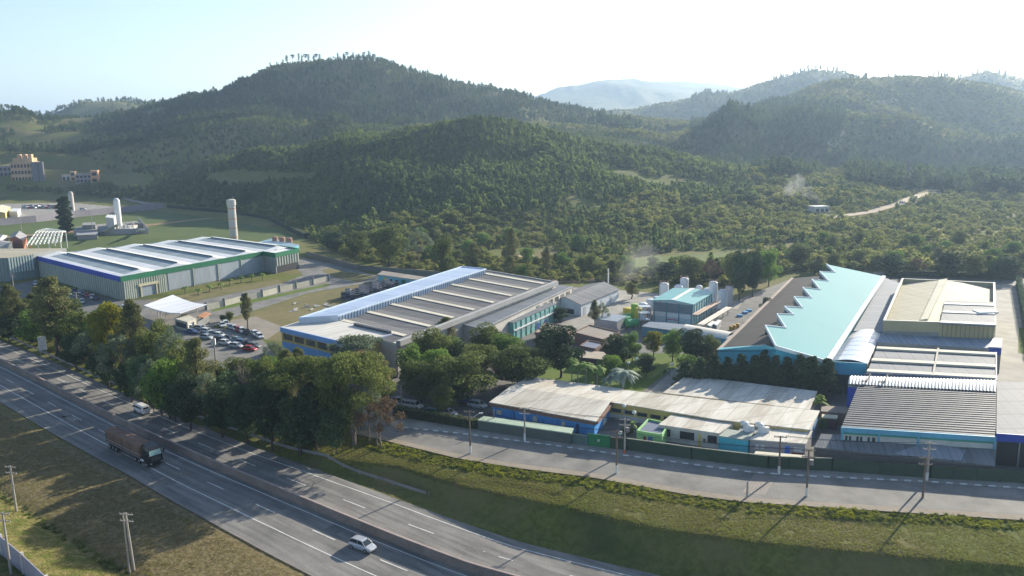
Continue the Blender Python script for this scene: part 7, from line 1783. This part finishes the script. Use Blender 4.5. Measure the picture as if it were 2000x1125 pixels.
# forklift-like load: blue tarp heap in the scrap yard
# ------------------------------------------------------------------ crate stacks behind the factory
cr_m = [mat("crate_navy", (.06, .075, .15), .7, local=True), mat("crate_grey", (.17, .18, .21), .7, local=True), mat("crate_black", (.02, .022, .028), .7, local=True)]
protos = []
for k in range(3):
    t = thing("crate_stack", "x", "crate stack", (0, 0, 0), "crate stacks beside the factory hall"); protos.append(t)
    for j in range(3 + (k == 1)):
        o = MB().box((0, 0, .02 + j * .82), 1.9, 1.5, .62, .12 * (j % 3 - 1)).build("crate", cr_m[(j + k) % 3], t, local=True); o2 = MB()
        for y in (-.8, 0, .8): o2.box((0, y, .72 + j * .82), 2.04, .1, .1)
        o2.build("slats", cr_m[1], t, local=True)
i = 0
for r1 in range(4):
    for c_ in range(10):
        f = c_ / 9; a, b_ = A(672, 583).lerp(A(748, 560), f), A(700, 588).lerp(A(775, 563), f); p = a.lerp(b_, r1 / 3.2)
        l = ("%s crates, %s row, %s" % (("tall dark", "grey banded", "navy")[i % 3], ("first", "second", "third", "fourth")[r1], ("at its left end", "second from its left end", "third from its left end", "fourth from its left end", "just left of its middle", "just right of its middle", "fourth from its right end", "third from its right end", "second from its right end", "at its right end")[c_]))
        if i < 3: t = protos[i]; t.location = (p.x, p.y, 0); t['label'] = l
        else: t = dup(protos[i % 3], (p.x, p.y, 0), rng.uniform(-.1, .1) + .3, 1.0, l)
        i += 1
tb = thing("scrap_metal", "scattered flat scrap and timber lying on the dry field beside the blue bay", "scrap", A(600, 605))
for k in range(16): p = A(572 + rng.uniform(0, 70), 592 + rng.uniform(0, 20)); MB().box((p.x, p.y, .02), rng.uniform(1, 4), rng.uniform(.3, 1.4), rng.uniform(.1, .3), rng.uniform(0, 3)).build("piece", MATS["gutter_grey"], tb)

# ------------------------------------------------------------------ poles, lamps, signs
M_POLE = mat("pole_concrete", (.33, .30, .27), .85, scale=1); M_POLEW = mat("pole_whitewash", (.62, .62, .60), .8, scale=1); M_WOOD = mat("pole_wood", (.16, .12, .10), .9, scale=1); M_INS = mat("insulator", (.20, .19, .20), .5)
def pole(px, py, ty, label, kind="power_pole", arm=True, white=False, wood=False, red=False, lampside=0, tf=False, lean=0.0):
    p = gnear(px, py); s = FOC / p.y; h = (py - ty) / s * 1.08; t = thing(kind, label, "lamp post" if kind == "street_lamp" else "utility pole", (p.x, p.y, p.z)); top = p + Vector((lean, 0, h)); m_ = M_WOOD if wood else M_POLE
    MB().tube(p - Vector((0, 0, .5)), top, .20, .13, 10).build("shaft", m_, t)
    if white or red: MB().tube(p, p + Vector((0, 0, 1.6 if white else 1.0)), .23, .22, 10).build("painted_foot", M_POLEW if white else MATS["pipe_rust"] if not red else mat("foot_orange", (.45, .10, .05), .7), t)
    if arm:
        for dz in (.25, 1.3):
            MB().bar(top + Vector((-1.05, .2, -dz)), top + Vector((1.05, -.2, -dz)), .12, .12).build("crossarm", m_, t)
            for x in (-.95, -.35, .35, .95): MB().tube(top + Vector((x, -x * .19, -dz + .06)), top + Vector((x, -x * .19, -dz + .28)), .06, n=6).build("insulator", M_INS, t)
    if tf: MB().tube(top + Vector((.45, -.2, -2.6)), top + Vector((.45, -.2, -1.7)), .34, n=12).build("transformer", M_INS, t)
    if lampside:
        a = top - Vector((0, 0, 1.6)); b_ = a + Vector((lampside * 2.0, .3, 1.0)); MB().tube(a, b_, .05).build("lamp_arm", M_STEEL, t); MB().box((b_.x + .15 * lampside, b_.y, b_.z - .08), .7, .28, .16).build("lamp_head", M_POLEW, t)
    return t, top
T_ = {}
T_[1] = pole(919, 886, 800, "power pole with a lamp arm at the street's outer edge, nearest the hedge", white=True, lampside=1, wood=True)
T_[2] = pole(1025, 862, 794, "white footed pole before the pale green carport roof", white=True)
T_[3] = pole(1204, 925, 838, "dark pole at the outer street edge opposite the green gate", white=True, wood=True)
T_[4] = pole(1220, 888, 815, "pole with a transformer and orange foot beside the green gate", red=True, tf=True)
T_[5] = pole(1521, 927, 848, "white footed pole at the fence before the royal blue door", white=True, wood=True)
T_[6] = pole(1575, 970, 873, "tallest dark pole at the outer street edge, before the lean-to", white=True, wood=True, tf=True)
T_[7] = pole(1802, 973, 888, "thin dark pole at the outer street edge, left of its white footed neighbour", wood=True)
T_[8] = pole(1810, 940, 860, "white footed pole at the fence before the front hall", white=True)
T_[9] = pole(1459, 972, 938, "short thin post beside the street hatching", arm=False)
T_[10] = pole(32, 998, 905, "first pole of the field line, left of the tree shadow")
T_[11] = pole(22, 1122, 990, "pole of the field line at the bottom left, cut by the wall")
T_[12] = pole(262, 1114, 992, "leaning double pole in the field near the bottom edge", lean=-.3)
pA = gnear(254, 1122); t = T_[12][0]; MB().tube(pA - Vector((0, 0, .5)), T_[12][1] + Vector((-.4, 0, -.1)), .13, .10).build("strut", M_POLE, t)
pole(28, 572, 536, "pole with three crossarms before the dark yard at the left", ); pole(153, 612, 572, "pole rising from the trees before the ribbed warehouse wall", lampside=-1); pole(422, 716, 656, "lamp column with a white box standing among the verge trees", arm=False, white=True)
MB().box(A(421, 716) + Vector((0, 0, 6.0)), 1.1, .5, 1.6).build("box", M_POLEW, [o for o in COL.objects if o.get('label', '').startswith("lamp column with a white box")][0])
pole(785, 796, 752, "white lamp column beside the reddish end tree", kind="street_lamp", arm=False, lampside=-1)
pole(46, 478, 430, "white floodlight mast on the turf behind the sheds", arm=False); pole(181, 452, 412, "thin mast standing in the batching plant", arm=False)
pole(965, 838, 800, "red post by the left end of the carport", arm=False, wood=True)
for a, b_ in ((1, 3), (3, 6), (6, 7), (2, 4), (5, 8), (10, 11)):
    t = thing("power_line", "overhead wires from the %s to the %s" % tuple({1: "pole near the hedge", 3: "pole opposite the gate", 6: "tallest street pole", 7: "thin pole at right", 2: "carport pole", 4: "transformer pole", 5: "blue door pole", 8: "front hall pole", 10: "first field pole", 11: "bottom left field pole"}[k] for k in (a, b_)), "power line", T_[a][1])
    for x in (-.95, .35, .95):
        p0, p1 = T_[a][1] + Vector((x, 0, .0)), T_[b_][1] + Vector((x, 0, .0)); mb = MB(); L_ = (p1 - p0).length; pv = p0
        for k in range(1, 13): f = k / 12; q = p0.lerp(p1, f) - Vector((0, 0, L_ * .02 * 4 * f * (1 - f))); mb.tube(pv, q, .028, n=3, cap=False); pv = q
        mb.build("wire", M_DARK, t)
for x, y, ty, l in ((1227, 735, 711, "left one of the two white globe lamps over the lawn"), (1243, 735, 703, "right one of the two white globe lamps over the lawn"), (1312, 735, 714, "globe lamp at the bend of the garden path"), (1219, 826, 795, "globe lamp at the corner of the blue canteen"), (1238, 850, 807, "globe lamp behind the green gate"), (1211, 868, 848, "small lamp on the fence beside the transformer pole")):
    p = gnear(x, y); s = FOC / p.y; h = (y - ty) / s * 1.05; t = thing("garden_lamp", l, "lamp", p); MB().tube(p, p + Vector((0, 0, h)), .06).build("post", M_STEEL, t); MB().lathe(p + Vector((0, 0, h)), [(.1, 0), (.36, .2), (.42, .42), (.3, .68), (.05, .8)], 14).build("globe", M_POLEW, t)
# roadside board with a round emblem and lines of text
p = gnear(85, 690); s = FOC / p.y; t = thing("roadside_board", "white upright board with a round emblem standing behind the guard rail", "sign", p)
w_, h_ = 15 / s, 28 / s; nrm = Vector((-p.x, -p.y, 0)).normalized(); e = Vector((-nrm.y, nrm.x, 0)); zb = p.z + 1.0
def brd(mb, u0, u1, v0, v1, d0, d1):
    P0 = p + e * (u0 - .5) * w_; P1 = p + e * (u1 - .5) * w_; return mb.prism([P0 + nrm * d0, P1 + nrm * d0, P1 + nrm * d1, P0 + nrm * d1], zb + v0 * h_, zb + v1 * h_)
brd(MB(), 0, 1, 0, 1, -.06, .06).build("panel", mat("board_white", (.60, .60, .62), .5), t)
mb = MB()
for k in range(16):
    a0, a1 = 2 * math.pi * k / 16, 2 * math.pi * (k + 1) / 16; c = p + nrm * .08 + Vector((0, 0, zb - p.z + h_ * .78)); R_ = w_ * .30; mb.bar(c + e * R_ * math.cos(a0) + Vector((0, 0, R_ * math.sin(a0))), c + e * R_ * math.cos(a1) + Vector((0, 0, R_ * math.sin(a1))), .05, .07)
mb.build("emblem", mat("print_grey", (.30, .32, .36), .6), t)
tx = MB()
for v in (.52, .46, .36, .31, .26, .12): brd(tx, .15, .85 - (v * 7 % 1) * .2, v, v + .02, .06, .075)
tx.build("text_lines", MATS["print_grey"], t)
for u in (.12, .88): MB().tube(p + e * (u - .5) * w_ - Vector((0, 0, .3)), p + e * (u - .5) * w_ + Vector((0, 0, zb - p.z)), .09).build("post", M_STEEL, t)

# ------------------------------------------------------------------ two people on the garden path
def person(px, py, shirt, trousers, label, stride, rz):
    p = A(px, py); t = thing("person", label, "person", (p.x, p.y, .04)); S = 1.15
    pts = {'pel': (0, 0, .95), 'sp': (0, 0, 1.2), 'ch': (0, 0, 1.40), 'nk': (0, 0, 1.52), 'hd': (0, .02, 1.62), 'ht': (0, .02, 1.76)}
    for s_, k in ((-1, 'l'), (1, 'r')):
        f = stride * s_; pts['h' + k] = (s_ * .10, 0, .90); pts['kn' + k] = (s_ * .11, f * .22 + .04, .49); pts['an' + k] = (s_ * .11, f * .40 - .03, .09); pts['to' + k] = (s_ * .12, f * .40 + .15, .04)
        pts['sh' + k] = (s_ * .19, 0, 1.43); pts['el' + k] = (s_ * .24, -f * .14, 1.14); pts['wr' + k] = (s_ * .25, -f * .26 + .04, .90); pts['ha' + k] = (s_ * .25, -f * .30 + .06, .80)
    ed = [('pel', 'sp'), ('sp', 'ch'), ('ch', 'nk'), ('nk', 'hd'), ('hd', 'ht')] + [(a + k, b_ + k) for k in 'lr' for a, b_ in (('h', 'kn'), ('kn', 'an'), ('an', 'to'), ('sh', 'el'), ('el', 'wr'), ('wr', 'ha'))] + [('pel', 'hl'), ('pel', 'hr'), ('ch', 'shl'), ('ch', 'shr')]
    rad = {'pel': .15, 'sp': .13, 'ch': .15, 'nk': .055, 'hd': .10, 'ht': .075, 'h': .095, 'kn': .062, 'an': .042, 'to': .035, 'sh': .065, 'el': .045, 'wr': .032, 'ha': .036}
    ks = list(pts); me = bpy.data.meshes.new("body"); me.from_pydata([pts[k] for k in ks], [(ks.index(a), ks.index(b_)) for a, b_ in ed], []); o = bpy.data.objects.new("body", me); COL.objects.link(o); o.parent = t
    md = o.modifiers.new("skin", 'SKIN'); sv = me.skin_vertices[0].data
    for i, k in enumerate(ks): r = rad[k if k in rad else k[:-1]]; sv[i].radius = (r, r * .85)
    sv[0].use_root = True; o.modifiers.new("sub", 'SUBSURF').levels = 1; o.modifiers["sub"].render_levels = 1
    m, tt, b_ = new_mat("clothes"); n, l = tt.nodes, tt.links; tc = n.new("ShaderNodeTexCoord"); sp = n.new("ShaderNodeSeparateXYZ"); cr = n.new("ShaderNodeValToRGB"); l.new(tc.outputs["Object"], sp.inputs[0])
    mu = n.new("ShaderNodeMath"); mu.operation = 'MULTIPLY'; mu.inputs[1].default_value = .5; l.new(sp.outputs[2], mu.inputs[0]); l.new(mu.outputs[0], cr.inputs[0]); cr.color_ramp.interpolation = 'CONSTANT'
    cr.color_ramp.elements[0].color = (*trousers, 1); cr.color_ramp.elements[1].position = .48; cr.color_ramp.elements[1].color = (*shirt, 1); e2 = cr.color_ramp.elements.new(.755); e2.color = (.32, .19, .13, 1); e3 = cr.color_ramp.elements.new(.85); e3.color = (.02, .015, .012, 1)
    l.new(cr.outputs[0], b_.inputs["Base Color"]); b_.inputs["Roughness"].default_value = .9; me.materials.append(m); t.rotation_euler = (0, 0, rz); t.scale = (S,) * 3
person(1298, 736, (.02, .02, .025), (.05, .05, .07), "person in black top walking on the garden path, left of the two", .8, .9)
person(1305, 735, (.30, .38, .38), (.04, .04, .05), "person in pale top walking on the garden path, right of the two", -.7, .9)
# ------------------------------------------------------------------ dirt tracks on the hill, sandy pitch
def draped(name, px, w, m, step=6, dz=.35):
    P3 = [gpt(x, y) for x, y in px]; pts = []
    for i in range(len(P3) - 1):
        n = max(1, int((P3[i + 1] - P3[i]).length / step))
        for k in range(n): pts.append(P3[i].lerp(P3[i + 1], k / n))
    pts.append(P3[-1]); V = []; F = []
    for i, p in enumerate(pts):
        a, b_ = pts[max(0, i - 1)], pts[min(len(pts) - 1, i + 1)]; d = (b_ - a); d.z = 0; nn = Vector((-d.y, d.x, 0)).normalized() * w / 2
        for k in (-1, 0, 1): q = p + nn * k; V.append((q.x, q.y, gz(q.x, q.y) + dz))
    for i in range(len(pts) - 1):
        for k in (0, 1): j = i * 3 + k; F.append((j, j + 3, j + 4, j + 1))
    o = MB().add(V, F).build(name, m); o['kind'] = 'structure'
M_DIRT = mat("dirt_track_soil", (.30, .22, .15), .95, scale=.3, col2=(.42, .33, .24))
draped("dirt_track", [(1560, 440), (1640, 425), (1700, 417), (1745, 403), (1775, 394)], 6, M_DIRT); draped("dirt_track", [(1775, 394), (1800, 384), (1838, 378)], 9, M_DIRT); draped("dirt_track", [(1836, 374), (1800, 372), (1776, 364), (1772, 352), (1779, 340)], 6, M_DIRT)
draped("dirt_track", [(1622, 286), (1632, 276), (1652, 262)], 9, M_DIRT); draped("dirt_track", [(1655, 213), (1690, 206), (1750, 196)], 9, M_DIRT); draped("dirt_track", [(1500, 238), (1530, 232), (1560, 230)], 7, M_DIRT)
sheet("sandy_pitch", [(968, 492), (1010, 489), (1060, 492), (1058, 500), (1020, 503), (985, 498)], M_SAND, .30)
sheet("meadow", [(1235, 500), (1330, 494), (1450, 486), (1450, 497), (1340, 519), (1240, 525)], mat("meadow_grass", (.09, .12, .035), .95, scale=.2, bump=.4, col2=(.14, .17, .055), spec=.1), .25)
sheet("stream_bed", [(1020, 548), (1260, 540), (1262, 546), (1110, 553), (1030, 552)], M_EARTH, .25)
# ------------------------------------------------------------------ smoke
def smoke(name, label, px0, px1, y, w, dens, base=None):
    p0 = base if base else gpt(*px0); Y = p0.y; top = AY(*px1, Y + 10); t = MB(); n = 9; secs = []
    ax = (top - p0).normalized(); e1 = ax.cross(Vector((0, 1, 0))).normalized(); e2 = ax.cross(e1)
    for i in range(n):
        f = i / (n - 1); c = p0.lerp(top, f); r = w * (.16 + .60 * f) * (1 if i < n - 1 else .4); secs.append([tuple(c + e1 * r * (1 + .18 * math.sin(3 * a + i)) * math.cos(a) + e2 * r * math.sin(a)) for a in np.linspace(0, 2 * math.pi, 15)[:-1]])
    mb = MB(); loft(mb, secs); m, tt, b_ = new_mat(name); nn, l = tt.nodes, tt.links; nn.remove(b_); pv = nn.new("ShaderNodeVolumePrincipled"); geo = nn.new("ShaderNodeNewGeometry"); tc = nn.new("ShaderNodeTexCoord"); no = nn.new("ShaderNodeTexNoise"); no.inputs["Scale"].default_value = 1.6 / w; no.inputs["Detail"].default_value = 3
    l.new(geo.outputs["Position"], no.inputs[0]); mr = nn.new("ShaderNodeMapRange"); mr.inputs[1].default_value = .42; mr.inputs[2].default_value = .75; mr.inputs[4].default_value = dens; l.new(no.outputs[0], mr.inputs[0])
    # soft towards the sides of the plume
    l.new(mr.outputs[0], pv.inputs["Density"]); pv.inputs["Color"].default_value = (.85, .87, .92, 1); pv.inputs["Anisotropy"].default_value = .3; l.new(pv.outputs[0], nn["Material Output"].inputs["Volume"])
    o = mb.build(name, m); o['label'] = label; o['kind'] = 'stuff'; o['category'] = 'smoke'; return o
smoke("chimney_smoke", "thin grey smoke drifting left above the white cottage", (1612, 405), (1535, 352), 0, 13, .028)
smoke("steam_plume", "pale steam rising left from the silo beside the process building", (1296, 556), (1230, 500), 0, 15, .022, A(1297, 552, 8.0) if False else Vector((*A(1296.5, 588).xy, 8.4)))
# ------------------------------------------------------------------ air
hz_mat, ht_, hb = new_mat("haze_air"); ht_.nodes.remove(hb); pv = ht_.nodes.new("ShaderNodeVolumePrincipled")
pv.inputs["Color"].default_value = (.50, .70, 1.0, 1); pv.inputs["Density"].default_value = HAZE_D; pv.inputs["Anisotropy"].default_value = .42; ht_.links.new(pv.outputs[0], ht_.nodes["Material Output"].inputs["Volume"])
o = MB().prism([(-9100, -500), (9100, -500), (9100, 13100), (-9100, 13100)], -25, max(150, float(GZ.max()) + 12)).build("haze", hz_mat); o['kind'] = 'stuff'; o['label'] = "pale blue haze in the valley air"
